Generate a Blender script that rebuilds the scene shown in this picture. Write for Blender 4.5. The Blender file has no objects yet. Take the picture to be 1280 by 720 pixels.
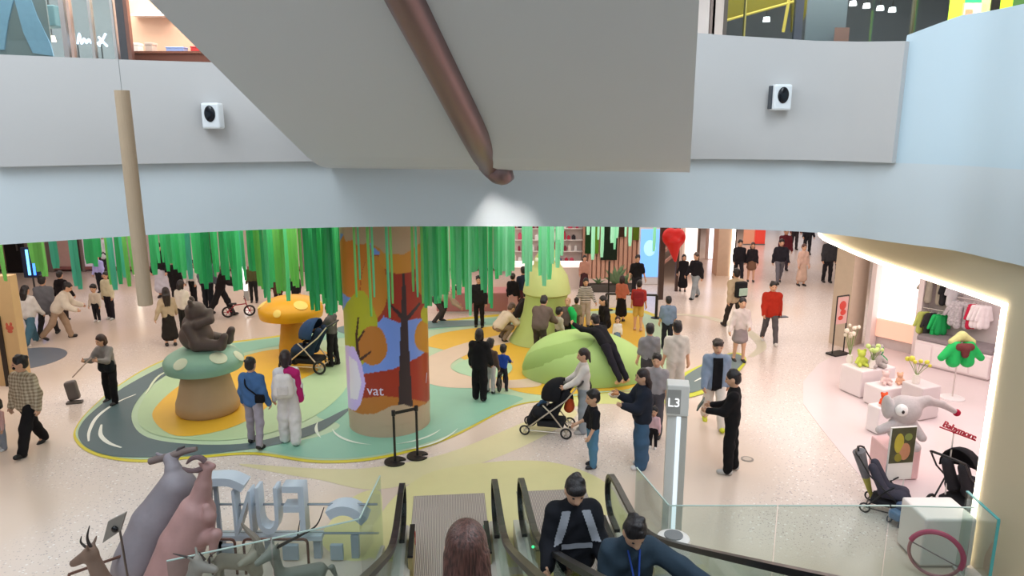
import bpy, bmesh, math, random
import numpy as np
from mathutils import Vector, Matrix

random.seed(7)
S = bpy.context.scene
COL = S.collection
PI = math.pi

# ------------------------------------------------------------------ camera
CAM_H = 5.7
FPX = 910.0
PITCH = math.atan(200.0 / FPX)
SP, CP = math.sin(PITCH), math.cos(PITCH)
cam_d = bpy.data.cameras.new('camera')
cam_d.sensor_width = 36.0
cam_d.lens = 36.0 * FPX / 1280.0
cam_d.clip_start = 0.05
cam_d.clip_end = 300
cam = bpy.data.objects.new('camera', cam_d)
cam.location = (0, 0, CAM_H)
cam.rotation_euler = (PI / 2 - PITCH, 0, 0)
COL.objects.link(cam)
S.camera = cam

# ------------------------------------------------------------------ world, exposure
W = bpy.data.worlds.new('World')
S.world = W
W.use_nodes = True
W.node_tree.nodes['Background'].inputs['Color'].default_value = (0.78, 0.90, 1.0, 1)
W.node_tree.nodes['Background'].inputs['Strength'].default_value = 1.25
S.view_settings.view_transform = 'Standard'
S.view_settings.look = 'None'
S.view_settings.gamma = 1.0
S.view_settings.exposure = 0.0
S.view_settings.use_curve_mapping = False
S.cycles.max_bounces = 7
S.cycles.diffuse_bounces = 4
S.cycles.glossy_bounces = 3
S.cycles.transparent_max_bounces = 12
S.cycles.sample_clamp_indirect = 4.0
S.cycles.caustics_reflective = False
S.cycles.caustics_refractive = False


def area_light(name, loc, sx, sy, power, color=(1, .95, .9), rot=(0, 0, 0), parent=None, spread=PI):
    d = bpy.data.lights.new(name, 'AREA')
    d.shape = 'RECTANGLE'
    d.size, d.size_y = sx, sy
    d.energy = power
    d.color = color
    d.spread = spread
    o = bpy.data.objects.new(name, d)
    o.location = loc
    o.rotation_euler = rot
    COL.objects.link(o)
    if parent:
        o.parent = parent
    return o


# ceiling lighting of the lower mall floor (lamps sit in the ceiling, facing down)
WARM = (1.0, .925, .88)
for (lx, ly, sx, sy, p) in [(-13, 15, 7, 5, 330), (-5, 16, 7, 5, 330), (3, 16, 7, 5, 330), (10.5, 22, 5, 6, 300),
                            (-13, 24, 8, 6, 330), (-4, 24, 8, 6, 330), (5, 25, 8, 6, 330), (12, 34, 6, 10, 420),
                            (-4, 33, 8, 5, 200), (-15, 33, 8, 5, 200)]:
    area_light('ceiling_light_panel', (lx, ly, 4.06), sx, sy, p * .62, WARM)
# fill lights added high over the escalator void to brighten the dark foreground
area_light('void_fill_light', (-6.2, 4.5, 11.4), 4.5, 9, 620, (.86, .94, 1.0))
area_light('void_fill_light', (4.2, 3.5, 11.4), 3, 9, 520, (.86, .94, 1.0))

# ------------------------------------------------------------------ pixel -> place
def ray(px, py):
    xc = (px - 640.0) / FPX
    yc = -(py - 360.0) / FPX
    return Vector((xc, CP + yc * SP, -SP + yc * CP))


def gp(px, py, z=0.0):
    """place on the level plane z under the pixel"""
    d = ray(px, py)
    t = (z - CAM_H) / d.z
    return Vector((d.x * t, d.y * t, z))


def ay(px, py, Y):
    """place on the upright plane Y"""
    d = ray(px, py)
    t = Y / d.y
    return Vector((d.x * t, Y, CAM_H + d.z * t))


# ------------------------------------------------------------------ colours and materials
def C(*c):
    if len(c) == 1:
        h = c[0].lstrip('#')
        c = [int(h[i:i + 2], 16) for i in (0, 2, 4)]
    out = []
    for v in c:
        v = v / 255.0
        out.append(v / 12.92 if v <= .04045 else ((v + .055) / 1.055) ** 2.4)
    return tuple(out)


MATS = {}


def mat(hexc, rough=.7, metal=0.0, noise=.08, nscale=6.0, bump=0.0, bscale=60.0, spec=.4, key=None, emit=None, estr=1.0, trans=0.0):
    k = (hexc, rough, metal, noise, nscale, bump, bscale, spec, emit, estr, trans, key)
    if k in MATS:
        return MATS[k]
    m = bpy.data.materials.new(key or 'surface_' + str(hexc).strip('#'))
    m.use_nodes = True
    nt = m.node_tree
    b = nt.nodes['Principled BSDF']
    c = C(hexc)
    b.inputs['Roughness'].default_value = rough
    b.inputs['Metallic'].default_value = metal
    b.inputs['Specular IOR Level'].default_value = spec
    b.inputs['Base Color'].default_value = (*c, 1)
    if noise > 0:
        tc = nt.nodes.new('ShaderNodeTexCoord')
        n = nt.nodes.new('ShaderNodeTexNoise')
        n.inputs['Scale'].default_value = nscale
        n.inputs['Detail'].default_value = 3
        nt.links.new(tc.outputs['Object'], n.inputs['Vector'])
        mx = nt.nodes.new('ShaderNodeMix')
        mx.data_type = 'RGBA'
        mx.inputs['A'].default_value = (*[v * (1 - noise) for v in c], 1)
        mx.inputs['B'].default_value = (*[min(1, v * (1 + noise)) for v in c], 1)
        nt.links.new(n.outputs['Fac'], mx.inputs['Factor'])
        nt.links.new(mx.outputs['Result'], b.inputs['Base Color'])
        if bump > 0:
            n2 = nt.nodes.new('ShaderNodeTexNoise')
            n2.inputs['Scale'].default_value = bscale
            nt.links.new(tc.outputs['Object'], n2.inputs['Vector'])
            bp = nt.nodes.new('ShaderNodeBump')
            bp.inputs['Strength'].default_value = bump
            bp.inputs['Distance'].default_value = .02
            nt.links.new(n2.outputs['Fac'], bp.inputs['Height'])
            nt.links.new(bp.outputs['Normal'], b.inputs['Normal'])
    if emit:
        b.inputs['Emission Color'].default_value = (*C(emit), 1)
        b.inputs['Emission Strength'].default_value = estr
    MATS[k] = m
    return m


def cloth(h, **k):
    return mat(h, rough=.85, noise=.14, nscale=9, bump=.25, bscale=14, spec=.2, **k)


def plastic(h, rough=.4):
    return mat(h, rough=rough, noise=.03, spec=.5)


def metal(h, rough=.35):
    return mat(h, rough=rough, metal=.85, noise=.05)


def glow(h, s=2.0):
    return mat(h, emit=h, estr=s, noise=0)


def pattern_mat(key, kind, c1, c2, scale):
    """woven patterns: stripes, plaid"""
    if key in MATS:
        return MATS[key]
    m = bpy.data.materials.new(key)
    m.use_nodes = True
    nt = m.node_tree
    b = nt.nodes['Principled BSDF']
    b.inputs['Roughness'].default_value = .85
    tc = nt.nodes.new('ShaderNodeTexCoord')

    def wave(d):
        w = nt.nodes.new('ShaderNodeTexWave')
        w.bands_direction = d
        w.inputs['Scale'].default_value = scale
        nt.links.new(tc.outputs['Object'], w.inputs['Vector'])
        r = nt.nodes.new('ShaderNodeValToRGB')
        r.color_ramp.elements[0].position = .42
        r.color_ramp.elements[1].position = .58
        nt.links.new(w.outputs['Fac'], r.inputs['Fac'])
        return r.outputs['Color']
    f = wave('Z')
    if kind == 'plaid':
        f2 = wave('X')
        ma = nt.nodes.new('ShaderNodeMath')
        ma.operation = 'ADD'
        nt.links.new(f, ma.inputs[0])
        nt.links.new(f2, ma.inputs[1])
        mb = nt.nodes.new('ShaderNodeMath')
        mb.operation = 'MULTIPLY'
        mb.inputs[1].default_value = .5
        nt.links.new(ma.outputs[0], mb.inputs[0])
        f = mb.outputs[0]
    mx = nt.nodes.new('ShaderNodeMix')
    mx.data_type = 'RGBA'
    mx.inputs['A'].default_value = (*C(c1), 1)
    mx.inputs['B'].default_value = (*C(c2), 1)
    nt.links.new(f, mx.inputs['Factor'])
    nt.links.new(mx.outputs['Result'], b.inputs['Base Color'])
    MATS[key] = m
    return m


def glass_mat(key='clear_glass', tint='#DDEBE8', gloss=.06, rough=.02):
    if key in MATS:
        return MATS[key]
    m = bpy.data.materials.new(key)
    m.use_nodes = True
    nt = m.node_tree
    nt.nodes.remove(nt.nodes['Principled BSDF'])
    out = nt.nodes['Material Output']
    tr = nt.nodes.new('ShaderNodeBsdfTransparent')
    tr.inputs['Color'].default_value = (*C(tint), 1)
    gl = nt.nodes.new('ShaderNodeBsdfGlossy')
    gl.inputs['Roughness'].default_value = rough
    fr = nt.nodes.new('ShaderNodeFresnel')
    fr.inputs['IOR'].default_value = 1.18
    ad = nt.nodes.new('ShaderNodeMath')
    ad.inputs[1].default_value = gloss
    sc_ = nt.nodes.new('ShaderNodeMath')
    sc_.operation = 'MULTIPLY'
    sc_.inputs[1].default_value = .3
    nt.links.new(fr.outputs['Fac'], sc_.inputs[0])
    nt.links.new(sc_.outputs[0], ad.inputs[0])
    mx = nt.nodes.new('ShaderNodeMixShader')
    nt.links.new(ad.outputs[0], mx.inputs['Fac'])
    nt.links.new(tr.outputs[0], mx.inputs[1])
    nt.links.new(gl.outputs[0], mx.inputs[2])
    nt.links.new(mx.outputs[0], out.inputs['Surface'])
    MATS[key] = m
    return m


def colattr_mat(key, rough=.4, spec=.4, estr=0.0):
    """flat print carried by a colour attribute"""
    if key in MATS:
        return MATS[key]
    m = bpy.data.materials.new(key)
    m.use_nodes = True
    nt = m.node_tree
    b = nt.nodes['Principled BSDF']
    b.inputs['Roughness'].default_value = rough
    b.inputs['Specular IOR Level'].default_value = spec
    a = nt.nodes.new('ShaderNodeAttribute')
    a.attribute_name = 'print'
    nt.links.new(a.outputs['Color'], b.inputs['Base Color'])
    if estr:
        nt.links.new(a.outputs['Color'], b.inputs['Emission Color'])
        b.inputs['Emission Strength'].default_value = estr
    MATS[key] = m
    return m


# ------------------------------------------------------------------ objects
def me_data(name, V, F, m, smooth=False):
    me = bpy.data.meshes.new(name)
    me.from_pydata([tuple(v) for v in V], [], [tuple(f) for f in F])
    if m:
        me.materials.append(m)
    if smooth:
        me.polygons.foreach_set('use_smooth', [True] * len(me.polygons))
        me.set_sharp_from_angle(angle=math.radians(42))
    me.update()
    return me


def link(name, data, parent=None, loc=(0, 0, 0), rz=0.0):
    o = bpy.data.objects.new(name, data)
    o.location = loc
    o.rotation_euler = (0, 0, rz)
    COL.objects.link(o)
    if parent is not None:
        o.parent = parent
    return o


def tag(o, label, cat, group=None, kind=None):
    o['label'] = label
    o['category'] = cat
    if group:
        o['group'] = group
    if kind:
        o['kind'] = kind
    return o


def thing(name, label, cat, loc=(0, 0, 0), rz=0.0, group=None):
    o = link(name, None, None, loc, rz)
    o.empty_display_size = .2
    return tag(o, label, cat, group)


def struct(name, data, parent=None, label=None):
    o = link(name, data, parent)
    o['kind'] = 'structure'
    if label:
        o['label'] = label
    return o


class MB:
    """collects shapes, builds ONE mesh"""

    def __init__(s):
        s.V, s.F = [], []

    def add(s, V, F):
        n = len(s.V)
        s.V += [tuple(v) for v in V]
        s.F += [tuple(i + n for i in f) for f in F]
        return s

    def box(s, lo, hi, M=None, bev=0.0):
        (x0, y0, z0), (x1, y1, z1) = lo, hi
        if bev > 0:
            b = min(bev, (x1 - x0) / 2.01, (y1 - y0) / 2.01, (z1 - z0) / 2.01)
            V, F = [], []
            bm = bmesh.new()
            bmesh.ops.create_cube(bm, size=1)
            for v in bm.verts:
                v.co = Vector(((x0 + x1) / 2 + v.co.x * (x1 - x0), (y0 + y1) / 2 + v.co.y * (y1 - y0), (z0 + z1) / 2 + v.co.z * (z1 - z0)))
            bmesh.ops.bevel(bm, geom=bm.edges[:], offset=b, segments=2, affect='EDGES', profile=.5)
            bm.verts.index_update()
            V = [v.co.copy() for v in bm.verts]
            F = [[v.index for v in f.verts] for f in bm.faces]
            bm.free()
        else:
            V = [Vector(v) for v in [(x0, y0, z0), (x1, y0, z0), (x1, y1, z0), (x0, y1, z0), (x0, y0, z1), (x1, y0, z1), (x1, y1, z1), (x0, y1, z1)]]
            F = [(0, 3, 2, 1), (4, 5, 6, 7), (0, 1, 5, 4), (1, 2, 6, 5), (2, 3, 7, 6), (3, 0, 4, 7)]
        if M:
            V = [M @ v for v in V]
        return s.add(V, F)

    def tube(s, pts, r, n=8, closed=False, cap=True):
        pts = [Vector(p) for p in pts]
        N = len(pts)
        rs = r if isinstance(r, (list, tuple)) else [r] * N
        V, F = [], []
        up = Vector((0, 0, 1))
        prev = None
        for i, p in enumerate(pts):
            if closed:
                t = (pts[(i + 1) % N] - pts[i - 1])
            else:
                t = pts[min(i + 1, N - 1)] - pts[max(i - 1, 0)]
            if t.length < 1e-9:
                t = Vector((0, 0, 1))
            t.normalize()
            if prev is None:
                a = t.cross(up)
                if a.length < .05:
                    a = t.cross(Vector((1, 0, 0)))
            else:
                a = prev - t * prev.dot(t)
                if a.length < 1e-6:
                    a = t.cross(up)
            a.normalize()
            prev = a
            b = t.cross(a)
            for k in range(n):
                an = 2 * PI * k / n
                V.append(p + (a * math.cos(an) + b * math.sin(an)) * rs[i])
        for i in range(N if closed else N - 1):
            j = (i + 1) % N
            for k in range(n):
                k2 = (k + 1) % n
                F.append((i * n + k, i * n + k2, j * n + k2, j * n + k))
        if cap and not closed:
            F.append(tuple(range(n - 1, -1, -1)))
            F.append(tuple((N - 1) * n + k for k in range(n)))
        return s.add(V, F)

    def ribbon_tube(s, pts, w, h, sidev):
        """rectangular section sweep; sidev = fixed side direction"""
        pts = [Vector(p) for p in pts]
        sd = Vector(sidev).normalized()
        V, F = [], []
        N = len(pts)
        for i, p in enumerate(pts):
            t = (pts[min(i + 1, N - 1)] - pts[max(i - 1, 0)]).normalized()
            u = sd.cross(t).normalized()
            for (a, b) in ((-1, -1), (1, -1), (1, 1), (-1, 1)):
                V.append(p + sd * (a * w / 2) + u * (b * h / 2))
        for i in range(N - 1):
            for k in range(4):
                k2 = (k + 1) % 4
                F.append((i * 4 + k, i * 4 + k2, i * 4 + 4 + k2, i * 4 + 4 + k))
        F.append((3, 2, 1, 0))
        F.append(tuple((N - 1) * 4 + k for k in range(4)))
        return s.add(V, F)

    def lathe(s, prof, n=24, c=(0, 0, 0), wob=None):
        V, F = [], []
        m = len(prof)
        for k in range(n):
            a = 2 * PI * k / n
            for (r, z) in prof:
                V.append(Vector((c[0] + r * math.cos(a), c[1] + r * math.sin(a), c[2] + z)))
        for k in range(n):
            k2 = (k + 1) % n
            for j in range(m - 1):
                F.append((k * m + j, k2 * m + j, k2 * m + j + 1, k * m + j + 1))
        F.append(tuple(k * m for k in range(n - 1, -1, -1)))
        F.append(tuple(k * m + m - 1 for k in range(n)))
        return s.add(V, F)

    def prism(s, poly, z0, z1, M=None):
        n = len(poly)
        V = [Vector((p[0], p[1], z0)) for p in poly] + [Vector((p[0], p[1], z1)) for p in poly]
        F = [tuple(range(n - 1, -1, -1)), tuple(range(n, 2 * n))]
        F += [(i, (i + 1) % n, n + (i + 1) % n, n + i) for i in range(n)]
        if M:
            V = [M @ v for v in V]
        return s.add(V, F)

    def ball(s, c, r, seg=12, rings=8):
        r = r if isinstance(r, (tuple, list)) else (r, r, r)
        V, F = [], []
        c = Vector(c)
        for i in range(rings + 1):
            th = PI * i / rings
            for k in range(seg):
                a = 2 * PI * k / seg
                V.append(c + Vector((r[0] * math.sin(th) * math.cos(a), r[1] * math.sin(th) * math.sin(a), r[2] * math.cos(th))))
        for i in range(rings):
            for k in range(seg):
                k2 = (k + 1) % seg
                F.append((i * seg + k, (i + 1) * seg + k, (i + 1) * seg + k2, i * seg + k2))
        return s.add(V, F)

    def data(s, name, m, smooth=False):
        return me_data(name, s.V, s.F, m, smooth)

    def build(s, name, m, parent=None, smooth=False, loc=(0, 0, 0), rz=0.0):
        return link(name, s.data(name, m, smooth), parent, loc, rz)


def copy_tree(o, parent=None):
    c = o.copy()
    COL.objects.link(c)
    c.parent = parent
    for ch in o.children:
        copy_tree(ch, c)
    return c


def catmull(pts, n=6, closed=True):
    P = [Vector((p[0], p[1], 0)) if len(p) == 2 else Vector(p) for p in pts]
    N = len(P)
    out = []
    rng = range(N) if closed else range(N - 1)
    for i in rng:
        if closed:
            p0, p1, p2, p3 = P[i - 1], P[i], P[(i + 1) % N], P[(i + 2) % N]
        else:
            p0, p1, p2, p3 = P[max(i - 1, 0)], P[i], P[i + 1], P[min(i + 2, N - 1)]
        for k in range(n):
            t = k / n
            out.append(.5 * ((2 * p1) + (p2 - p0) * t + (2 * p0 - 5 * p1 + 4 * p2 - p3) * t * t + (3 * p1 - p0 - 3 * p2 + p3) * t ** 3))
    if not closed:
        out.append(P[-1])
    return out


def text_data(txt, size, ext, m, bev=0.0):
    cu = bpy.data.curves.new('lettering', 'FONT')
    cu.body = txt
    cu.size = size
    cu.extrude = ext
    cu.bevel_depth = bev
    cu.align_x = 'CENTER'
    o = bpy.data.objects.new('lettering', cu)
    COL.objects.link(o)
    dg = bpy.context.evaluated_depsgraph_get()
    dg.update()
    me = bpy.data.meshes.new_from_object(o.evaluated_get(dg))
    bpy.data.objects.remove(o)
    bpy.data.curves.remove(cu)
    me.materials.clear()
    me.materials.append(m)
    return me


# ------------------------------------------------------------------ soft bodies: smooth unions turned into one surface
def soft(prims, vox=.02, k=.03):
    """prims: ('c', a, b, ra, rb) tapered capsules, ('e', centre, radii, Matrix3 or None) ellipsoids, ('-e', ...) carved away"""
    los, his = [], []
    for p in prims:
        if p[0] == 'c':
            a, b, ra, rb = np.array(p[1], float), np.array(p[2], float), p[3], p[4]
            los.append(np.minimum(a - ra, b - rb))
            his.append(np.maximum(a + ra, b + rb))
        elif p[0] == 'e':
            c, r = np.array(p[1], float), np.array(p[2], float)
            R = r if p[3] is None else np.array([r.max()] * 3)
            los.append(c - R)
            his.append(c + R)
    lo = np.min(los, 0) - 2.5 * vox
    hi = np.max(his, 0) + 2.5 * vox
    n = np.ceil((hi - lo) / vox).astype(int) + 1
    D = np.full(n, .3, np.float32)
    ax = [lo[i] + vox * np.arange(n[i]) for i in range(3)]
    mrg = k + 2.5 * vox
    for p in prims:
        if p[0] == 'c':
            a, b, ra, rb = np.array(p[1], float), np.array(p[2], float), p[3], p[4]
            l, h = np.minimum(a - ra, b - rb), np.maximum(a + ra, b + rb)
        else:
            c, r = np.array(p[1], float), np.array(p[2], float)
            R = r if p[3] is None else np.array([r.max()] * 3)
            l, h = c - R, c + R
        i0 = np.clip(np.floor((l - mrg - lo) / vox).astype(int), 0, n - 1)
        i1 = np.clip(np.ceil((h + mrg - lo) / vox).astype(int) + 1, 1, n)
        if (i1 <= i0).any():
            continue
        X = ax[0][i0[0]:i1[0]][:, None, None]
        Y = ax[1][i0[1]:i1[1]][None, :, None]
        Z = ax[2][i0[2]:i1[2]][None, None, :]
        if p[0] == 'c':
            ba = b - a
            L = max(float(ba @ ba), 1e-9)
            t = np.clip(((X - a[0]) * ba[0] + (Y - a[1]) * ba[1] + (Z - a[2]) * ba[2]) / L, 0, 1)
            d = np.sqrt((X - a[0] - t * ba[0]) ** 2 + (Y - a[1] - t * ba[1]) ** 2 + (Z - a[2] - t * ba[2]) ** 2) - (ra + (rb - ra) * t)
        else:
            dx, dy, dz = X - c[0], Y - c[1], Z - c[2]
            if p[3] is not None:
                M = p[3]
                q = [dx * M[0][j] + dy * M[1][j] + dz * M[2][j] for j in range(3)]
            else:
                q = [dx, dy, dz]
            qq = np.sqrt((q[0] / r[0]) ** 2 + (q[1] / r[1]) ** 2 + (q[2] / r[2]) ** 2)
            gg = np.sqrt((q[0] / r[0] ** 2) ** 2 + (q[1] / r[1] ** 2) ** 2 + (q[2] / r[2] ** 2) ** 2) + 1e-6
            d = qq * (qq - 1.0) / gg
        sl = (slice(i0[0], i1[0]), slice(i0[1], i1[1]), slice(i0[2], i1[2]))
        o = D[sl]
        if p[0] == '-e':
            D[sl] = np.maximum(o, -d)
        else:
            hh = np.clip(.5 + .5 * (d - o) / k, 0, 1)
            D[sl] = d * (1 - hh) + o * hh - k * hh * (1 - hh)
    # surface nets
    ins = D < 0
    cs = np.zeros(np.array(n) - 1, np.int8)
    for dx in (0, 1):
        for dy in (0, 1):
            for dz in (0, 1):
                cs += ins[dx:n[0] - 1 + dx, dy:n[1] - 1 + dy, dz:n[2] - 1 + dz]
    act = (cs > 0) & (cs < 8)
    idx = np.full(act.shape, -1, np.int64)
    ca = np.argwhere(act)
    idx[act] = np.arange(len(ca))
    acc = np.zeros((len(ca), 3))
    cnt = np.zeros(len(ca))
    for axis in range(3):
        for u in (0, 1):
            for v in (0, 1):
                o0 = np.zeros(3, int)
                oth = [i for i in range(3) if i != axis]
                o0[oth[0]], o0[oth[1]] = u, v
                o1 = o0.copy()
                o1[axis] = 1
                a0 = D[tuple((ca + o0).T)]
                a1 = D[tuple((ca + o1).T)]
                cr = (a0 < 0) != (a1 < 0)
                t = np.where(cr, a0 / np.where(cr, a0 - a1, 1), 0)
                pt = np.tile(o0.astype(float), (len(ca), 1))
                pt[:, axis] += t
                acc[cr] += pt[cr]
                cnt[cr] += 1
    V = lo + vox * (ca + acc / np.maximum(cnt, 1)[:, None])
    F = []
    for axis in range(3):
        o = [i for i in range(3) if i != axis]
        sl0 = [slice(1, -1)] * 3
        sl1 = [slice(1, -1)] * 3
        sl0[axis] = slice(0, -1)
        sl1[axis] = slice(1, None)
        a0, a1 = ins[tuple(sl0)], ins[tuple(sl1)]
        cr = np.argwhere(a0 != a1)
        if len(cr) == 0:
            continue
        neg = a0[tuple(cr.T)]
        base = cr.copy()
        for q in o:
            base[:, q] += 1
        ids = []
        for (u, v) in ((0, 0), (1, 0), (1, 1), (0, 1)):
            c = base.copy()
            c[:, o[0]] -= u
            c[:, o[1]] -= v
            ids.append(idx[tuple(c.T)])
        q = np.stack(ids, 1)
        flip = neg if axis != 1 else ~neg
        q[~flip] = q[~flip][:, ::-1]
        F.append(q)
    F = np.concatenate(F)
    F = F[(F >= 0).all(1)]
    return V, F


def soft_data(name, prims, m, vox=.02, k=.03, extra=None, fold=0.0, seed=0):
    V, F = soft(prims, vox, k)
    if fold:
        x, y, z = V[:, 0].copy(), V[:, 1].copy(), V[:, 2].copy()
        w1 = np.sin(34 * z + 3.2 * np.sin(11 * x + seed) + seed)
        w2 = np.sin(21 * x + 26 * z * np.sin(seed + 1.3) + 2 * seed)
        V[:, 1] += fold * (.7 * w1 + .5 * w2)
        V[:, 0] += fold * .6 * np.sin(29 * z + 9 * y + 1.7 * seed)
        V[:, 2] += fold * .4 * w2
    nv, nf = len(V), len(F)
    V = V.astype(np.float32)
    loops = F.ravel().astype(np.int32)
    starts = (np.arange(nf) * 4).astype(np.int32)
    if extra is not None and extra.V:
        eV = np.array([tuple(v) for v in extra.V], np.float32)
        V = np.concatenate([V, eV])
        el, es, pos = [], [], len(loops)
        for f in extra.F:
            es.append(pos)
            pos += len(f)
            el += [i + nv for i in f]
        loops = np.concatenate([loops, np.array(el, np.int32)])
        starts = np.concatenate([starts, np.array(es, np.int32)])
    me = bpy.data.meshes.new(name)
    me.vertices.add(len(V))
    me.vertices.foreach_set('co', V.ravel())
    me.loops.add(len(loops))
    me.loops.foreach_set('vertex_index', loops)
    me.polygons.add(len(starts))
    me.polygons.foreach_set('loop_start', starts)
    me.update(calc_edges=True)
    me.validate()
    me.polygons.foreach_set('use_smooth', [True] * len(me.polygons))
    if m:
        me.materials.append(m)
    return me
# ================================================================== STRUCTURE
CEIL = 4.1
L4 = 5.6
M_WHITE = mat('#D0D9DE', rough=.65, noise=.02, nscale=.6)
M_UP = mat('#C2C0BF', rough=.6, noise=.02, nscale=.6)
M_GREY = mat('#D2D7DB', rough=.6, noise=.02, nscale=.5)
M_TAN = mat('#CDBFA3', rough=.6, noise=.03, nscale=.8)
M_PINKW = mat('#D9B9AE', rough=.6, noise=.04)
M_LED = glow('#FFF3DC', 5.0)


def floor_mat():
    m = bpy.data.materials.new('terrazzo_floor')
    m.use_nodes = True
    nt = m.node_tree
    b = nt.nodes['Principled BSDF']
    b.inputs['Roughness'].default_value = .22
    b.inputs['Specular IOR Level'].default_value = .45
    tc = nt.nodes.new('ShaderNodeTexCoord')
    big = nt.nodes.new('ShaderNodeTexNoise')
    big.inputs['Scale'].default_value = .22
    big.inputs['Detail'].default_value = 1
    nt.links.new(tc.outputs['Object'], big.inputs['Vector'])
    rb = nt.nodes.new('ShaderNodeValToRGB')
    rb.color_ramp.elements[0].position = .42
    rb.color_ramp.elements[1].position = .58
    rb.color_ramp.elements[0].color = (*C('#DCC8B8'), 1)
    rb.color_ramp.elements[1].color = (*C('#E0D2CA'), 1)
    nt.links.new(big.outputs['Fac'], rb.inputs['Fac'])
    cur = rb.outputs['Color']
    for (sc, thr, col) in ((15.0, .17, '#B9ABAA'), (21.0, .14, '#A3938C'), (11.0, .16, '#F2EBE6')):
        vo = nt.nodes.new('ShaderNodeTexVoronoi')
        vo.inputs['Scale'].default_value = sc
        nt.links.new(tc.outputs['Object'], vo.inputs['Vector'])
        r = nt.nodes.new('ShaderNodeValToRGB')
        r.color_ramp.elements[0].position = thr
        r.color_ramp.elements[1].position = thr + .05
        r.color_ramp.elements[0].color = (1, 1, 1, 1)
        r.color_ramp.elements[1].color = (0, 0, 0, 1)
        nt.links.new(vo.outputs['Distance'], r.inputs['Fac'])
        mk = nt.nodes.new('ShaderNodeMath')
        mk.operation = 'MULTIPLY'
        rm = nt.nodes.new('ShaderNodeValToRGB')
        rm.color_ramp.elements[0].position = .44
        rm.color_ramp.elements[1].position = .54
        nt.links.new(big.outputs['Fac'], rm.inputs['Fac'])
        nt.links.new(r.outputs['Color'], mk.inputs[0])
        nt.links.new(rm.outputs['Color'], mk.inputs[1])
        mx = nt.nodes.new('ShaderNodeMix')
        mx.data_type = 'RGBA'
        nt.links.new(mk.outputs[0], mx.inputs['Factor'])
        nt.links.new(cur, mx.inputs['A'])
        mx.inputs['B'].default_value = (*C(col), 1)
        cur = mx.outputs['Result']
    nt.links.new(cur, b.inputs['Base Color'])
    return m


fl = MB().box((-34, -8, -.3), (34, 62, 0)).data('floor', floor_mat())
struct('floor', fl)

# edge of the upper floor seen from below: bottom line of the white band, traced along the void
EDGE = [(-60, 310), (0, 306), (60, 302), (120, 298), (180, 294), (240, 291), (340, 286.5), (430, 284), (530, 283), (640, 283),
        (760, 283.5), (900, 286), (1000, 289.5), (1060, 295), (1095, 300), (1192, 313), (1280, 333)]


def edge_pt(px):
    for (a, ya), (b, yb) in zip(EDGE, EDGE[1:]):
        if a <= px <= b:
            return gp(px, ya + (yb - ya) * (px - a) / (b - a), CEIL)
    return gp(px, EDGE[0][1], CEIL)


path = [Vector((-9.6, -6, CEIL)), Vector((-9.5, 3, CEIL)), Vector((-9.0, 7.0, CEIL))]
path += [edge_pt(p) for p in (-60, 0, 60, 120, 180, 240, 340, 430, 530, 640, 760, 900, 1000, 1060, 1095, 1140, 1192, 1240, 1280)]
path += [Vector((6.1, 7.0, CEIL)), Vector((6.15, 3, CEIL)), Vector((6.15, -6, CEIL))]
path = catmull(path, 4, closed=False)


def band(pts, z0, z1, th, m, name, ztop=None):
    """upright band following pts, thickness th away from the void"""
    V, F = [], []
    N = len(pts)
    for i, p in enumerate(pts):
        t = (pts[min(i + 1, N - 1)] - pts[max(i - 1, 0)])
        nrm = Vector((-t.y, t.x, 0)).normalized()
        zt = ztop(i / (N - 1)) if ztop else z1
        q = p + nrm * th
        V += [(p.x, p.y, z0), (p.x, p.y, zt), (q.x, q.y, zt), (q.x, q.y, z0)]
    for i in range(N - 1):
        for k in range(4):
            k2 = (k + 1) % 4
            F.append((i * 4 + k, i * 4 + k2, i * 4 + 4 + k2, i * 4 + 4 + k))
    F += [(0, 1, 2, 3), tuple((N - 1) * 4 + k for k in (3, 2, 1, 0))]
    return me_data(name, V, F, m, True)


struct('wall_fascia', band(path, CEIL, 5.22, .25, M_WHITE, 'wall_fascia'))
M_BLUEW = mat('#C8DBE5', rough=.65, noise=.02, nscale=.6)
cR = edge_pt(1105)
rightp = [p for p in path if p.x > 4.5 and p.y < cR.y]
struct('wall_right', band([Vector((cR.x, cR.y, CEIL))] + rightp, 5.22, 6.9, .25, M_BLUEW, 'wall_right', ztop=lambda t: 6.9 + min(.22, t * 1.0)))
cL = edge_pt(8)
leftp = [p for p in path if p.x < cL.x - .02 and p.x < -4]
struct('wall_left', band(leftp + [Vector((cL.x, cL.y, CEIL))], 5.22, 6.8, .25, M_BLUEW, 'wall_left'))


def inset(px):
    p = edge_pt(px)
    r = Vector((-p.x, -p.y, 0)).normalized()
    return p + r * .12


lp = [inset(x) for x in range(10, 500, 35)]
struct('wall_parapet_left', band(lp, 5.18, 6.66, .3, M_UP, 'wall_parapet_left'))
rp = [inset(x) for x in (850, 900, 950, 1000, 1050, 1104)]
struct('wall_parapet_right', band(rp, 5.22, 7, .3, M_UP, 'wall_parapet_right', ztop=lambda t: 7.13 - .28 * t))

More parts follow.
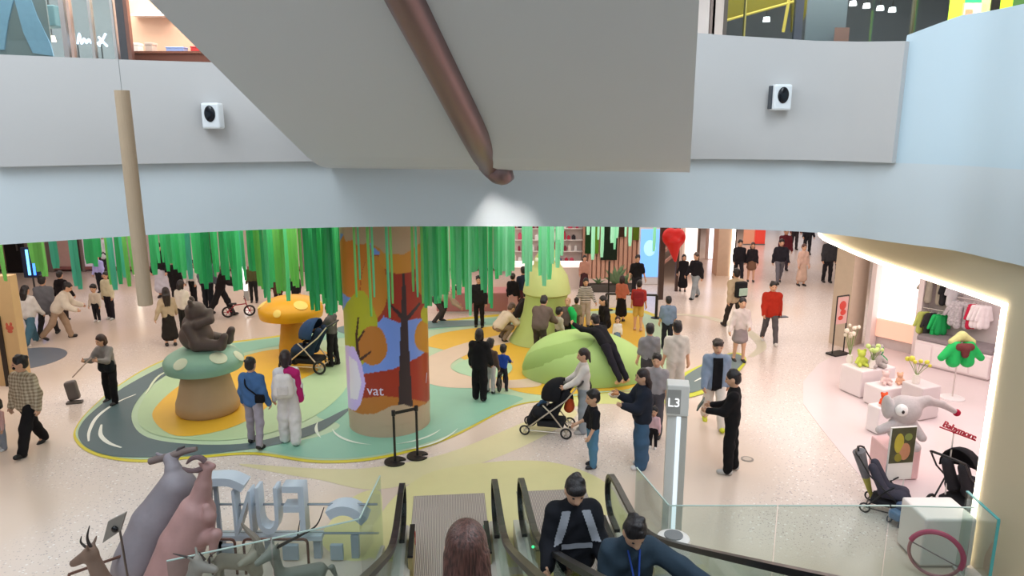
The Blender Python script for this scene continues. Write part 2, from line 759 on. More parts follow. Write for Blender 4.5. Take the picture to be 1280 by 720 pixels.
# ceiling of this floor = underside of the upper floor, and upper floor itself
def slab(name, z0, z1, m):
    V, F = [], []
    out = []
    for p in path:
        d = Vector((p.x, p.y - 2, 0))
        if p.y > 4:
            o = Vector((max(-34, min(34, p.x * 3.2)), 62, 0)) if abs(p.x) < 10.5 and p.y > 9 else Vector((34 if p.x > 0 else -34, p.y * 4, 0))
        else:
            o = Vector((34 if p.x > 0 else -34, p.y, 0))
        out.append(o)
    for i, (p, o) in enumerate(zip(path, out)):
        t = path[min(i + 1, len(path) - 1)] - path[max(i - 1, 0)]
        p = p + Vector((-t.y, t.x, 0)).normalized() * .14
        V += [(p.x, p.y, z0), (p.x, p.y, z1), (o.x, o.y, z1), (o.x, o.y, z0)]
    for i in range(len(path) - 1):
        for k in range(4):
            k2 = (k + 1) % 4
            F.append((i * 4 + k, i * 4 + k2, i * 4 + 4 + k2, i * 4 + 4 + k))
    return struct(name, me_data(name, V, F, m))


slab('ceiling', CEIL + .01, L4, mat('#E6E2DE', rough=.8, noise=.02))
slab('ceiling_upper', 9.5, 9.8, mat('#D8CFC4', rough=.8, noise=.02))

# outer walls, far
struct('wall_far', MB().box((-34, 61.7, 0), (34, 62, 9.8)).data('wall_far', M_PINKW))
struct('wall_side_left', MB().box((-34.2, -8, 0), (-34, 62, 9.8)).data('wall_side_left', M_PINKW))
struct('wall_side_right', MB().box((34, -8, 0), (34.2, 62, 9.8)).data('wall_side_right', M_PINKW))
struct('wall_rear', MB().box((-34, -8.2, 0), (34, -8, 9.8)).data('wall_rear', M_WHITE))

# ------------------------------------------------------------------ sloped underside of the upper escalators
A2 = math.radians(13.5)
d2 = Vector((math.sin(A2), math.cos(A2), 0))
sL = ay(408, 206, 11.78)
sR = ay(862, 220, 10.62)
zb = (sL.z + sR.z) / 2
sL.z = sR.z = zb
UP = (-d2 + Vector((0, 0, .56)))
V, F = [], []
prof = [(0.30, .0), (.0, .0), (-.25, .05), (-.6, .2), (-1.2, .53), (-14.5, .53 + 13.3 * .56)]
for (s_, dz) in prof:
    for e in (sL, sR):
        q = e + d2 * s_
        V.append((q.x, q.y, e.z + dz))
for (s_, dz) in prof:
    for e in (sL, sR):
        q = e + d2 * s_
        V.append((q.x, q.y, max(e.z + dz + 1.0, 6.2)))
n = len(prof)
for i in range(n - 1):
    F.append((2 * i, 2 * i + 1, 2 * i + 3, 2 * i + 2))
    F.append((2 * n + 2 * i, 2 * n + 2 * i + 2, 2 * n + 2 * i + 3, 2 * n + 2 * i + 1))
    F.append((2 * i, 2 * i + 2, 2 * n + 2 * i + 2, 2 * n + 2 * i))
    F.append((2 * i + 1, 2 * n + 2 * i + 1, 2 * n + 2 * i + 3, 2 * i + 3))
F.append((0, 2 * n, 2 * n + 1, 1))
F.append((2 * n - 2, 2 * n - 1, 4 * n - 1, 4 * n - 2))
soff = link('escalator_soffit', me_data('escalator_soffit', V, F, M_GREY))
tag(soff, 'grey sloping underside of the upper escalators above the void', 'escalator')
# slope plane: point sR shifted, normal
P0 = sL + d2 * -1.2 + Vector((0, 0, .53))
NRM = (sR - sL).cross(UP).normalized()


def on_slope(px, py):
    d = ray(px, py)
    o = Vector((0, 0, CAM_H))
    t = (P0 - o).dot(NRM) / d.dot(NRM)
    return o + d * t


b0, b1 = on_slope(508, 0), on_slope(592, 165)
dirb = (b0 - b1).normalized()
tp = [b0 + dirb * 6, b0 + dirb * 3, b0, on_slope(550, 82), b1]
e1 = ay(612, 202, 11.25)
e2 = ay(628, 217, 11.3)
e3 = ay(640, 222, 11.42)
tp += [e1, e2, e3]
tp = catmull(tp, 5, closed=False)
bt = MB().tube(tp, [.2] * (len(tp) - 7) + [.2, .19, .17, .14, .1, .07, .05], 16)
M_BRONZE = mat('#8E7676', rough=.36, metal=.7, noise=.04)
bt.build('bronze_tube', M_BRONZE, soff, smooth=True)

# lamp under the escalator end that washes the white band
wl = thing('wall_washer', 'small round wall washer lamp under the escalator end', 'lamp', (0, 0, 0))
wp = Vector((edge_pt(628).x, edge_pt(628).y - .62, zb - .03))
wl.location = wp
MB().lathe([(.0, 0), (.06, 0), (.06, .05), (0, .05)], 16).build('lamp_body', metal('#888888'), wl)
sd = bpy.data.lights.new('spot', 'SPOT')
sd.energy = 1000
sd.spot_size = math.radians(72)
sd.spot_blend = 1.0
sd.shadow_soft_size = .05
sd.color = (1, .93, .87)
so = bpy.data.objects.new('spot', sd)
so.location = wp + Vector((0, 0, -.06))
so.rotation_euler = (math.radians(33), 0, 0)
COL.objects.link(so)

# roof beam and hanging pole
struct('trim_1', MB().box((-9.5, 8.85, 10.9), (9.5, 9.15, 11.3)).data('trim_1', M_WHITE))
pt, pb = ay(157, 113, 9.0), ay(182, 381, 9.0)
hp = thing('hanging_pole', 'long beige round pole hanging in the void on a thin cable', 'pole', (pb.x, 9, pb.z))
hz = pt.z - pb.z
MB().lathe([(0, 0), (.085, 0), (.09, .01), (.085, hz), (0, hz)], 20).build('pole', mat('#BFA78C', rough=.6, noise=.05), hp, smooth=False)
MB().tube([(0, 0, hz), (0, 0, 10.95 - pb.z)], .003, 6).build('cable', metal('#999999'), hp)

# two white wall devices with dark oval lens
for (px, py, pfun, lab) in ((268, 145, 7, 'white wall unit with dark oval lens on the parapet beside the hanging pole'),
                            (974, 122, 7, 'white wall unit with dark oval lens on the parapet next to the blue white wall')):
    e = inset(px)
    dist = e.y
    c = ay(px, py, dist - .02)
    t = thing('wall_speaker', lab, 'wall unit', (c.x, c.y, c.z), math.atan2(-c.x, c.y) * -0.2)
    MB().box((-.14, -.14, -.19), (.14, .04, .19), bev=.03).build('housing', plastic('#E9EDF0', .35), t)
    MB().ball((.0, -.145, .03), (.085, .03, .12), 20, 12).build('lens', mat('#10141C', rough=.15, noise=0), t, smooth=True)
    MB().box((-.16, -.08, -.17), (-.138, .03, .17) if px < 600 else (-.138, .03, .17)).build('side_grille', plastic('#3A4048'), t)

# ================================================================== UPPER FLOOR SHOPS behind the parapets
up_glass = glass_mat('shop_glass', '#DDE4E4', .06)
Yl = 14.0
# left shop
struct('wall_upper_shop_left', MB().box((-16, 17.5, L4), (-2, 17.7, 9.5)).data('w', mat('#8E979E', rough=.6, noise=.1, nscale=1)))
sh = thing('shopfront_glazing', 'glazed shopfront with steel posts above the left parapet', 'shopfront', (0, Yl, L4))


def upx(px, Y=Yl):
    return ay(px, 40, Y).x


for px, w, mm in ((82, .09, metal('#B9B9BE')), (90, .05, metal('#D7C2BC')), (116, .05, metal('#C4C8CC')), (144, .05, metal('#C4C8CC')), (154, .14, plastic('#33363C')), (161, .07, metal('#8D7069'))):
    x = upx(px)
    MB().box((x - w / 2, -.05, 0), (x + w / 2, .05, 3.88)).build('post', mm, sh)
for a, b in ((-60, 82), (84, 116), (118, 143)):
    MB().box((upx(a), -.01, 0), (upx(b), .01, 3.88)).build('glass_pane', up_glass, sh)
# poster of blue trouser legs
po = thing('fashion_poster', 'tall poster of a figure in pale blue jeans behind the shop glass', 'poster', (0, 14.35, L4))
MB().box((upx(-50, 14.35), 0, .2), (upx(62, 14.35), .03, 3.6)).build('panel', plastic('#9BA3A6'), po)
M_JEAN = cloth('#A6CCEA')


def legshape(pts):
    return [Vector((ay(a, b, 14.3).x, 0, ay(a, b, 14.3).z - L4)) for a, b in pts]


for pl in ([(-40, 0), (18, -10), (8, 30), (4, 62), (-45, 62)], [(14, -12), (34, -10), (45, 20), (62, 55), (66, 70), (40, 66), (28, 40)]):
    q = legshape(pl)
    V = [(p.x, -.03, p.z) for p in q] + [(p.x, 0, p.z) for p in q]
    nn = len(q)
    F = [tuple(range(nn)), tuple(range(2 * nn - 1, nn - 1, -1))] + [(i, (i + 1) % nn, nn + (i + 1) % nn, nn + i) for i in range(nn)]
    link('printed_leg', me_data('printed_leg', V, F, M_JEAN), po)
bx = thing('display_box', 'pale teal display box hanging inside the left upper shop', 'display', (0, 15.2, 0))
a, b = ay(48, 8, 15.2), ay(78, 34, 15.2)
MB().box((a.x, -.2, b.z), (b.x, .2, a.z), bev=.02).build('box', plastic('#7FA3AC'), bx)
MB().tube([((a.x + b.x) / 2, 0, a.z), ((a.x + b.x) / 2, 0, 9.5)], .008, 6).build('hanger_wire', metal('#888888'), bx)
# lit script sign (a handwriting-like squiggle)
sg = thing('neon_script_sign', 'white neon handwriting sign in the dark glass bay of the upper shop', 'sign', (0, 0, 0))
def npx(pts):
    return [ay(x_, y_, 14.6) for x_, y_ in pts]
MB().tube(catmull(npx([(97, 55), (99, 42), (102, 55), (105, 48), (108, 54), (111, 49), (114, 54), (118, 50), (122, 55), (126, 50)]), 4, False), .018, 6).build('script_stroke', glow('#DDEBFF', 4), sg)
MB().tube(npx([(123, 46), (134, 58)]), .02, 6).build('cross_stroke', glow('#DDEBFF', 4), sg)
MB().tube(npx([(132, 42), (124, 58)]), .02, 6).build('cross_stroke', glow('#DDEBFF', 4), sg)
MB().tube([npx([(97, 56)])[0], Vector((npx([(97, 56)])[0].x, 14.6, L4))], .012, 6).build('stand', metal('#777777'), sg)
MB().tube([npx([(126, 51)])[0], Vector((npx([(126, 51)])[0].x, 14.6, L4))], .012, 6).build('stand', metal('#777777'), sg)
for (px, py) in ((56, 48), (66, 52)):
    p = ay(px, py, 16.5)
    t = thing('spot_lamp', 'small warm spot lamp glowing inside the left upper shop', 'lamp', p, group='upper shop spot lamps')
    MB().lathe([(0, 0), (.07, 0), (.05, .12), (0, .12)], 12).build('lamp_head', glow('#FFE6C0', 6), t)
    MB().tube([(0, 0, .12), (0, 0, 9.5 - p.z)], .01, 6).build('stem', metal('#555555'), t)
# beige open shop beside it
struct('wall_upper_shop_beige', MB().box((upx(162, 15.6), 15.6, L4), (-2.4, 15.8, 9.5)).data('w', mat('#D6AE93', rough=.6, noise=.05)))
ct = thing('shop_counter', 'dark brown shop counter with a white top under the beige wall', 'counter', (0, 15.0, L4))
a, b = ay(166, 62, 15), ay(300, 78, 15)
MB().box((a.x, -.3, .01), (b.x, .3, a.z - L4 - .1), bev=.01).build('body', mat('#5A3428', rough=.5), ct)
MB().box((a.x - .03, -.34, a.z - L4 - .1), (b.x, .34, a.z - L4 - .06)).build('top', plastic('#6B4335'), ct)
zt = a.z - .06
for (px, w, h, hx, nm, lab) in ((172, .16, .16, '#F2EDE6', 'gift_box', 'white gift box on the brown counter'), (190, .14, .17, '#C9B6AA', 'gift_box', 'pale grey gift box on the brown counter'),
                                (222, .34, .09, '#8FA7D8', 'gift_box', 'flat blue box on the brown counter'), (248, .2, .1, '#C83A3A', 'gift_box', 'red box on the brown counter')):
    t = thing(nm, lab, 'box', (ay(px, 70, 14.85).x, 14.85, zt))
    MB().box((-w / 2, -.1, 0), (w / 2, .1, h * .7), bev=.008).build('base', plastic(hx), t)
    MB().box((-w / 2 - .008, -.108, h * .7), (w / 2 + .008, .108, h), bev=.008).build('lid', plastic(hx), t)
shf = thing('wall_shelf', 'thin white shelf on the beige upper shop wall', 'shelf', (0, 15.55, 0))
a, b = ay(168, 21, 15.5), ay(215, 21, 15.5)
MB().box((a.x, -.2, a.z), (b.x, .05, a.z + .04)).build('board', plastic('#F4EBE2'), shf)
MB().box(((a.x + b.x) / 2 + .1, -.02, a.z), ((a.x + b.x) / 2 + .14, .02, 9.5)).build('rod', plastic('#F4EBE2'), shf)
area_light('upper_shop_light', (-8, 15.2, 9.4), 8, 2.4, 700, (1, .95, .9))

# right upper shop
Yr = 15.5
struct('wall_upper_shop_right', MB().box((3.2, 19.5, L4), (17, 19.7, 9.5)).data('w', mat('#585C66', rough=.6, noise=.12, nscale=1)))
sh = thing('shopfront_glazing', 'glazed shopfront with slim posts above the right parapet', 'shopfront', (0, Yr, L4))
for px, w, mm in ((879, .22, plastic('#D9D4D6')), (890, .1, plastic('#8B7E7C')), (897, .22, plastic('#CFC7C6')), (906, .08, plastic('#5B5654')), (998, .16, plastic('#3F4756')), (1141, .04, metal('#A9A58C')), (931, .03, metal('#B6B06C'))):
    x = ay(px, 20, Yr).x
    MB().box((x - w / 2, -.05, .01), (x + w / 2, .05, 3.88)).build('post', mm, sh)
for a, b in ((908, 994), (1002, 1139), (1143, 1186)):
    MB().box((ay(a, 20, Yr).x, -.01, .02), (ay(b, 20, Yr).x, .01, 3.88)).build('glass_pane', up_glass, sh)
mu = thing('mustard_awning', 'mustard yellow sloping awning panel inside the right upper shop', 'awning', (0, 0, 0))
q = [ay(906, -30, 17), ay(992, -30, 17), ay(992, 2, 17), ay(906, 26, 17)]
q2 = [ay(990, -30, 17.2), ay(1030, -30, 17.2), ay(1002, 30, 17.2), ay(990, 40, 17.2)]
for qq in (q, q2):
    V = [tuple(p) for p in qq] + [(p.x, p.y + .1, p.z) for p in qq]
    link('fabric_panel', me_data('fabric_panel', V, [(0, 1, 2, 3), (7, 6, 5, 4), (0, 4, 5, 1), (1, 5, 6, 2), (2, 6, 7, 3), (3, 7, 4, 0)], cloth('#8E8130')), mu)
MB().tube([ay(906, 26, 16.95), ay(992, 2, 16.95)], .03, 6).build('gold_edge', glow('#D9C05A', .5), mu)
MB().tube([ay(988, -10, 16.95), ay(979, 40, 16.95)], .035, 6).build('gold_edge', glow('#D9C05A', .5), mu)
MB().tube([ay(940, -40, 17.05), ay(940, -40, 17.05) + Vector((0, 0, 1.0))], .02, 6).build('hanger_rod', metal('#888888'), mu)
ps = thing('portrait_poster', 'large grey blue poster panel behind the right upper glass', 'poster', (0, 16.6, L4))
a, b = ay(1012, -20, 16.6), ay(1056, 46, 16.6)
MB().box((a.x, 0, 0), (b.x, .05, 3.4)).build('panel', plastic('#8E98A6'), ps)
a, b = ay(1046, 34, 16.4), ay(1062, 50, 16.4)
MB().box((a.x, -.15, b.z - L4 - .3), (b.x, -.1, a.z - L4)).build('card', plastic('#B98C86'), ps)
MB().box((a.x + .03, -.1, 0), (a.x + .06, 0, b.z - L4 - .2)).build('card_leg', metal('#777777'), ps)
for (px, py) in ((1066, 7), (1083, 10), (1100, 13), (1115, 15), (958, 27), (1003, 17)):
    p = ay(px, py, 18.2)
    t = thing('downlight', 'small bright ceiling spot in the right upper shop', 'lamp', p, group='right upper shop spots')
    MB().lathe([(0, 0), (.085, 0), (.07, .1), (0, .1)], 12).build('lamp_head', glow('#FFFFFF', 7), t)
    MB().tube([(0, 0, .1), (0, 0, 9.5 - p.z)], .012, 6).build('stem', metal('#444444'), t)
gs = thing('green_screen', 'bright green and pink lit advertising screen above the right wall', 'screen', (0, 14.0, L4))
x0, x1, x2, x3 = [ay(p_, 15, 14).x for p_ in (1188, 1236, 1240, 1285)]
MB().box((x0, 0, 0), (x1, .02, 3.5)).build('screen', glow('#2FE070', 1.0), gs)
MB().box((x0, .02, 0), (x1, .1, 3.5)).build('casing', plastic('#22201E'), gs)
for (u0, v0, u1, v1, hx) in ((1190, -20, 1198, 60, '#B7F23C'), (1203, 4, 1228, 45, '#F0D9B0'), (1206, 12, 1212, 40, '#E56A4A'), (1230, -20, 1236, 60, '#D9F28A')):
    a, b = ay(u0, v0, 14), ay(u1, v1, 14)
    MB().box((a.x, -.02, max(.0, b.z - L4)), (b.x, 0, a.z - L4)).build('screen_patch', glow(hx, .9), gs)
MB().box((x1, -.05, 0), (x2 + .1, .1, 3.6)).build('frame', plastic('#22201E'), gs)
gs2 = thing('green_screen', 'lime and green lit panel at the end of the upper shopfront', 'screen', (0, 14.0, L4))
MB().box((x2 + .2, 0, 0), (x3 + .5, .02, 3.5)).build('screen', glow('#35E06A', .9), gs2)
MB().box((x2 + .2, .02, 0), (x3 + .5, .1, 3.5)).build('casing', plastic('#22201E'), gs2)
a, b = ay(1246, -10, 14), ay(1264, 12, 14)
MB().box((a.x, -.02, b.z - L4), (b.x, 0, a.z - L4 + 1)).build('screen_patch', glow('#B9F22E', 1.0), gs2)
a = ay(1264, 12, 14)
MB().box((a.x, -.03, 0), (a.x + 1.2, -.005, 3.5)).build('dark_panel', plastic('#4E7A42'), gs2)
area_light('walkway_fill_light', (-8.5, 12.6, 9.45), 7, 1.4, 300, (1, .96, .92))  # fill lights added over both walkways to brighten the upper shopfronts
area_light('walkway_fill_light', (8.5, 13.2, 9.45), 6, 1.4, 260, (1, .96, .9))
area_light('upper_shop_light', (8, 16.2, 9.4), 8, 2.0, 420, (1, .96, .85))
# ================================================================== PLAY SURFACE
play = thing('play_surface', 'painted rubber play surface with teal, green, orange and slate road areas', 'play area', (0, 0, 0))


def zone(name, px, z, m, smooth=5, h=.004):
    pts = [gp(x, y) for x, y in px]
    c = catmull([(p.x, p.y) for p in pts], smooth, True) if smooth else pts
    poly = [(p.x, p.y) for p in c]
    bm = bmesh.new()
    vs = [bm.verts.new((x, y, z + h)) for x, y in poly]
    f = bm.faces.new(vs)
    f.normal_update()
    if f.normal.z < 0:
        f.normal_flip()
    bmesh.ops.triangulate(bm, faces=[f])
    me = bpy.data.meshes.new(name)
    bm.to_mesh(me)
    bm.free()
    me.materials.append(m)
    return link(name, me, play)


def rub(h):
    return mat(h, rough=.45, noise=.04, nscale=3, spec=.35)


OUT = [(96, 548), (99, 530), (118, 508), (150, 482), (195, 456), (255, 435), (330, 424), (430, 412), (540, 404), (620, 396), (700, 392),
       (780, 388), (818, 397), (838, 418), (846, 446), (852, 470), (848, 486), (800, 488), (745, 492), (690, 500), (640, 508), (560, 547), (480, 570),
       (400, 576), (320, 566), (250, 570), (175, 575), (120, 566)]
ctr = gp(480, 470)


def grow(poly, dpx):
    out = []
    for x, y in poly:
        k = 1 + dpx / 420.0
        out.append((480 + (x - 480) * k, 478 + (y - 478) * (1 + dpx / 95.0)))
    return out


zone('pale_yellow_border', [(300, 580), (400, 586), (470, 584), (560, 566), (650, 530), (700, 510), (720, 520), (650, 560), (560, 592), (470, 612), (400, 600), (340, 590)], -.001, rub('#DDD3A6'))
zone('yellow_edge', grow(OUT, 3.2), .004, rub('#D9C93A'))
zone('green_base', OUT, .008, rub('#B6CFAE'))
zone('teal_pool', [(395, 520), (420, 500), (440, 478), (470, 455), (520, 446), (560, 470), (600, 488), (650, 497), (642, 506), (560, 545), (480, 568), (405, 574), (330, 564), (350, 556), (400, 546), (425, 532)], .012, rub('#8DBFA8'))
zone('teal_strip', [(255, 437), (330, 425), (430, 414), (540, 406), (620, 398), (700, 394), (700, 403), (600, 407), (500, 417), (420, 424), (330, 436), (260, 452)], .012, rub('#8FC4AE'))
zone('slate_road', [(98, 546), (104, 528), (125, 508), (155, 485), (205, 458), (245, 440), (258, 446), (225, 460), (190, 482), (168, 508), (166, 530), (185, 548), (235, 556),
                    (300, 556), (350, 546), (400, 528), (433, 512), (434, 516), (400, 540), (350, 556), (300, 564), (230, 571), (150, 572), (112, 562)], .016, rub('#566B70'))
zone('inner_green', [(172, 520), (185, 492), (215, 468), (262, 452), (330, 440), (420, 434), (470, 440), (440, 462), (430, 490), (395, 520), (345, 540), (290, 551), (225, 550), (184, 540)], .016, rub('#B2CDA2'))
zone('orange_area', [(192, 526), (198, 506), (235, 476), (285, 453), (340, 438), (395, 438), (418, 448), (395, 466), (372, 478), (345, 500), (318, 522), (275, 540), (220, 546)], .020, rub('#E4B336'))
zone('orange_area', [(533, 432), (545, 419), (600, 410), (680, 404), (735, 396), (790, 392), (806, 412), (800, 450), (792, 484), (745, 490), (690, 495), (640, 488), (612, 468), (560, 440)], .012, rub('#E6B940'))
zone('pink_path', [(520, 470), (530, 450), (580, 430), (650, 415), (655, 424), (600, 438), (565, 455), (575, 468), (630, 476), (670, 474), (672, 484), (610, 486), (550, 484)], .016, rub('#D9C3AE'))
zone('green_island', [(566, 462), (590, 448), (622, 447), (640, 458), (632, 470), (600, 474)], .020, rub('#A9CFAE'))
zone('slate_road', [(858, 492), (852, 476), (878, 458), (915, 443), (930, 452), (905, 476), (880, 487)], .020, rub('#6B7E80'))
zone('slate_road', [(430, 408), (540, 402), (600, 402), (600, 407), (540, 411), (440, 419)], .020, rub('#6F8A8C'))
zone('pale_yellow_landing', [(470, 700), (478, 640), (520, 600), (560, 585), (640, 576), (700, 580), (752, 600), (775, 630), (790, 700)], .000, rub('#DDD49C'))
zone('pale_yellow_landing', [(400, 675), (415, 650), (440, 622), (470, 612), (478, 630), (470, 690), (430, 700)], -.0025, rub('#DDD49C'))
zone('lime_edge', [(846, 498), (849, 472), (878, 456), (917, 441), (933, 452), (908, 480), (882, 492)], .012, rub('#CDD23C'))
zone('pale_green_ring', [(745, 492), (800, 490), (850, 490), (846, 502), (800, 506), (745, 505), (690, 512), (690, 503)], -.002, rub('#D3D68F'))


def stroke(pxs, w, z, m=None):
    pts = catmull([tuple(gp(x, y))[:2] for x, y in pxs], 6, False)
    V, F = [], []
    for i, p in enumerate(pts):
        t = (pts[min(i + 1, len(pts) - 1)] - pts[max(0, i - 1)]).normalized()
        q = Vector((-t.y, t.x, 0))
        ww = w * (.35 + .65 * math.sin(PI * (i + .4) / (len(pts) - .2)))
        V += [(p.x + q.x * ww, p.y + q.y * ww, z), (p.x - q.x * ww, p.y - q.y * ww, z)]
    for i in range(len(pts) - 1):
        F.append((2 * i, 2 * i + 1, 2 * i + 3, 2 * i + 2))
    return link('white_line', me_data('white_line', V, F, m or rub('#EDEFE6')), play)


stroke([(111, 553), (112, 540), (122, 522), (145, 505), (170, 494)], .035, .024)
stroke([(127, 532), (126, 545), (136, 555), (152, 561)], .04, .024)
stroke([(182, 494), (200, 470), (232, 458)], .03, .024, rub('#D7DFC2'))
stroke([(828, 392), (880, 396), (930, 412), (952, 432), (938, 446)], .16, .003, rub('#D2CBB4'))
stroke([(868, 478), (885, 470), (905, 464)], .03, .026)
# ripples around the pillar
PC = Vector((-2.42, 13.55, 0))
PR = .79
for (r, a0, a1) in ((1.12, 200, 262), (1.12, 285, 338), (1.42, 182, 215), (1.42, 285, 345)):
    V, F = [], []
    N = 24
    for i in range(N + 1):
        a = math.radians(a0 + (a1 - a0) * i / N)
        w = .03 * math.sin(PI * (i + .5) / (N + 1))
        for rr in (r - w, r + w):
            V.append((PC.x + rr * math.cos(a), PC.y + rr * math.sin(a), .024))
    F = [(2 * i, 2 * i + 1, 2 * i + 3, 2 * i + 2) for i in range(N)]
    link('white_line', me_data('white_line', V, F, rub('#E4EEDF')), play)
# round slate patch and drain cover on the floor
fp = MB()
c = gp(20, 452)
fp.lathe([(0, 0), (1.0, 0), (1.0, .006), (0, .006)], 40)
o = fp.build('floor_disc', mat('#6E7580', rough=.35, noise=.05), None, loc=(c.x, c.y + .2, 0))
tag(o, 'round slate grey floor patch behind the man in the checked shirt', 'floor mark')
c = gp(934, 574)
o = thing('floor_hatch', 'small round grey floor hatch near the man in black', 'hatch', (c.x, c.y, 0))
MB().lathe([(0, 0), (.11, 0), (.11, .006), (0, .006)], 24).build('rim', metal('#8E8A86'), o)
MB().lathe([(0, .006), (.075, .006), (.075, .009), (0, .009)], 24).build('lid', metal('#B9B2AA'), o)

# ================================================================== PILLAR WITH PRINTED WRAP
pil = thing('round_pillar', 'thick round pillar wrapped in an autumn tree print', 'pillar', PC)
MB().lathe([(0, 0), (PR, 0), (PR, CEIL), (0, CEIL)], 64).build('shaft', mat('#C8AC92', rough=.5, noise=.04), pil, smooth=False)


def cyl_hit(px, py, R):
    d = ray(px, py)
    ox, oy = -PC.x, -PC.y
    a = d.x ** 2 + d.y ** 2
    b = 2 * (ox * d.x + oy * d.y)
    c_ = ox * ox + oy * oy - R * R
    disc = b * b - 4 * a * c_
    if disc < 0:
        disc = 0
    t = (-b - math.sqrt(disc)) / (2 * a)
    x, y, z = d.x * t + ox, d.y * t + oy, CAM_H + d.z * t
    return math.atan2(y, x) % (2 * PI), z


def inpoly(P, poly):
    x, y = P[:, 0], P[:, 1]
    r = np.zeros(len(P), bool)
    n = len(poly)
    j = n - 1
    for i in range(n):
        xi, yi = poly[i]
        xj, yj = poly[j]
        cond = ((yi > y) != (yj > y)) & (x < (xj - xi) * (y - yi) / ((yj - yi) or 1e-9) + xi)
        r ^= cond
        j = i
    return r


def blob(cx, cy, rx, ry, n=20, ph=0.0, wob=.0):
    return [(cx + rx * math.cos(2 * PI * i / n) * (1 + wob * math.sin(3 * 2 * PI * i / n + ph)), cy + ry * math.sin(2 * PI * i / n) * (1 + wob * math.cos(2 * 2 * PI * i / n + ph))) for i in range(n)]


# picture drawn as seen from the front, x 432..540, y 290..520
ART = [([(425, 292), (545, 292), (545, 545), (425, 545)], '#7C9BE8'),
       ([(425, 470), (450, 468), (490, 462), (520, 448), (545, 432), (545, 520), (425, 530)], '#A83A28'),
       ([(476, 340), (545, 300), (545, 400), (520, 398), (500, 404), (480, 396)], '#A93A2A'),
       (blob(443, 330, 24, 46, wob=.05), '#D2802E'),
       (blob(505, 300, 40, 22, wob=.05), '#D08A35'),
       (blob(468, 362, 19, 45, wob=.06, ph=1), '#A8402B'),
       (blob(467, 360, 17, 42, wob=.06, ph=1), '#D38A33'),
       (blob(500, 318, 26, 26, wob=.05), '#D9933A'),
       (blob(533, 340, 14, 34, wob=.05), '#D08A35'),
       (blob(448, 412, 22, 46, wob=.12, ph=2), '#B9B72F'),
       (blob(466, 432, 18, 26, wob=.05), '#C27A34'),
       (blob(534, 420, 16, 22, wob=.05), '#C98A33'),
       (blob(538, 392, 12, 14, wob=.05), '#B9B72F'),
       ([(425, 500), (450, 498), (480, 495), (510, 498), (545, 505), (545, 545), (425, 545)], '#C27A38'),
       ([(503, 342), (506, 342), (511, 430), (516, 508), (498, 508), (500, 430)], '#3C2E33'),
       ([(502, 400), (487, 382), (489, 380), (504, 394)], '#3C2E33'), ([(506, 398), (524, 378), (526, 380), (508, 404)], '#3C2E33'),
       ([(446, 448), (444, 420), (447, 396), (449, 397), (447, 420), (450, 448)], '#4A2D25'), ([(446, 425), (455, 412), (456, 414), (447, 430)], '#4A2D25'),
       ([(446, 450), (464, 438), (465, 440), (448, 454)], '#4A2D25'),
       ([(425, 430), (443, 434), (452, 455), (457, 480), (451, 505), (444, 514), (425, 505)], '#DCC4FF'),  # lilac glow of a screen, painted into the wrap colours
       ([(436, 445), (446, 452), (452, 478), (447, 500), (438, 498)], '#F8F0FF'),  # bright core of the painted glow
       ([(425, 280), (432, 302), (440, 300), (446, 306), (462, 304), (474, 310), (480, 317), (505, 318), (520, 308), (530, 300), (545, 300), (545, 270), (425, 270)], '#C3A68B'),
       ([(425, 498), (438, 512), (452, 518), (470, 517), (488, 508), (503, 505), (520, 510), (532, 505), (545, 490), (545, 560), (425, 560)], '#C8AC92')]
NT, NZ = 150, 190
th0, th1 = math.radians(175), math.radians(365)
zz0, zz1 = .25, 4.08
TH, ZZ = np.meshgrid(np.linspace(th0, th1, NT), np.linspace(zz0, zz1, NZ), indexing='ij')
R2 = PR + .006
X = PC.x + R2 * np.cos(TH)
Y = PC.y + R2 * np.sin(TH)
# the drawing is given in the flat front view of the pillar: turn each place on it to picture x, y
dz = ZZ - CAM_H
fw = Y * CP - dz * SP
PXX = 640 + FPX * X / fw
PYY = 360 - FPX * (Y * SP + dz * CP) / fw
back = np.sin(TH) > .35
Pn = np.stack([PXX.ravel(), PYY.ravel()], 1)
colr = np.tile(np.array([*C('#C8AC92'), 1.0], np.float32), (len(Pn), 1))
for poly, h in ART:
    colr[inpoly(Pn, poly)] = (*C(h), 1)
V = np.stack([(X - PC.x).ravel(), (Y - PC.y).ravel(), ZZ.ravel()], 1)
ii = np.arange(NT * NZ).reshape(NT, NZ)
F = np.stack([ii[:-1, :-1].ravel(), ii[1:, :-1].ravel(), ii[1:, 1:].ravel(), ii[:-1, 1:].ravel()], 1)
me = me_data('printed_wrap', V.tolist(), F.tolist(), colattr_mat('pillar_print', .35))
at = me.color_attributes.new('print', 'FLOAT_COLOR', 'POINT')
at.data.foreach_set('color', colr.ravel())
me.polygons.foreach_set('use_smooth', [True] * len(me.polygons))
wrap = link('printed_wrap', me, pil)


def curved_text(txt, px, py, size, m, R):
    me = text_data(txt, size, .004, m)
    th, z = cyl_hit(px, py, R)
    for v in me.vertices:
        a = th + v.co.x / R
        rr = R + .002 + v.co.z
        v.co = (rr * math.cos(a), rr * math.sin(a), z + v.co.y)
    return me


link('lettering', curved_text('vat', 469, 494, .27, plastic('#E8DDF5'), R2), wrap)
link('lettering', curved_text('/', 533, 478, .27, plastic('#E8DDF5'), R2), wrap)

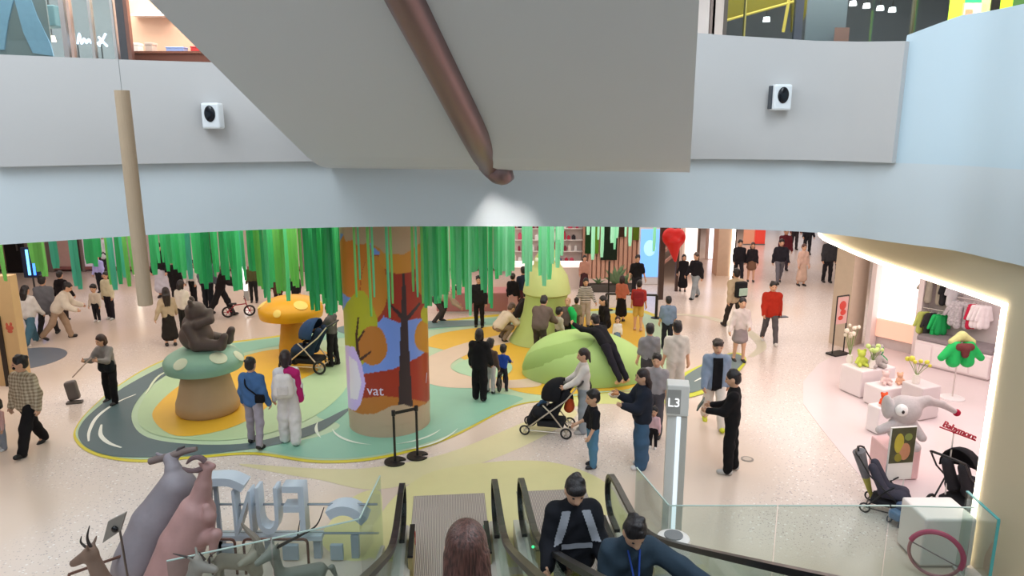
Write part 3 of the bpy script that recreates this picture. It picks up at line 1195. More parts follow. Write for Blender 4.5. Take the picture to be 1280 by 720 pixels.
# ================================================================== MUSHROOMS
def mushroom(name, lab, base, hs, r0, r1, rc, hc, m_st, m_cap, m_dot, dots):
    t = thing(name, lab, 'mushroom', base)
    st = [(0, 0), (r0 * .93, 0), (r0, .06), (r0 * .98, .25 * hs)]
    for i in range(1, 9):
        u = i / 8
        st.append((r0 * .98 + (r1 - r0 * .98) * (u ** .8), hs * (.25 + .75 * u)))
    st.append((0, hs))
    MB().lathe(st, 40).build('stem', m_st, t, smooth=True)
    pr = [(0, hs * .98), (r1 * .9, hs * .97), (rc * .8, hs * .93), (rc * .96, hs * .97)]
    for i in range(11):
        a = -.25 + (PI / 2 + .25) * i / 10
        pr.append((max(0, rc * math.cos(a) if a > 0 else rc * (1 - .04 * abs(a))), hs + hc * .28 + hc * .72 * math.sin(max(a, -.2))))
    pr.append((0, hs + hc))
    cap = MB().lathe(pr, 48).build('cap', m_cap, t, smooth=True)
    for (an, el, r) in dots:
        a, e = math.radians(an), math.radians(el)
        n_ = Vector((math.cos(e) * math.cos(a) / rc, math.cos(e) * math.sin(a) / rc, math.sin(e) / (hc * .72))).normalized()
        p = Vector((rc * math.cos(e) * math.cos(a), rc * math.cos(e) * math.sin(a), hs + hc * .28 + hc * .72 * math.sin(e)))
        q = Vector((0, 0, 1)).rotation_difference(n_).to_matrix().to_4x4()
        d = MB().lathe([(0, .012), (r * .7, .01), (r, -.004), (r, -.02), (0, -.02)], 24)
        d.V = [tuple(q @ Vector(v) + p) for v in d.V]
        d.build('spot', m_dot, cap, smooth=True)
    return t


g = gp(252, 522)
g.y += .35
g.z = .024
mushroom('mushroom_seat', 'large mushroom with tan stem and pale teal spotted cap', g, .95, .62, .43, .77, .42,
         mat('#B99A78', rough=.5, noise=.05), mat('#8FB8A2', rough=.45, noise=.05), mat('#D8DDC0', rough=.5), [(255, 28, .14), (320, 38, .17), (150, 30, .14), (60, 30, .14), (0, 20, .13)])
MG = g.copy()
g2 = gp(364, 448)
g2.y += .25
g2.z = .024
mushroom('mushroom_seat', 'yellow mushroom with pale spots standing behind the navy stroller', g2, 1.05, .36, .25, .80, .50,
         mat('#C9962F', rough=.5, noise=.05), mat('#E0A21E', rough=.4, noise=.05), mat('#F0CF6E', rough=.5), [(310, 40, .17), (262, 14, .1), (200, 30, .14), (90, 30, .14), (20, 30, .12)])

# ------------------------------------------------------------------ brown bear sculpture sitting on the teal mushroom
MBR = mat('#5E4D48', rough=.5, noise=.12, nscale=5)
bz = 1.345
o_ = Vector((MG.x - .06, MG.y, bz))


def bp(x, y, z):
    return tuple(o_ + Vector((x, y, z)) * 1.13)


bear_prims = [('e', bp(-.04, 0, .24), (.33, .30, .30), None), ('e', bp(-.03, 0, .45), (.26, .25, .24), None), ('e', bp(.0, -.02, .70), (.205, .20, .19), None),
              ('e', bp(.17, -.03, .66), (.10, .10, .085), None), ('c', bp(-.10, .12, .86), bp(-.12, .12, .90), .05, .045), ('c', bp(-.02, -.16, .86), bp(-.02, -.17, .90), .05, .045),
              ('c', bp(.08, -.2, .5), bp(.28, -.12, .56), .10, .075), ('c', bp(.28, -.12, .56), bp(.26, -.02, .70), .075, .055), ('c', bp(-.08, -.24, .46), bp(.05, -.30, .2), .10, .08),
              ('c', bp(.05, .22, .16), bp(.42, .24, .10), .13, .10), ('c', bp(.05, -.22, .13), bp(.46, -.20, .12), .14, .10),
              ('c', bp(.47, -.20, .10), bp(.54, -.20, .28), .09, .075), ('c', bp(.43, .24, .10), bp(.50, .24, .28), .09, .075)]
bear = link('bear_sculpture', soft_data('bear_sculpture', bear_prims, MBR, .022, .06))
tag(bear, 'dark brown bear sculpture sitting on the teal mushroom', 'sculpture')

# ================================================================== GREEN HILL AND GREEN TREE MUSHROOM
MGREEN = mat('#AACA7C', rough=.55, noise=.05, nscale=2)
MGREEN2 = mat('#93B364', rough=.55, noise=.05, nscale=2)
hc = gp(742, 470)
hill = thing('climbing_hill', 'low green climbing hill with a darker crescent dip', 'play hill', (hc.x - .16, hc.y + .2, .024))
prof = [(0, -.0)] + [(1.52 * math.cos(a * PI / 24), 1.02 * math.sin(a * PI / 24) ** .92) for a in range(0, 13)]
hm = MB().lathe(prof[1:], 64)
hm.V = [(x * 1.0, y * .72, z * (1 - .1 * x / 1.6)) for x, y, z in hm.V]
hm.build('dome', MGREEN, hill, smooth=True)
# crescent groove: a darker fin that leans against the dome
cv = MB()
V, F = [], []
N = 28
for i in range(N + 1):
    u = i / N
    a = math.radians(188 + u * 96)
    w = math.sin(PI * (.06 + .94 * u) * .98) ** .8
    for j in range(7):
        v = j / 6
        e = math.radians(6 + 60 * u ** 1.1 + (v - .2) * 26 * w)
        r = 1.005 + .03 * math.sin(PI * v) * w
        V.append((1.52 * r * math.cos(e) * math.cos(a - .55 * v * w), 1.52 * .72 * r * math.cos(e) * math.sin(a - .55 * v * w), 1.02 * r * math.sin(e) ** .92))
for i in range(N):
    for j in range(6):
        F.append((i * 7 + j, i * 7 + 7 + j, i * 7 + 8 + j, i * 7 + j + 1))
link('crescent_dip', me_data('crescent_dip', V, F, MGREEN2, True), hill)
tb = gp(676, 432)
tree = thing('green_tree_column', 'pale green tapering tree column with round cap in the play area', 'play column', (tb.x, tb.y + .5, .024))
tk = MB().lathe([(0, 0), (.86, 0), (.80, .12), (.66, .4), (.58, .8), (.57, 1.25), (.6, 1.32), (0, 1.32)], 48)
tk.V = [(x + .17 * (z / 1.32), y, z) for x, y, z in tk.V]
tk.build('trunk', mat('#B3C678', rough=.5, noise=.04), tree, smooth=True)
MB().lathe([(0, 1.28), (.6, 1.3), (.645, 1.34), (.64, 1.42), (.56, 1.8), (.42, 2.02), (.36, 2.1), (.35, 2.25), (.2, 2.5), (0, 2.52)], 48).build('cap', mat('#CBD58C', rough=.5, noise=.04), tree, smooth=True, loc=(.17, 0, 0))
MB().ball((-.12, -.30, 2.28), (.05, .03, .06), 12, 8).build('eye', plastic('#F2F0DC'), tree, smooth=True)
MB().ball((.38, -.32, 2.28), (.05, .03, .06), 12, 8).build('eye', plastic('#F2F0DC'), tree, smooth=True)

# ================================================================== HANGING RIBBONS
RC = ['#6ADA9E', '#76E0A6', '#5CD094', '#92EABC', '#7CDCC6', '#A2E48E', '#AEEFD0', '#C8F7E0']
RNAME = ['green', 'green', 'green', 'light-green', 'teal', 'leaf-green', 'mint', 'pale-mint']
def ribbon_mat(h):
    m = mat(h, rough=.6, noise=.06, nscale=2, spec=.2, key='ribbon_' + h)
    b = m.node_tree.nodes['Principled BSDF']
    nt = m.node_tree
    if 'sheer' not in nt.nodes:
        tl_ = nt.nodes.new('ShaderNodeBsdfTranslucent')
        tl_.name = 'sheer'
        tl_.inputs['Color'].default_value = (*C(h), 1)
        mx = nt.nodes.new('ShaderNodeMixShader')
        mx.inputs['Fac'].default_value = .45
        nt.links.new(b.outputs[0], mx.inputs[1])
        nt.links.new(tl_.outputs[0], mx.inputs[2])
        nt.links.new(mx.outputs[0], nt.nodes['Material Output'].inputs['Surface'])
    return m


rib_mesh = {}
rr = random.Random(3)


def ribbon_data(ci, var):
    if (ci, var) in rib_mesh:
        return rib_mesh[(ci, var)]
    V, F = [], []
    N = 8
    q = random.Random(var)
    tw0, tw1, fold = q.uniform(-.5, .5), q.uniform(-.7, .7), q.uniform(.15, .35)
    for i in range(N + 1):
        u = i / N
        a = tw0 + (tw1 - tw0) * u
        sw = .06 * math.sin(3 * u + var)
        w = .5 if u < .97 else .5 - .12
        for (x, y) in ((-w, 0), (0, fold), (w, 0), (w, -.03), (0, fold - .03), (-w, -.03)):
            V.append((x * math.cos(a) - y * math.sin(a) + sw, x * math.sin(a) + y * math.cos(a), -u))
    for i in range(N):
        for k in range(6):
            k2 = (k + 1) % 6
            F.append((i * 6 + k, i * 6 + k2, i * 6 + 6 + k2, i * 6 + 6 + k))
    F += [(0, 1, 2, 3, 4, 5), tuple(N * 6 + k for k in (5, 4, 3, 2, 1, 0))]
    rib_mesh[(ci, var)] = me_data('ribbon', V, F, ribbon_mat(RC[ci]))
    return rib_mesh[(ci, var)]


def ribbon(px, bottom, Y, wpx, ci, lab, grp):
    p = ay(px, bottom, Y)
    o = link('hanging_ribbon', ribbon_data(ci, rr.randrange(7)), None, (p.x, Y, CEIL + .005))
    o.scale = (wpx / FPX * Y * 1.2, wpx / FPX * Y * 1.0, CEIL - max(p.z, .8))
    size = 'short' if p.z > 3.0 else ('long' if p.z < 2.35 else 'medium')
    tag(o, size + ' ' + RNAME[ci] + ' ' + lab[lab.index('ribbon'):], 'ribbon', grp)


ZG = [('bright green ribbon hanging from the ceiling at the tan sign panel side', 'ribbons beside the tan panel',
       [(7, 352, 8, 5), (4, 340, 5, 5), (42, 330, 9, 5), (50, 340, 8, 5), (57, 346, 8, 5), (47, 322, 6, 5), (70, 336, 8, 4), (97, 358, 8, 4), (101, 362, 6, 4), (94, 340, 5, 4), (113, 330, 9, 0), (120, 334, 9, 0), (124, 322, 6, 0)])]
for lab, grp, L in ZG:
    for (px, bt, w, ci) in L:
        ribbon(px, bt, 14.0 + rr.uniform(-.5, .6), w, ci, lab, grp)


def spread(x0, x1, step, b0, b1, cols, y0, y1, w0, w1, lab, grp, prof=None):
    x = x0
    while x <= x1:
        u = (x - x0) / max(1, x1 - x0)
        bt = (b0 + (b1 - b0) * u if prof is None else prof(x)) + rr.uniform(-16, 14)
        ribbon(x + rr.uniform(-1, 1), bt, rr.uniform(y0, y1), rr.uniform(w0, w1), rr.choice(cols), lab, grp)
        x += step * rr.uniform(.75, 1.3)


spread(141, 172, 5.0, 352, 360, [0, 1, 5, 4], 13.4, 15.0, 4, 7, 'green ribbon hanging behind the beige pole', 'ribbons behind the beige pole')
spread(194, 322, 4.9, 343, 354, [0, 1, 2, 4, 0], 13.4, 15.6, 3.5, 7, 'green ribbon hanging in the dense curtain over the bear side of the play area', 'ribbon curtain over the bear')
spread(324, 378, 4.2, 366, 364, [0, 1, 3, 5], 13.3, 15.2, 3, 6, 'green ribbon hanging in front of the yellow mushroom', 'ribbons before the yellow mushroom')
spread(386, 434, 2.6, 372, 392, [0, 2, 1, 2], 13.2, 14.8, 3, 6, 'deep green ribbon hanging between yellow mushroom and printed pillar', 'ribbons beside the printed pillar')
for (px, bt, w) in ((446, 372, 2.6), (450, 350, 2.2), (464, 396, 3), (468, 372, 2.4), (487, 398, 3), (491, 380, 2.6), (517, 365, 3), (522, 372, 2.4), (529, 380, 3)):
    ribbon(px, bt, 12.35 + rr.uniform(-.1, .1), w, rr.choice([1, 3, 5]), 'thin green ribbon hanging in front of the printed pillar', 'ribbons before the pillar')
spread(532, 560, 2.6, 382, 384, [0, 1, 3, 1], 13.0, 14.6, 3, 6, 'green ribbon hanging at the tree trunk side of the printed pillar', 'ribbons right behind the pillar')
spread(561, 641, 3.4, 364, 350, [1, 3, 0, 3, 6], 13.4, 15.6, 3, 6, 'green ribbon in the thin curtain above the man in the open black jacket', 'ribbons over the open jacket man',
       prof=lambda x: 362 if x < 582 else (384 if x < 588 else (372 if 605 < x < 616 else 350)))
for (px, bt, w, ci) in ((655, 330, 6, 6), (659, 358, 5, 6), (663, 340, 4, 6), (676, 345, 7, 3), (680, 358, 6, 6), (686, 350, 6, 3), (690, 330, 5, 6), (697, 335, 5, 6), (702, 320, 4, 6), (699, 300, 5, 7)):
    ribbon(px, bt, 15.2 + rr.uniform(-.4, .4), w, ci, 'mint ribbon hanging in front of the pale green tree column', 'ribbons before the tree column')
for (px, bt, w, ci) in ((735, 294, 4, 7), (741, 325, 4, 7), (752, 322, 4, 7), (748, 300, 3, 7), (765, 304, 5, 7), (771, 298, 4, 7), (768, 312, 3, 6), (787, 308, 4, 7), (817, 315, 4, 6), (782, 296, 3, 7)):
    ribbon(px, bt, 16.5 + rr.uniform(-.4, .4), w, ci, 'short pale mint ribbon hanging before the wooden slat wall', 'ribbons before the slat wall')

# ================================================================== QUEUE POSTS by the pillar
def cpx(a, b):
    return gp(a, b)


qs = thing('belt_barrier', 'pair of black belt barrier posts standing before the printed pillar', 'barrier', (0, 0, 0))
q0, q1 = cpx(494, 578), cpx(522, 571)
M_BLK = plastic('#1E1C1C', .45)
for q in (q0, q1):
    poly = [(.19 * math.cos(a), .19 * math.sin(a)) for a in np.linspace(math.radians(20), math.radians(340), 30)] + [(.07 * math.cos(a), .07 * math.sin(a)) for a in np.linspace(math.radians(340), math.radians(20), 16)]
    poly2 = [(q.x + x, q.y + y) for x, y in poly]
    b = MB().prism(poly2, .004, .03)
    b.lathe([(0, .004), (.075, .004), (.075, .035), (0, .035)], 16, (q.x, q.y, 0))
    b.build('base', M_BLK, qs)
    MB().lathe([(0, .03), (.022, .03), (.022, .86), (.034, .87), (.034, .96), (0, .96)], 12, (q.x, q.y, 0)).build('post', M_BLK, qs)
dv = (q1 - q0)
MB().ribbon_tube([q0 + Vector((0, 0, .91)), q1 + Vector((0, 0, .91))], .012, .055, Vector((-dv.y, dv.x, 0))).build('belt', M_BLK, qs)
# ================================================================== FAR SHOPS OF THIS FLOOR
def pbox(mb, x0, y0, x1, y1, Y, depth=.1, zmin=None):
    """box whose front face fills the picture rectangle on the upright plane Y"""
    a, b = ay(x0, y0, Y), ay(x1, y1, Y)
    z0 = b.z if zmin is None else zmin
    return mb.box((a.x, Y, max(z0, 0)), (b.x, Y + depth, a.z))


YB = 29.0
xa, xb = -33.5, ay(735, 320, YB).x
bw = struct('wall_back', MB().box((xa, YB + .3, 0), (xb, YB + .5, CEIL)).data('wall_back', mat('#CDB0AA', rough=.6, noise=.05, nscale=.7)))
struct('baseboard_back', MB().box((xa, YB + .22, 0), (xb, YB + .3, .1)).data('baseboard_back', mat('#7A4A48', rough=.5)))
# shop bays along the back wall
bays = [(-60, 10, '#D8B9A0', 0), (36, 62, '#C9B7B0', 0), (66, 96, '#D3AEA8', 0), (105, 150, '#D9C9D6', 1), (160, 205, '#C7B4B4', 0), (212, 262, '#BDAFA8', 1), (270, 318, '#C9B9AE', 0), (326, 380, '#C2A8A0', 1), (390, 430, '#D3C2BA', 0)]
for (x0, x1, hx, lit) in bays:
    t = thing('shop_bay', {(-60): 'peach', 36: 'grey beige', 66: 'rose', 105: 'lilac lit', 160: 'dusty pink', 212: 'pale lit', 270: 'cream', 326: 'brown pink lit', 390: 'ivory'}[x0] + ' shop bay panel in the far wall behind the ribbons', 'shop front', (0, YB, 0))
    X0, X1 = ay(x0, 330, YB).x, ay(x1, 330, YB).x
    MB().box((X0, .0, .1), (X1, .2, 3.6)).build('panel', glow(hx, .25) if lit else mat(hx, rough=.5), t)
    MB().box((X0 - .06, -.06, 0), (X0 + .04, .22, 3.7)).build('jamb', plastic('#8A7A76'), t)
    MB().box((X1 - .04, -.06, 0), (X1 + .06, .22, 3.7)).build('jamb', plastic('#8A7A76'), t)
    MB().box((X0, -.04, .1), (X1, .0, .22)).build('sill', plastic('#A06A68'), t)
t = thing('black_door', 'black shop door panel in the far wall beside the tan panel', 'door', (0, YB - .1, 0))
X0, X1 = ay(11, 320, YB).x, ay(33, 320, YB).x
MB().box((X0, -.1, 0), (X1, .05, 3.4)).build('leaf', plastic('#1D1B1E'), t)
MB().box((X1 - .2, -.16, .9), (X1 - .16, -.1, 1.5)).build('handle', metal('#888888'), t)
# lit strips
for (x, y0, y1, Y, hx, lab) in ((305, 333, 363, 24, '#FFFFFF', 'white vertical light strip behind the ribbon curtain'), (166, 305, 345, 26, '#FFF2DC', 'slim warm light strip behind the beige pole'),
                                (578, 370, 385, 22.5, '#FFF0EE', 'short white light strip above the rose bench')):
    a, b = ay(x, y0, Y), ay(x, y1, Y)
    t = thing('light_strip', lab, 'lamp', (a.x, Y, 0))
    MB().box((-.06, -.03, max(.02, b.z)), (.06, .0, a.z)).build('tube', glow(hx, 3), t)
    MB().box((-.08, 0, 0), (.08, .05, a.z)).build('stand', plastic('#BBBBBB'), t)
t = thing('screen_stand', 'small stand with a blue glowing screen near the dark green ribbons', 'screen', gp(45, 372))
MB().box((-.28, -.05, .7), (.3, .05, 1.75), bev=.02).build('casing', plastic('#2A3550'), t)
MB().box((-.1, -.07, .8), (-.02, -.05, 1.68)).build('screen_line', glow('#66B5FF', 3), t)
MB().box((.08, -.07, .8), (.16, -.05, 1.68)).build('screen_line', glow('#3F7BE8', 3), t)
MB().box((-.2, -.2, 0), (.2, .2, .05)).build('foot', plastic('#333333'), t)
MB().tube([(0, 0, .04), (0, 0, .72)], .03, 8).build('leg', plastic('#333333'), t)

# tan advertising panel at the picture edge
Yt = 15.6
t = thing('tan_totem', 'tall tan advertising panel with a dark seam and small red drawing', 'sign', (0, Yt, 0))
a, b = ay(-60, 345, Yt), ay(11, 345, Yt)
MB().box((a.x, 0, 0), (b.x, .25, a.z), bev=.01).build('panel', mat('#D0AE7E', rough=.5, noise=.04), t)
c = ay(3, 430, Yt)
MB().box((c.x - .05, -.03, 0), (c.x + .05, 0, a.z - .9)).build('dark_seam', plastic('#2A2019'), t)
c = ay(12, 410, Yt)
for (dx, dz, rx, rz_) in ((0, 0, .09, .06), (-.05, .07, .03, .05), (.04, .09, .03, .04), (.0, -.08, .06, .04)):
    MB().ball((c.x + dx, 0, c.z + dz), (rx, .012, rz_), 12, 8).build('red_print', mat('#C25B45', rough=.5), t)

# long rose bench and pale counter (middle)
t = thing('rose_bench', 'long low rose red bench block with white edge behind the ribbons', 'bench', (0, 22.2, 0))
a, b = ay(545, 366, 22.2), ay(648, 366, 22.2)
MB().box((a.x, 0, .06), (b.x, .9, a.z), bev=.03).build('body', mat('#B97C7C', rough=.5), t)
MB().box((a.x + .05, .05, 0), (b.x - .05, .85, .06)).build('plinth', plastic('#EDE6E4'), t)
t = thing('white_counter', 'long white shop counter with lit top edge behind the tree column', 'counter', (0, 25.7, 0))
a, b = ay(640, 330, 25.7), ay(734, 330, 25.7)
MB().box((a.x, 0, 0), (b.x, .6, a.z - .12)).build('body', plastic('#DCCDC8'), t)
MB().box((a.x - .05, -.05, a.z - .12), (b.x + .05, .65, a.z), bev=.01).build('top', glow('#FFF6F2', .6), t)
# wall shelves with red, white and dark goods
sh_ = thing('goods_rack', 'white wall rack behind the counter full of red and white goods', 'rack', (0, 28.2, 0))
a, b = ay(640, 285, 28.2), ay(728, 318, 28.2)
MB().box((a.x, .3, 0), (b.x, .36, 2.6)).build('back_panel', plastic('#E6D9D6'), sh_)
for zz in (.5, .95, 1.4, 1.85, 2.3):
    MB().box((a.x, 0, zz), (b.x, .3, zz + .03)).build('shelf', plastic('#F1ECEA'), sh_)
rg = random.Random(11)
gc = ['#C2274A', '#F2F2F2', '#2A2630', '#D85A78', '#EDE3DD', '#8E3048', '#3E5BA0']
gm = {}
gn = 0
for zz in (.53, .98, 1.43, 1.88):
    x = a.x + .1
    while x < b.x - .15:
        w = rg.uniform(.1, .2)
        hx = rg.choice(gc)
        hh = rg.uniform(.16, .34)
        if hx not in gm:
            mbx = MB().box((-.06, 0, 0), (.06, .12, .2), bev=.012)
            mbx.box((-.035, .02, .2), (.035, .1, .25), bev=.01)
            gm[hx] = mbx.data('boxed_toy', plastic(hx))
        if rg.random() < .8:
            o = link('boxed_toy', gm[hx], None, (x, 28.25, zz))
            o.scale = (w / .14, 1, hh / .25)
            cn = {'#C2274A': 'crimson', '#F2F2F2': 'white', '#2A2630': 'black', '#D85A78': 'pink', '#EDE3DD': 'cream', '#8E3048': 'wine red', '#3E5BA0': 'blue'}[hx]
            sn = {.53: 'lowest', .98: 'second lowest', 1.43: 'third', 1.88: 'fourth'}[zz]
            tag(o, cn + ' boxed toy on the ' + sn + ' shelf of the white wall rack', 'toy', cn + ' toys on the ' + sn + ' rack shelf')
        x += w + rg.uniform(.03, .1)
# slat wall with green panels
Ys = 27.6
sw = struct('wall_slats', MB().box((ay(729, 320, Ys).x, Ys + .1, 0), (ay(826, 320, Ys).x, Ys + .3, CEIL)).data('wall_slats', mat('#C79F8C', rough=.6)))
x = ay(732, 320, Ys).x
xe = ay(800, 320, Ys).x
sl = MB().box((-.06, 0, 0), (.06, .1, 3.9)).data('slat', mat('#D7A891', rough=.5, noise=.1))
while x < xe:
    link('slat', sl, sw, (x, Ys, 0))
    x += .17
for (x0, y0, x1, y1, hx, lab) in ((732, 270, 739, 317, '#1C3B1C', 'narrow dark green banner at the slat wall end'), (741, 270, 748, 317, '#5F8F2A', 'leaf green banner on the slat wall'), (752, 270, 771, 325, '#1B2A1E', 'widest black green banner on the slat wall'),
                                  (774, 270, 783, 296, '#3A2A1E', 'short dark brown banner on the slat wall'), (792, 270, 803, 300, '#5C7320', 'olive banner on the slat wall beside the blue screen')):
    a, b = ay(x0, y0, Ys - .1), ay(x1, y1, Ys - .1)
    t = thing('wall_banner', lab, 'banner', (0, Ys - .12, 0))
    MB().box((a.x, 0, b.z), (b.x, .03, 3.6)).build('cloth', cloth(hx), t)
    MB().box((a.x - .03, -.01, 3.6), (b.x + .03, .1, 3.66)).build('rail', metal('#777777'), t)
# planter with agave
t = thing('planter', 'long dark planter box with agave plants before the slat wall', 'planter', (0, 25.2, 0))
a, b = ay(737, 366, 25.2), ay(792, 366, 25.2)
MB().box((a.x, 0, 0), (b.x, .4, .26), bev=.02).build('trough', plastic('#4A4642'), t)
MB().box((a.x + .03, .03, .24), (b.x - .03, .37, .27)).build('soil', mat('#3E352E', rough=.9), t)
rg = random.Random(5)


def leafblade(base, tip, w):
    base, tip = Vector(base), Vector(tip)
    d_ = tip - base
    sd_ = d_.cross(Vector((0, 1, .2))).normalized() * w
    mid = base + d_ * .5 + Vector((0, 0, d_.length * .1))
    nrm_ = Vector((0, -.02, 0))
    return [base - sd_ * .5, mid - sd_, tip, mid + sd_, base + sd_ * .5, mid + nrm_], [(0, 1, 5), (1, 2, 5), (2, 3, 5), (3, 4, 5), (4, 0, 5)]


for xo, sc in ((ay(770, 350, 25.4).x, 1.0), (ay(782, 350, 25.4).x, .6), (ay(748, 350, 25.4).x, .4)):
    for i in range(14):
        an = 2 * PI * i / 14
        el = rg.uniform(.5, 1.3)
        L_ = rg.uniform(.5, .8) * sc
        V, F = leafblade((xo, .2, .26), (xo + L_ * math.cos(el) * math.cos(an), .2 + L_ * math.cos(el) * math.sin(an) * .6, .26 + L_ * math.sin(el)), .07 * sc)
        link('leaf', me_data('leaf', V, F, mat('#6E8A66', rough=.5)), t)
# blue screen
Yc = 26.5
t = thing('blue_screen', 'tall blue lit advertising screen beside the slat wall', 'screen', (0, Yc, 0))
a, b = ay(801, 300, Yc), ay(822, 346, Yc)
MB().box((a.x - .05, 0, 0), (b.x + .05, .12, a.z + .5), bev=.02).build('casing', plastic('#E4E0E0'), t)
MB().box((a.x, -.02, b.z), (b.x, 0, a.z + .4)).build('screen', glow('#6FA8F0', 1.1), t)
MB().ball(((a.x + b.x) / 2, -.02, a.z - .3), (.22, .01, .3), 16, 10).build('cloud_print', glow('#9CC8FF', 1.1), t)
# bronze portal frames
t = thing('portal_frame', 'pair of dark bronze portal posts with slanted wooden fins', 'frame', (0, 0, 0))
for (px, py, w) in ((825, 374, .17), (845, 364, .10)):
    g = gp(px, py)
    MB().box((g.x - w / 2, g.y - w / 2, 0), (g.x + w / 2, g.y + w / 2, CEIL)).build('post', mat('#4A3730', rough=.4), t)
g0, g1 = gp(825, 374), gp(845, 364)
for zz in (1.2, 1.6, 2.0, 2.6):
    MB().ribbon_tube([g0 + Vector((0, 0, zz)), g1 + Vector((0, 0, zz + .25))], .06, .1, Vector((.4, -1, 0))).build('fin', mat('#A5786A', rough=.5), t)
# red hanging heart fish
Yh = 23.4
c = ay(842, 303, Yh)
s_ = Yh / FPX
prims = [('e', (c.x - .12, Yh, c.z + .18), (.26, .16, .3), None), ('e', (c.x + .14, Yh, c.z + .16), (.24, .16, .3), None), ('c', (c.x, Yh, c.z), (c.x + .08, Yh, c.z - .6), .26, .05)]
o = link('red_balloon', soft_data('red_balloon', prims, mat('#D11F1F', rough=.35, noise=.05), .03, .06))
tag(o, 'red heart shaped balloon hanging beside the portal posts', 'balloon')
MB().tube([(c.x, Yh, c.z + .4), (c.x, Yh, CEIL + .02)], .006, 5).build('string', plastic('#AA2222'), o)

# shops along the left side of the far mall street
def swall(p, q, z0, z1, th=.15):
    d_ = (q - p)
    n_ = Vector((-d_.y, d_.x, 0)).normalized() * th
    mb = MB()
    V = [p, q, q + n_, p + n_]
    mb.prism([(v.x, v.y) for v in V], z0, z1)
    return mb


P_ = [gp(848, 366), gp(874, 338), gp(884, 330), gp(906, 320), gp(913, 345), gp(930, 322), gp(957, 306)]
st = [(Vector((5.9, 26.2, 0)), Vector((7.6, 31.0, 0)), '#E8DDD8', 'pale shop window wall'), (Vector((7.6, 31.0, 0)), Vector((8.2, 32.0, 0)), '#C9A48F', 'tan')]
wA = swall(Vector((6.3, 26.6, 0)), Vector((8.6, 33.5, 0)), 0, CEIL).data('wall_street_left', mat('#D9BDB0', rough=.5))
struct('wall_street_left', wA)
wB = swall(Vector((8.9, 36, 0)), Vector((12.5, 50, 0)), 0, CEIL).data('wall_street_far', mat('#D8B7A6', rough=.5))
struct('wall_street_far', wB)
wC = struct('wall_street_end', MB().box((8, 54, 0), (34, 54.3, CEIL)).data('wall_street_end', mat('#DCD2CF', rough=.5)))
# display window with dark mannequin
t = thing('display_window', 'bright shop display window behind the red balloon', 'display', (0, 0, 0))
a, b = ay(850, 285, 27.6), ay(870, 318, 27.6)
MB().box((a.x, 27.5, .2), (b.x, 27.6, 3)).build('lightbox', glow('#FFEFE4', 1.0), t)
MB().box((a.x - .06, 27.45, 0), (a.x, 27.65, 3.1)).build('frame', plastic('#5B4A42'), t)
MB().box((b.x, 27.45, 0), (b.x + .1, 27.65, 3.1)).build('frame', plastic('#5B4A42'), t)
# jeans lightbox
Yj = 31.8
t = thing('jeans_lightbox', 'bright white lightbox showing a figure in blue jeans', 'lightbox', (0, Yj, 0))
a, b = ay(887, 285, Yj), ay(906, 321, Yj)
MB().box((a.x, 0, .05), (b.x, .15, 3.2)).build('panel', glow('#F4F2FF', 1.6), t)
MB().box((a.x - .08, -.03, 0), (a.x, .18, 3.3)).build('frame', plastic('#C7B0A4'), t)
MB().box((b.x, -.03, 0), (b.x + .08, .18, 3.3)).build('frame', plastic('#C7B0A4'), t)
for p in ([(893, 280), (897, 280), (896, 314), (892, 314)], [(898, 280), (902, 280), (901, 300), (900, 314), (897, 314)]):
    q = [ay(x, y, Yj) for x, y in p]
    V = [(v.x, -.02, v.z) for v in q] + [(v.x, 0, v.z) for v in q]
    nn = len(q)
    link('printed_leg', me_data('printed_leg', V, [tuple(range(nn)), tuple(range(2 * nn - 1, nn - 1, -1))] + [(i, (i + 1) % nn, nn + (i + 1) % nn, nn + i) for i in range(nn)], cloth('#24509A')), t)
# column with LED edge
g = gp(913, 345)
t = struct('wall_street_column', MB().box((g.x - .55, g.y, 0), (g.x, g.y + .7, CEIL)).data('c', mat('#D4B79F', rough=.5)))
t = thing('led_edge', 'white led line on the corner of the tan column', 'lamp', (g.x, g.y, 0))
MB().box((-.02, -.05, .02), (.08, 0, 3.9)).build('led_tube', glow('#FFF6E8', 5), t)
MB().box((.08, -.05, .02), (.13, .1, 3.9)).build('profile', plastic('#3A2F2A'), t)
# orange shop panels and red sign
for (x0, x1, hx, y1, lab) in ((931, 943, '#D99678', 312, 'orange shop panel behind the walking couple'), (944, 956, '#E0483A', 303, 'red shop panel behind the woman in the brown skirt')):
    Yp = 36.0
    a, b = ay(x0, 280, Yp), ay(x1, y1, Yp)
    t = thing('shop_screen', lab, 'panel', (0, Yp, 0))
    MB().box((a.x, 0, 0.05), (b.x, .1, 2.8)).build('panel', glow(hx, .35), t)
    MB().box((a.x, -.05, 0), (b.x, .12, .05)).build('base', plastic('#777777'), t)
# far bright shop with counters and cars/display shapes
Yf = 46.0
for (x0, x1, y0, y1, hx, e, lab) in ((958, 975, 286, 300, '#B9BCC6', .0, 'grey counter before the far bright shop'), (976, 1000, 284, 296, '#FFFFFF', 1.0, 'bright white counter at the street end'), (1002, 1010, 280, 300, '#C99A80', 0, 'brown pillar shaped counter at the street end')):
    a, b = ay(x0, y0, Yf), ay(x1, y1, Yf)
    t = thing('far_counter', lab, 'counter', (0, Yf, 0))
    hh = max(a.z, .5)
    MB().box((a.x, 0, 0), (b.x, 1, hh * .9), bev=.03).build('body', glow(hx, e) if e else plastic(hx), t)
    MB().box((a.x - .05, -.05, hh * .9), (b.x + .05, 1.05, hh), bev=.02).build('top', plastic('#F5F3F0'), t)
for (x, w, hx) in ((870, 12, '#E8D3C4'), (985, 40, '#F4F1F4')):
    pass
t = thing('far_window', 'wide bright shop window closing the far mall street', 'shop front', (0, 53.8, 0))
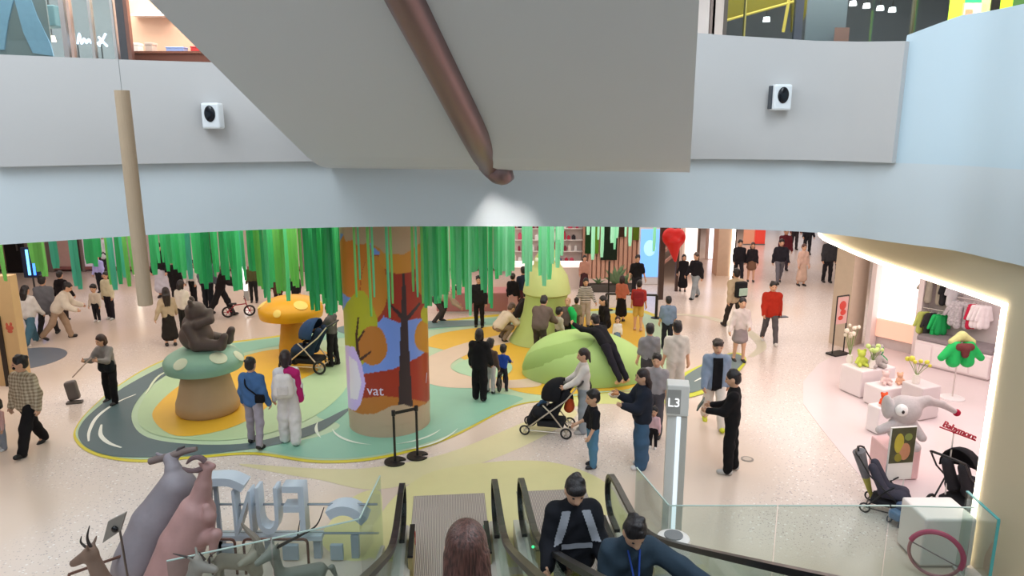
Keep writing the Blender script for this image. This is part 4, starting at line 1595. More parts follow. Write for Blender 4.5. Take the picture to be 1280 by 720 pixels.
a, b = ay(955, 280, 53.8), ay(1030, 280, 53.8)
MB().box((a.x, 0, .1), (b.x, .1, 3.4)).build('lit_pane', glow('#F2F2FA', 1.1), t)
for k in range(5):
    x = a.x + (b.x - a.x) * k / 4
    MB().box((x - .06, -.05, 0), (x + .06, .1, 3.5)).build('mullion', plastic('#7A7478'), t)

# black barrier frames beyond the play area
t = thing('black_barrier', 'tall thin black barrier poles with a low arch behind the play area', 'barrier', (0, 0, 0))
g0, g1 = gp(757, 396), gp(820, 398)
z1 = ay(820, 369, g1.y).z
MB().tube([g0, g0 + Vector((0, 0, z1))], .03, 8).build('post', M_BLK, t)
MB().tube([g1, g1 + Vector((0, 0, z1))], .045, 8).build('post', M_BLK, t)
MB().tube([g0 + Vector((0, 0, z1)), g1 + Vector((0, 0, z1))], .035, 8).build('rail', M_BLK, t)
g2_ = gp(760, 388)
MB().tube([g2_, g2_ + Vector((0, 0, 1.6))], .03, 8).build('tall_post', M_BLK, t)
for g in (g0, g1, g2_):
    MB().lathe([(0, 0), (.16, 0), (.16, .025), (0, .025)], 16, (g.x, g.y, .0)).build('foot', M_BLK, t)

# ================================================================== BABY SHOP on the right
XS = 6.12
M_SHOPW = mat('#EADDDB', rough=.5, noise=.02)
M_SHOPF = mat('#E6D6D6', rough=.25, noise=.03, nscale=1.5)
fpoly = [(5.95, 8.0), (5.75, 9.6), (5.85, 11.5), (6.0, 13.2), (6.15, 14.5), (6.7, 15.9), (7.6, 17.2), (8.8, 18.4), (9.6, 19.0), (12.0, 19.0), (16, 12), (16, 8.0)]
o = MB().prism(fpoly, 0, .008).data('floor_shop', M_SHOPF)
struct('floor_shop', o)
# portal: tan jamb towards the escalator, lintel band with led
struct('wall_shop_front', MB().box((XS, -6, 0), (XS + .25, 8.73, CEIL)).data('wall_shop_front', M_TAN))
lint = [Vector((XS + .0, 8.73, 0)), Vector((XS - .03, 10.2, 0)), Vector((XS - .1, 11.8, 0)), Vector((XS - .02, 13.2, 0)), Vector((6.25, 14.5, 0)), Vector((6.8, 15.9, 0)), Vector((7.7, 17.2, 0)), Vector((8.9, 18.4, 0))]
lintc = catmull(lint, 5, False)
struct('trim_2', band([Vector((p.x, p.y, 0)) for p in reversed(lintc)], 3.58, CEIL + .005, .25, M_TAN, 'trim_2'))
led = thing('led_outline', 'warm white led line outlining the opening of the baby shop', 'lamp', (0, 0, 0))
MB().ribbon_tube([p + Vector((-.02, 0, 3.56)) for p in lintc], .06, .05, Vector((1, .1, 0))).build('led_top', M_LED, led)
MB().box((XS - .03, 8.735, .02), (XS + .06, 8.80, 3.555)).build('led_jamb', M_LED, led)
# shop shell
struct('ceiling_shop', MB().prism([(6.2, 8.9), (6.15, 13.5), (6.9, 15.9), (9.0, 18.5), (14, 19.2), (16, 12), (16, 8.6)], 3.62, 3.7).data('ceiling_shop', M_SHOPW))
bA, bB = Vector((9.55, 18.95, 0)), Vector((14.6, 12.2, 0))
struct('wall_shop_back', swall(bA, bB, 0, 3.62, .2).data('wall_shop_back', mat('#CFC4C2', rough=.5)))
struct('wall_shop_side', MB().box((14.5, 8.6, 0), (14.7, 12.4, 3.62)).data('wall_shop_side', M_SHOPW))
struct('wall_shop_near', MB().box((6.37, 8.5, 0), (14.6, 8.7, 3.62)).data('wall_shop_near', M_SHOPW))
area_light('shop_light', (9.0, 13.0, 3.58), 4.5, 6, 190, (1, .92, .93), rot=(0, 0, -.3))
# pillar between the shop and the mall street
struct('wall_shop_pillar', MB().prism([(8.85, 18.5), (9.5, 19.0), (9.2, 19.5), (8.6, 19.0)], 0, CEIL).data('p', mat('#CDBBA6', rough=.5)))
bd = (bB - bA).normalized()
bn = Vector((-bd.y, bd.x, 0))
if bn.x > 0:
    bn = -bn


def bw_pt(s, off, z):
    return bA + bd * s + bn * off + Vector((0, 0, z))


BM = Matrix((( bd.x, -bn.x, 0, bA.x), (bd.y, -bn.y, 0, bA.y), (0, 0, 1, 0), (0, 0, 0, 1)))   # local x along the wall, local -y into the shop


def bthing(name, lab, cat, s, off, z=0.0, group=None):
    p = bw_pt(s, off, z)
    return thing(name, lab, cat, p, math.atan2(bd.y, bd.x), group)


def s_of(px):
    """place along the back wall under a picture column"""
    d_ = ray(px, 400)
    # solve t*d = bA + s*bd  (plan view)
    det = d_.x * (-bd.y) - d_.y * (-bd.x)
    t_ = (bA.x * (-bd.y) - bA.y * (-bd.x)) / det
    s1 = (d_.x * bA.y - d_.y * bA.x) / det
    return s1


t = bthing('lit_display', 'brightly lit white and peach display niche in the baby shop', 'display', 0, .02)
s0_, s1_ = s_of(1098), s_of(1152)
MB().box((s0_, -.06, .75), (s1_, 0, 2.9)).build('lit_panel', glow('#FFF3EE', 1.4), t)
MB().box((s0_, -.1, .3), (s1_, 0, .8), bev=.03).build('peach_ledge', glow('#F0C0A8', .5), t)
MB().box((s1_, -.35, 0), (s1_ + .12, 0, 3.0)).build('partition', M_SHOPW, t)
MB().box((s0_ - .12, -.35, 0), (s0_, 0, 3.0)).build('partition', M_SHOPW, t)
# rail racks on the wall with hanging clothes
cg = random.Random(21)


def garment(m, w=.42, h=.5, sleeves=True):
    pr = [('c', (-.08 * w / .42, 0, -.1), (-.09 * w / .42, 0, -h), .075, .09), ('c', (.08 * w / .42, 0, -.1), (.09 * w / .42, 0, -h), .075, .09), ('c', (-.1, 0, -.07), (.1, 0, -.07), .05, .05)]
    if sleeves:
        pr += [('c', (-w * .34, 0, -.08), (-w * .62, 0, -.36), .05, .042), ('c', (w * .34, 0, -.08), (w * .62, 0, -.36), .05, .042)]
    V, F = soft(pr, .024, .03)
    V = V * np.array([1, .62, 1])
    return me_data('garment', V.tolist(), F.tolist(), m, True)


hang_me = MB().tube([(-.16, 0, -.07), (0, 0, 0), (.16, 0, -.07)], .008, 5).tube([(0, 0, 0), (0, 0, .05), (.015, 0, .075)], .004, 5).data('hanger', plastic('#E8E0DC'))


def hang(lab, s, z, hx, m=None, w=.42, h=.5, turn=0.0, off=.3, group=None):
    p = bw_pt(s, off, z)
    t = link('hanging_garment', garment(m or cloth(hx), w, h), None, p, math.atan2(bd.y, bd.x) + turn)
    tag(t, lab, 'clothes', group)
    link('hanger', hang_me, t)
    return t


def rack(lab, s0, s1, z):
    t = bthing('clothes_rail', lab, 'rail', 0, .02)
    MB().tube([(s0, -.3, z), (s1, -.3, z)], .014, 6).build('bar', metal('#C9C4C0'), t)
    for s in (s0, s1):
        MB().tube([(s, 0, z), (s, -.3, z)], .012, 6).build('bracket', metal('#C9C4C0'), t)


r0, r1, r2, r3 = s_of(1156), s_of(1186), s_of(1194), s_of(1240)
rack('short upper clothes rail beside the lit niche', r0, r2, 2.25)
rack('short lower clothes rail beside the lit niche', r0, r2, 1.35)
rack('clothes rail with white garments near the led jamb', r2 + .1, r3, 1.75)
rack('upper clothes rail above the white garments', r2 + .1, r3, 2.75)
hang('grey beige padded jacket hanging beside the lit niche', s_of(1170), 2.17, '#A39C8E', w=.62, h=.62)
hang('black coat hanging behind the padded jacket', s_of(1184), 2.17, '#2B2A2C', w=.3, h=.6, turn=1.2)
hang('white speckled jacket hanging beside the black coat', s_of(1193), 2.17, '#C9C7C8', w=.3, h=.6, turn=1.1)
hang('lime yellow child jacket on the lower rail', s_of(1161), 1.27, '#C3CE6E', turn=1.0, w=.36)
hang('black child jacket on the lower rail', s_of(1170), 1.27, '#3A3638', turn=1.0, w=.36, h=.58)
hang('bright green child jacket on the lower rail', s_of(1179), 1.27, '#2DBE66', turn=1.0, w=.36)
hang('second bright green child jacket on the lower rail', s_of(1184), 1.27, '#27A95A', turn=1.1, w=.36, h=.45)
M_SPK = mat('#B9B4B6', rough=.8, noise=.75, nscale=22)
hang('grey speckled fleece jacket on the long rail', s_of(1201), 1.67, '#B9B4B6', m=M_SPK, w=.4, h=.55, turn=.5)
hang('larger grey speckled fleece jacket on the long rail', s_of(1209), 1.67, '#B9B4B6', m=M_SPK, w=.46, h=.6, turn=.3)
hang('crimson child jacket on the long rail', s_of(1221), 1.67, '#C22A48', turn=1.1, w=.3, h=.55)
for px in (1226, 1231, 1236):
    hang('white child shirt in a row on the long rail', s_of(px), 1.67, '#EFE6E6', turn=1.0, w=.32, h=.5, group='white shirts on the long rail')
hang('white long baby gown on the upper rail', s_of(1206), 2.67, '#EFE6E0', w=.5, h=.4, turn=.2)
hang('pale pink baby gown on the upper rail', s_of(1222), 2.67, '#F0CFE0', w=.6, h=.3, turn=.1)
# low white bench cabinets along the wall
t = bthing('bench_cabinet', 'long low white cabinet under the clothes rails', 'cabinet', 0, .02)
e0, e1 = s_of(1154) + .2, s_of(1262)
MB().box((e0, -.75, .05), (e1, 0, .62), bev=.02).build('body', plastic('#EBDDDD'), t)
MB().box((e0 + .02, -.72, 0), (e1 - .02, 0, .05)).build('plinth', plastic('#B9A9A9'), t)
for k in range(4):
    s = e0 + (e1 - e0) * (k + .5) / 4
    MB().box((s - (e1 - e0) / 8 + .02, -.765, .1), (s + (e1 - e0) / 8 - .02, -.75, .56)).build('drawer_front', plastic('#F1E6E5'), t)
MB().box((e0, -.7, .62), (e1, -.05, .74), bev=.03).build('grey_cushion', cloth('#8F8688'), t)

# green jacket on a stand
g = gp(1190, 498)
t = thing('clothes_stand', 'white pole stand with round base carrying the green jacket', 'stand', g)
MB().lathe([(0, 0), (.24, 0), (.24, .03), (.05, .05), (0, .05)], 28).build('base', plastic('#F2ECEC'), t)
MB().tube([(0, 0, .04), (0, 0, 1.42)], .016, 8).build('pole', metal('#D8D2CE'), t)
c = ay(1196, 440, g.y)
j = link('display_jacket', soft_data('display_jacket', [('c', (-.12, 0, .12), (-.15, 0, -.2), .12, .14), ('c', (.12, 0, .12), (.15, 0, -.2), .12, .14), ('c', (-.16, 0, .16), (-.42, -.02, -.12), .1, .075), ('c', (.16, 0, .16), (.42, -.02, -.12), .1, .075)], mat('#16B85A', rough=.6, noise=.1, nscale=12, bump=.4, bscale=20), .018, .05), None, (g.x + .06, g.y, c.z))
tag(j, 'bright green puffy child jacket on the pole stand', 'jacket')
link('scarf', soft_data('scarf', [('c', (-.12, -.1, .14), (.12, -.1, .14), .08, .08), ('c', (0, -.12, .1), (.0, -.14, -.02), .1, .07)], cloth('#6E3838'), .018, .03), j)
link('hood', soft_data('hood', [('c', (-.22, .02, .22), (0, .04, .34), .07, .1), ('c', (.22, .02, .22), (0, .04, .34), .07, .1)], cloth('#C9C98A'), .018, .04), j)
MB().box((.2, -.06, .1), (.4, -.02, .16), Matrix.Rotation(.6, 4, 'Y')).build('blue_stripe', cloth('#3E6FC4'), j)

# sign stand outside the shop
g = gp(1047, 443)
t = thing('poster_stand', 'black framed poster stand with a red print beside the tan pillar', 'sign', g, math.radians(25))
MB().box((-.26, -.16, 0), (.26, .16, .05), bev=.01).build('base', M_BLK, t)
for x in (-.2, .2):
    MB().tube([(x, 0, .04), (x, 0, 1.55)], .018, 6).build('post', M_BLK, t)
MB().tube([(-.2, 0, 1.55), (.2, 0, 1.55)], .018, 6).build('top_bar', M_BLK, t)
MB().box((-.19, -.012, .82), (.19, .012, 1.52)).build('poster', plastic('#E8B9B2'), t)
for (x, z, rx, rz_) in ((0, 1.3, .12, .12), (.03, 1.12, .1, .08), (-.04, .98, .09, .06)):
    MB().ball((x, -.014, z), (rx, .006, rz_), 14, 8).build('red_print', mat('#D94A3E', rough=.5), t)

# white plinths with soft toys and flowers
def plinth(px, py, w, d_, h, lab, rz=.35, hx='#EFE4E4'):
    g = gp(px, py)
    t = thing('display_plinth', lab, 'plinth', g, rz)
    MB().box((-w / 2, -d_ / 2, .03), (w / 2, d_ / 2, h), bev=.025).build('body', plastic(hx), t)
    MB().box((-w / 2 + .03, -d_ / 2 + .03, 0), (w / 2 - .03, d_ / 2 - .03, .03)).build('plinth_foot', plastic('#B9AEAE'), t)
    return g, h


pl1 = plinth(1082, 490, .95, .6, .62, 'white display plinth below the yellow flowers')
pl2 = plinth(1110, 505, .9, .5, .45, 'low white display plinth with toys beside the elephant')
pl3 = plinth(1096, 540, .3, .3, .55, 'small glowing white plinth beside the elephant', hx='#F6F0F0')
pl4 = plinth(1147, 520, .5, .5, .7, 'grey white side plinth behind the elephant', hx='#D9CFCF')


def onto(pl, dx, dy):
    return Vector((pl[0].x + dx, pl[0].y + dy, pl[1] + .001))


def plush(name, lab, pos, hx, sc=1.0, ears=True):
    x, y, z = pos
    pr = [('e', (x, y, z + .11 * sc), (.10 * sc, .09 * sc, .11 * sc), None), ('e', (x, y - .01, z + .27 * sc), (.085 * sc, .08 * sc, .08 * sc), None),
          ('c', (x - .07 * sc, y - .04, z + .16 * sc), (x - .14 * sc, y - .08 * sc, z + .09 * sc), .035 * sc, .03 * sc), ('c', (x + .07 * sc, y - .04, z + .16 * sc), (x + .14 * sc, y - .08 * sc, z + .09 * sc), .035 * sc, .03 * sc),
          ('c', (x - .05 * sc, y - .03, z + .045 * sc), (x - .08 * sc, y - .15 * sc, z + .045 * sc), .045 * sc, .04 * sc), ('c', (x + .05 * sc, y - .03, z + .045 * sc), (x + .08 * sc, y - .15 * sc, z + .045 * sc), .045 * sc, .04 * sc)]
    if ears:
        pr += [('e', (x - .07 * sc, y, z + .34 * sc), (.035 * sc, .025 * sc, .04 * sc), None), ('e', (x + .07 * sc, y, z + .34 * sc), (.035 * sc, .025 * sc, .04 * sc), None)]
    o = link(name, soft_data(name, pr, mat(hx, rough=.9, noise=.15, nscale=30), .014 * max(1, sc), .025))
    tag(o, lab, 'soft toy')
    return o


plush('plush_toy', 'grey koala like soft toy on the flower plinth', onto(pl1, .12, -.05), '#B9B0AC', 1.3)
plush('plush_toy', 'lime green soft toy on the flower plinth', onto(pl1, -.18, .0), '#C9D65A', 1.0)
plush('plush_toy', 'small emerald green soft toy behind the koala toy', onto(pl1, .3, .18), '#23A05A', .95)
plush('plush_toy', 'pink white soft toy on the low plinth', onto(pl2, -.12, 0), '#EBCFC9', .8)
plush('plush_toy', 'peach soft toy on the low plinth', onto(pl2, .18, 0), '#E8B596', .7)
plush('plush_toy', 'orange red toy on the small glowing plinth', onto(pl3, .06, 0), '#E4582E', .7)


def flowers(lab, pos, hx, n, h, seed):
    t = thing('flower_vase', lab, 'flowers', pos)
    MB().lathe([(0, 0), (.06, 0), (.075, .08), (.05, .16), (.055, .18), (0, .18)], 16).build('vase', plastic('#F3ECE4'), t, smooth=True)
    q = random.Random(seed)
    for i in range(n):
        a, r = q.uniform(0, 2 * PI), q.uniform(.05, .22)
        tip = Vector((r * math.cos(a), r * math.sin(a), h * q.uniform(.75, 1.1)))
        s = MB().tube([(0, 0, .15), tip * .6 + Vector((0, 0, .08)), tip], .006, 4).build('stalk', plastic('#7E9A54'), t)
        MB().ball(tip, q.uniform(.035, .06), 8, 6).build('blossom', plastic(hx), s, smooth=True)


flowers('vase of cream blossoms on the flower plinth', onto(pl1, -.34, .18), '#F3E6D2', 9, .75, 1)
flowers('vase of small yellow blossoms on the side plinth', onto(pl4, -.12, 0), '#D8D24A', 7, .5, 2)
flowers('vase of pale green sprigs before the koala toy', onto(pl1, -.02, -.2), '#CBE08A', 8, .45, 4)

# plush elephant rider
ge = gp(1125, 600)
EZ = ay(1128, 515, ge.y)
t_e = link('plush_elephant', soft_data('plush_elephant', [
    ('e', (0, 0, 0), (.26, .24, .23), None), ('c', (.1, -.02, .08), (.34, -.03, .16), .13, .08), ('c', (.34, -.03, .16), (.58, -.04, .10), .075, .055), ('c', (.58, -.04, .10), (.8, -.05, -.02), .055, .045),
    ('e', (-.04, .02, -.34), (.2, .17, .22), None), ('c', (-.18, -.05, -.25), (-.42, -.1, -.32), .08, .07), ('c', (.14, -.05, -.25), (.24, -.18, -.42), .08, .07),
    ('e', (-.26, .05, .02), (.06, .16, .2), None), ('c', (-.1, -.05, -.5), (-.16, -.24, -.56), .09, .08), ('c', (.06, -.05, -.5), (.12, -.24, -.56), .09, .08)], mat('#C9C0C0', rough=.9, noise=.12, nscale=25, bump=.3), .02, .04), None, (ge.x, ge.y + .12, EZ.z))
tag(t_e, 'big grey plush elephant with a long trunk sitting on a pink block', 'soft toy')
MB().ball((-.14, -.17, .05), (.10, .09, .10), 16, 10).build('eye_white', plastic('#F7F4F2'), t_e, smooth=True)
MB().ball((-.16, -.255, .05), (.025, .015, .03), 10, 8).build('pupil', plastic('#2A2426'), t_e, smooth=True)
MB().ball((.83, -.05, -.04), (.06, .06, .06), 14, 10).build('trunk_cuff', cloth('#B0203E'), t_e, smooth=True)
zz = EZ.z - .62
t = thing('pink_block', 'pale pink block seat under the plush elephant', 'block', (ge.x, ge.y + .25, 0))
MB().box((-.3, -.28, .02), (.28, .25, zz), bev=.03).build('body', mat('#EBC2C2', rough=.6), t)
MB().box((-.27, -.25, 0), (.25, .22, .02)).build('foot', plastic('#B99A9A'), t)

# picture board on two white legs
gb = gp(1118, 632)
t = thing('picture_board', 'tilted advertising board with a green and brown picture on white legs', 'sign', (gb.x, gb.y, 0), math.radians(8))
c0, c1 = ay(1103, 535, gb.y), ay(1131, 590, gb.y)
w2 = (c1.x - c0.x) / 2 * 1.0
zlo, zhi = c1.z - .12, c0.z + .02
MB().box((-w2, -.015, zlo), (w2, .015, zhi)).build('board', plastic('#EFE9E4'), t)
MB().box((-w2 + .01, -.022, zlo + .28), (w2 - .01, -.015, zhi - .01)).build('picture', mat('#4A4A32', rough=.4, noise=.6, nscale=9), t)
for (x, z, rx, rz_, hx) in ((-.05, .75, .06, .16, '#B5A53A'), (.03, .6, .07, .14, '#B98262'), (.06, .85, .05, .06, '#7E8A4A'), (-.04, .5, .05, .07, '#8E8430')):
    MB().ball((x * w2 / .16, -.024, zlo + .28 + (zhi - zlo - .3) * (z - .4) / .6), (rx * w2 / .16, .004, rz_), 12, 8).build('picture_patch', mat(hx, rough=.4, noise=.3), t)
for x in (-w2 * .55, w2 * .55):
    MB().tube([(x, .02, 0), (x, .02, zlo + .05)], .012, 6).build('leg', plastic('#F2EEEA'), t)

# sign with red letters on a white pole
gs_ = gp(1185, 640)
t = thing('letter_sign', 'row of small red letters on a thin white pole above the stroller', 'sign', (gs_.x, gs_.y, 0))
za, zb_ = ay(1178, 533, gs_.y), ay(1218, 550, gs_.y)
ang = math.atan2(zb_.z - za.z, zb_.x - za.x)
me = text_data('Babymore', .13, .012, mat('#B81E3C', rough=.4))
xs_ = [v.co.x for v in me.vertices]
sc = (zb_ - za).length / (max(xs_) - min(xs_))
Mx = Matrix.Translation(((za + zb_) / 2 - Vector((gs_.x, gs_.y, 0)))) @ Matrix.Rotation(-ang, 4, 'Y') @ Matrix.Rotation(PI / 2, 4, 'X') @ Matrix.Scale(sc, 4)
me.transform(Mx)
link('red_lettering', me, t)
MB().ribbon_tube([za - Vector((gs_.x + .03, gs_.y - .015, .015)), zb_ - Vector((gs_.x - .03, gs_.y - .015, .015))], .01, .02, Vector((0, 1, 0))).build('letter_bar', plastic('#B81E3C'), t)
zc = ((za + zb_) / 2).z
MB().tube([((za.x * .6 + zb_.x * .4) - gs_.x, .03, 0.0), ((za.x * .6 + zb_.x * .4) - gs_.x, .03, za.z - .02)], .011, 6).build('pole', plastic('#EFE8E6'), t)
MB().lathe([(0, 0), (.14, 0), (.14, .015), (0, .015)], 20, ((za.x * .6 + zb_.x * .4) - gs_.x, .03, 0)).build('pole_base', plastic('#EFE8E6'), t)


# ------------------------------------------------------------------ strollers
def wheel(mb_t, mb_r, c, r, axis, n=20):
    c = Vector(c)
    ax_ = Vector(axis).normalized()
    a = ax_.cross(Vector((0, 0, 1)))
    if a.length < .1:
        a = Vector((1, 0, 0))
    a.normalize()
    b = ax_.cross(a)
    ring = [c + (a * math.cos(2 * PI * i / n) + b * math.sin(2 * PI * i / n)) * r * .84 for i in range(n)]
    mb_t.tube(ring, r * .16, 6, closed=True)
    for i in range(6):
        mb_r.tube([c, c + (a * math.cos(PI * i / 3) + b * math.sin(PI * i / 3)) * r * .75], r * .05, 4)
    mb_r.tube([c - ax_ * r * .12, c + ax_ * r * .12], r * .2, 8)


def stroller(lab, g, rz, canopy_c, seat_c, frame_c, z=0.0, sc=1.0, rw=.12, fw=.12, canopy=True, bassinet=False, handle_h=1.02):
    """local +Y = direction of travel, handle at -Y"""
    t = thing('stroller', lab, 'stroller', (g.x, g.y, z), rz)
    t.scale = (sc, sc, sc)
    fm = MB()
    for s in (-1, 1):
        x = .25 * s
        fm.tube([(x, -.55, handle_h), (x, -.35, .75), (x, .1, .38), (x * .9, .42, fw)], .014, 6)
        fm.tube([(x, -.36, rw), (x, -.05, .5), (x, .08, .62)], .014, 6)
        fm.tube([(x, -.36, rw), (x * .9, .42, fw)], .011, 6)
    fm.tube([(-.25, -.36, rw), (.25, -.36, rw)], .012, 6)
    fm.tube([(-.22, .42, fw), (.22, .42, fw)], .012, 6)
    fm.build('frame', metal(frame_c, .4) if frame_c != '#1A1A1C' else plastic(frame_c), t)
    MB().tube(catmull([(-.25, -.55, handle_h), (-.15, -.62, handle_h + .04), (.15, -.62, handle_h + .04), (.25, -.55, handle_h)], 5, False), .02, 8).build('handle', plastic('#151515'), t)
    for (x, y, r) in ((-.27, -.36, rw), (.27, -.36, rw), (-.23, .42, fw), (.23, .42, fw)):
        tt, rr_ = MB(), MB()
        wheel(tt, rr_, (x, y, r), r, (1, 0, 0))
        w_ = tt.build('wheel', plastic('#1B1B1D', .6), t, smooth=True)
        rr_.build('spokes', metal('#B9B4A8'), w_)
    if bassinet:
        link('bassinet', soft_data('bassinet', [('c', (-.12, -.3, .62), (-.12, .32, .62), .15, .15), ('c', (.12, -.3, .62), (.12, .32, .62), .15, .15)], cloth(seat_c), .022, .03), t)
    else:
        link('seat', soft_data('seat', [('c', (-.12, .2, .42), (-.12, -.1, .42), .1, .1), ('c', (.12, .2, .42), (.12, -.1, .42), .1, .1), ('c', (-.12, -.1, .45), (-.12, -.32, .85), .09, .08), ('c', (.12, -.1, .45), (.12, -.32, .85), .09, .08), ('c', (0, .2, .42), (0, .33, .2), .12, .1)], cloth(seat_c), .022, .03), t)
    if canopy:
        cn = MB()
        V, F = [], []
        N1, N2 = 12, 8
        for i in range(N1 + 1):
            a = PI * i / N1
            for j in range(N2 + 1):
                b = math.radians(-10 + 105 * j / N2)
                r = .32
                V.append((r * .85 * math.cos(a), -.22 + (.36 * math.sin(b) * math.sin(a) if not bassinet else .36 * math.sin(b) * math.sin(a)), .72 + .36 * math.cos(b) * math.sin(a)))
        for i in range(N1):
            for j in range(N2):
                F.append((i * (N2 + 1) + j, i * (N2 + 1) + N2 + 1 + j, i * (N2 + 1) + N2 + 2 + j, i * (N2 + 1) + j + 1))
        c_ = link('canopy', me_data('canopy', V, F, cloth(canopy_c), True), t)
        md = c_.modifiers.new('thickness', 'SOLIDIFY')
        md.thickness = .015
    MB().box((-.2, -.3, .17), (.2, .2, .28), bev=.03).build('basket', cloth('#2A2A2E'), t)
    return t


# shop strollers
stroller('small black folded buggy with pink cushion beside the picture board', gp(1110, 640), math.radians(-125), '#2A2A30', '#45434F', '#1A1A1C', canopy=False, rw=.1, fw=.1, handle_h=1.05, sc=.82)
stroller('black stroller with hood standing behind the white box', gp(1200, 640), math.radians(-60), '#26262A', '#2E2E34', '#1A1A1C', sc=1.0, rw=.14)
# hanging bouquet / umbrella beside buggy
g = gp(1089, 628)
t = thing('folded_umbrella', 'folded grey and yellow child umbrella leaning on the small buggy', 'umbrella', (0, 0, 0))
tp_, bt_ = ay(1074, 565, g.y), Vector((g.x + .02, g.y, .02))
MB().tube([bt_, bt_ + (tp_ - bt_) * .45, tp_], [.015, .055, .09], 10).build('folded_cloth', cloth('#B3AE5A'), t)
MB().tube([bt_ + (tp_ - bt_) * .5, tp_ + (tp_ - bt_) * .02], [.06, .095], 10).build('grey_cloth', cloth('#7A787C'), t)
MB().tube([tp_, tp_ + (tp_ - bt_) * .12], .01, 6).build('handle', plastic('#222222'), t)
# blue scooter like toy
g = gp(1127, 655)
t = thing('toy_car', 'small slate blue ride on toy on the shop threshold', 'toy', (g.x, g.y, 0), math.radians(20))
MB().box((-.2, -.1, .1), (.2, .1, .24), bev=.04).build('body', plastic('#5A7A9E'), t)
MB().box((-.08, -.08, .22), (.12, .08, .34), bev=.03).build('seat', plastic('#44597A'), t)
for x in (-.13, .13):
    for y in (-.1, .1):
        tt, rr_ = MB(), MB()
        wheel(tt, rr_, (x, y, .065), .065, (0, 1, 0), 14)
        w_ = tt.build('wheel', plastic('#2E3B52'), t)
        rr_.build('hub', plastic('#E3E6EA'), w_)
# white box with rounded corner and pink wheel standing before it
g = gp(1186, 712)
a, b = ay(1142, 630, g.y), ay(1216, 630, g.y)
t = thing('white_box', 'white cubic display box beside the led jamb', 'box', (0, g.y, 0))
MB().box((g.x - .38, .02, .03), (g.x + .3, .62, ay(1180, 650, g.y).z), bev=.03).build('body', plastic('#EBE3E0'), t)
MB().box((g.x - .35, .05, 0), (g.x + .27, .58, .03)).build('foot', plastic('#AAA2A0'), t)
g = gp(1165, 722)
t = thing('balance_hoop', 'pink balance wheel with a thin cross bar leaning on the white box', 'wheel', (g.x, g.y + .0, 0), math.radians(-32))
r = .30
MB().tube([(r * math.cos(2 * PI * i / 28), 0, .335 + r * math.sin(2 * PI * i / 28)) for i in range(28)], .022, 8, closed=True).build('inner_rim', metal('#B9858E'), t, smooth=True)
MB().tube([((r + .01) * math.cos(PI * (i / 16 - .12)), 0, .335 + (r + .01) * math.sin(PI * (i / 16 - .12))) for i in range(17)], .034, 8).build('tyre', plastic('#C2486E'), t, smooth=True)
MB().tube([(-r, 0, .335 + .1), (r, 0, .335 - .1)], .008, 6).build('cross_bar', metal('#8E7A7E'), t)
# ================================================================== ESCALATORS
EA = math.radians(-5.2)
ed = Vector((math.sin(EA), math.cos(EA), 0))
er = Vector((math.cos(EA), -math.sin(EA), 0))
E0 = Vector((-.88, 9.3, 0)) - ed * 9.3
SB, TS = 7.5, .54
S_COMB, S_END = 8.25, 10.6
GAP = 1.63
HW = .63


def E(s, lat, z):
    return E0 + ed * s + er * lat + Vector((0, 0, z))


def stepz(s):
    return max(0.0, (SB - s) * TS)


def smz(s):
    """smooth nosing line used by rails"""
    x = (SB - s)
    w = .5
    return TS * (x + math.sqrt(x * x + w * w)) / 2 - .0


M_RAIL = mat('#241F1F', rough=.35, noise=.05, spec=.5)
M_STEEL = mat('#D2CDC8', rough=.35, metal=.3, noise=.05)
M_STEP = mat('#8B8683', rough=.4, metal=.7, noise=.05)


def ribbed(key, hexc, hex2):
    m = bpy.data.materials.new(key)
    m.use_nodes = True
    nt = m.node_tree
    b = nt.nodes['Principled BSDF']
    b.inputs['Metallic'].default_value = .25
    b.inputs['Roughness'].default_value = .4
    tc = nt.nodes.new('ShaderNodeTexCoord')
    w = nt.nodes.new('ShaderNodeTexWave')
    w.bands_direction = 'X'
    w.inputs['Scale'].default_value = 13.0
    nt.links.new(tc.outputs['Object'], w.inputs['Vector'])
    mx = nt.nodes.new('ShaderNodeMix')
    mx.data_type = 'RGBA'
    mx.inputs['A'].default_value = (*C(hexc), 1)
    mx.inputs['B'].default_value = (*C(hex2), 1)
    nt.links.new(w.outputs['Fac'], mx.inputs['Factor'])
    nt.links.new(mx.outputs['Result'], b.inputs['Base Color'])
    bp_ = nt.nodes.new('ShaderNodeBump')
    bp_.inputs['Strength'].default_value = .6
    bp_.inputs['Distance'].default_value = .01
    nt.links.new(w.outputs['Fac'], bp_.inputs['Height'])
    nt.links.new(bp_.outputs['Normal'], b.inputs['Normal'])
    return m


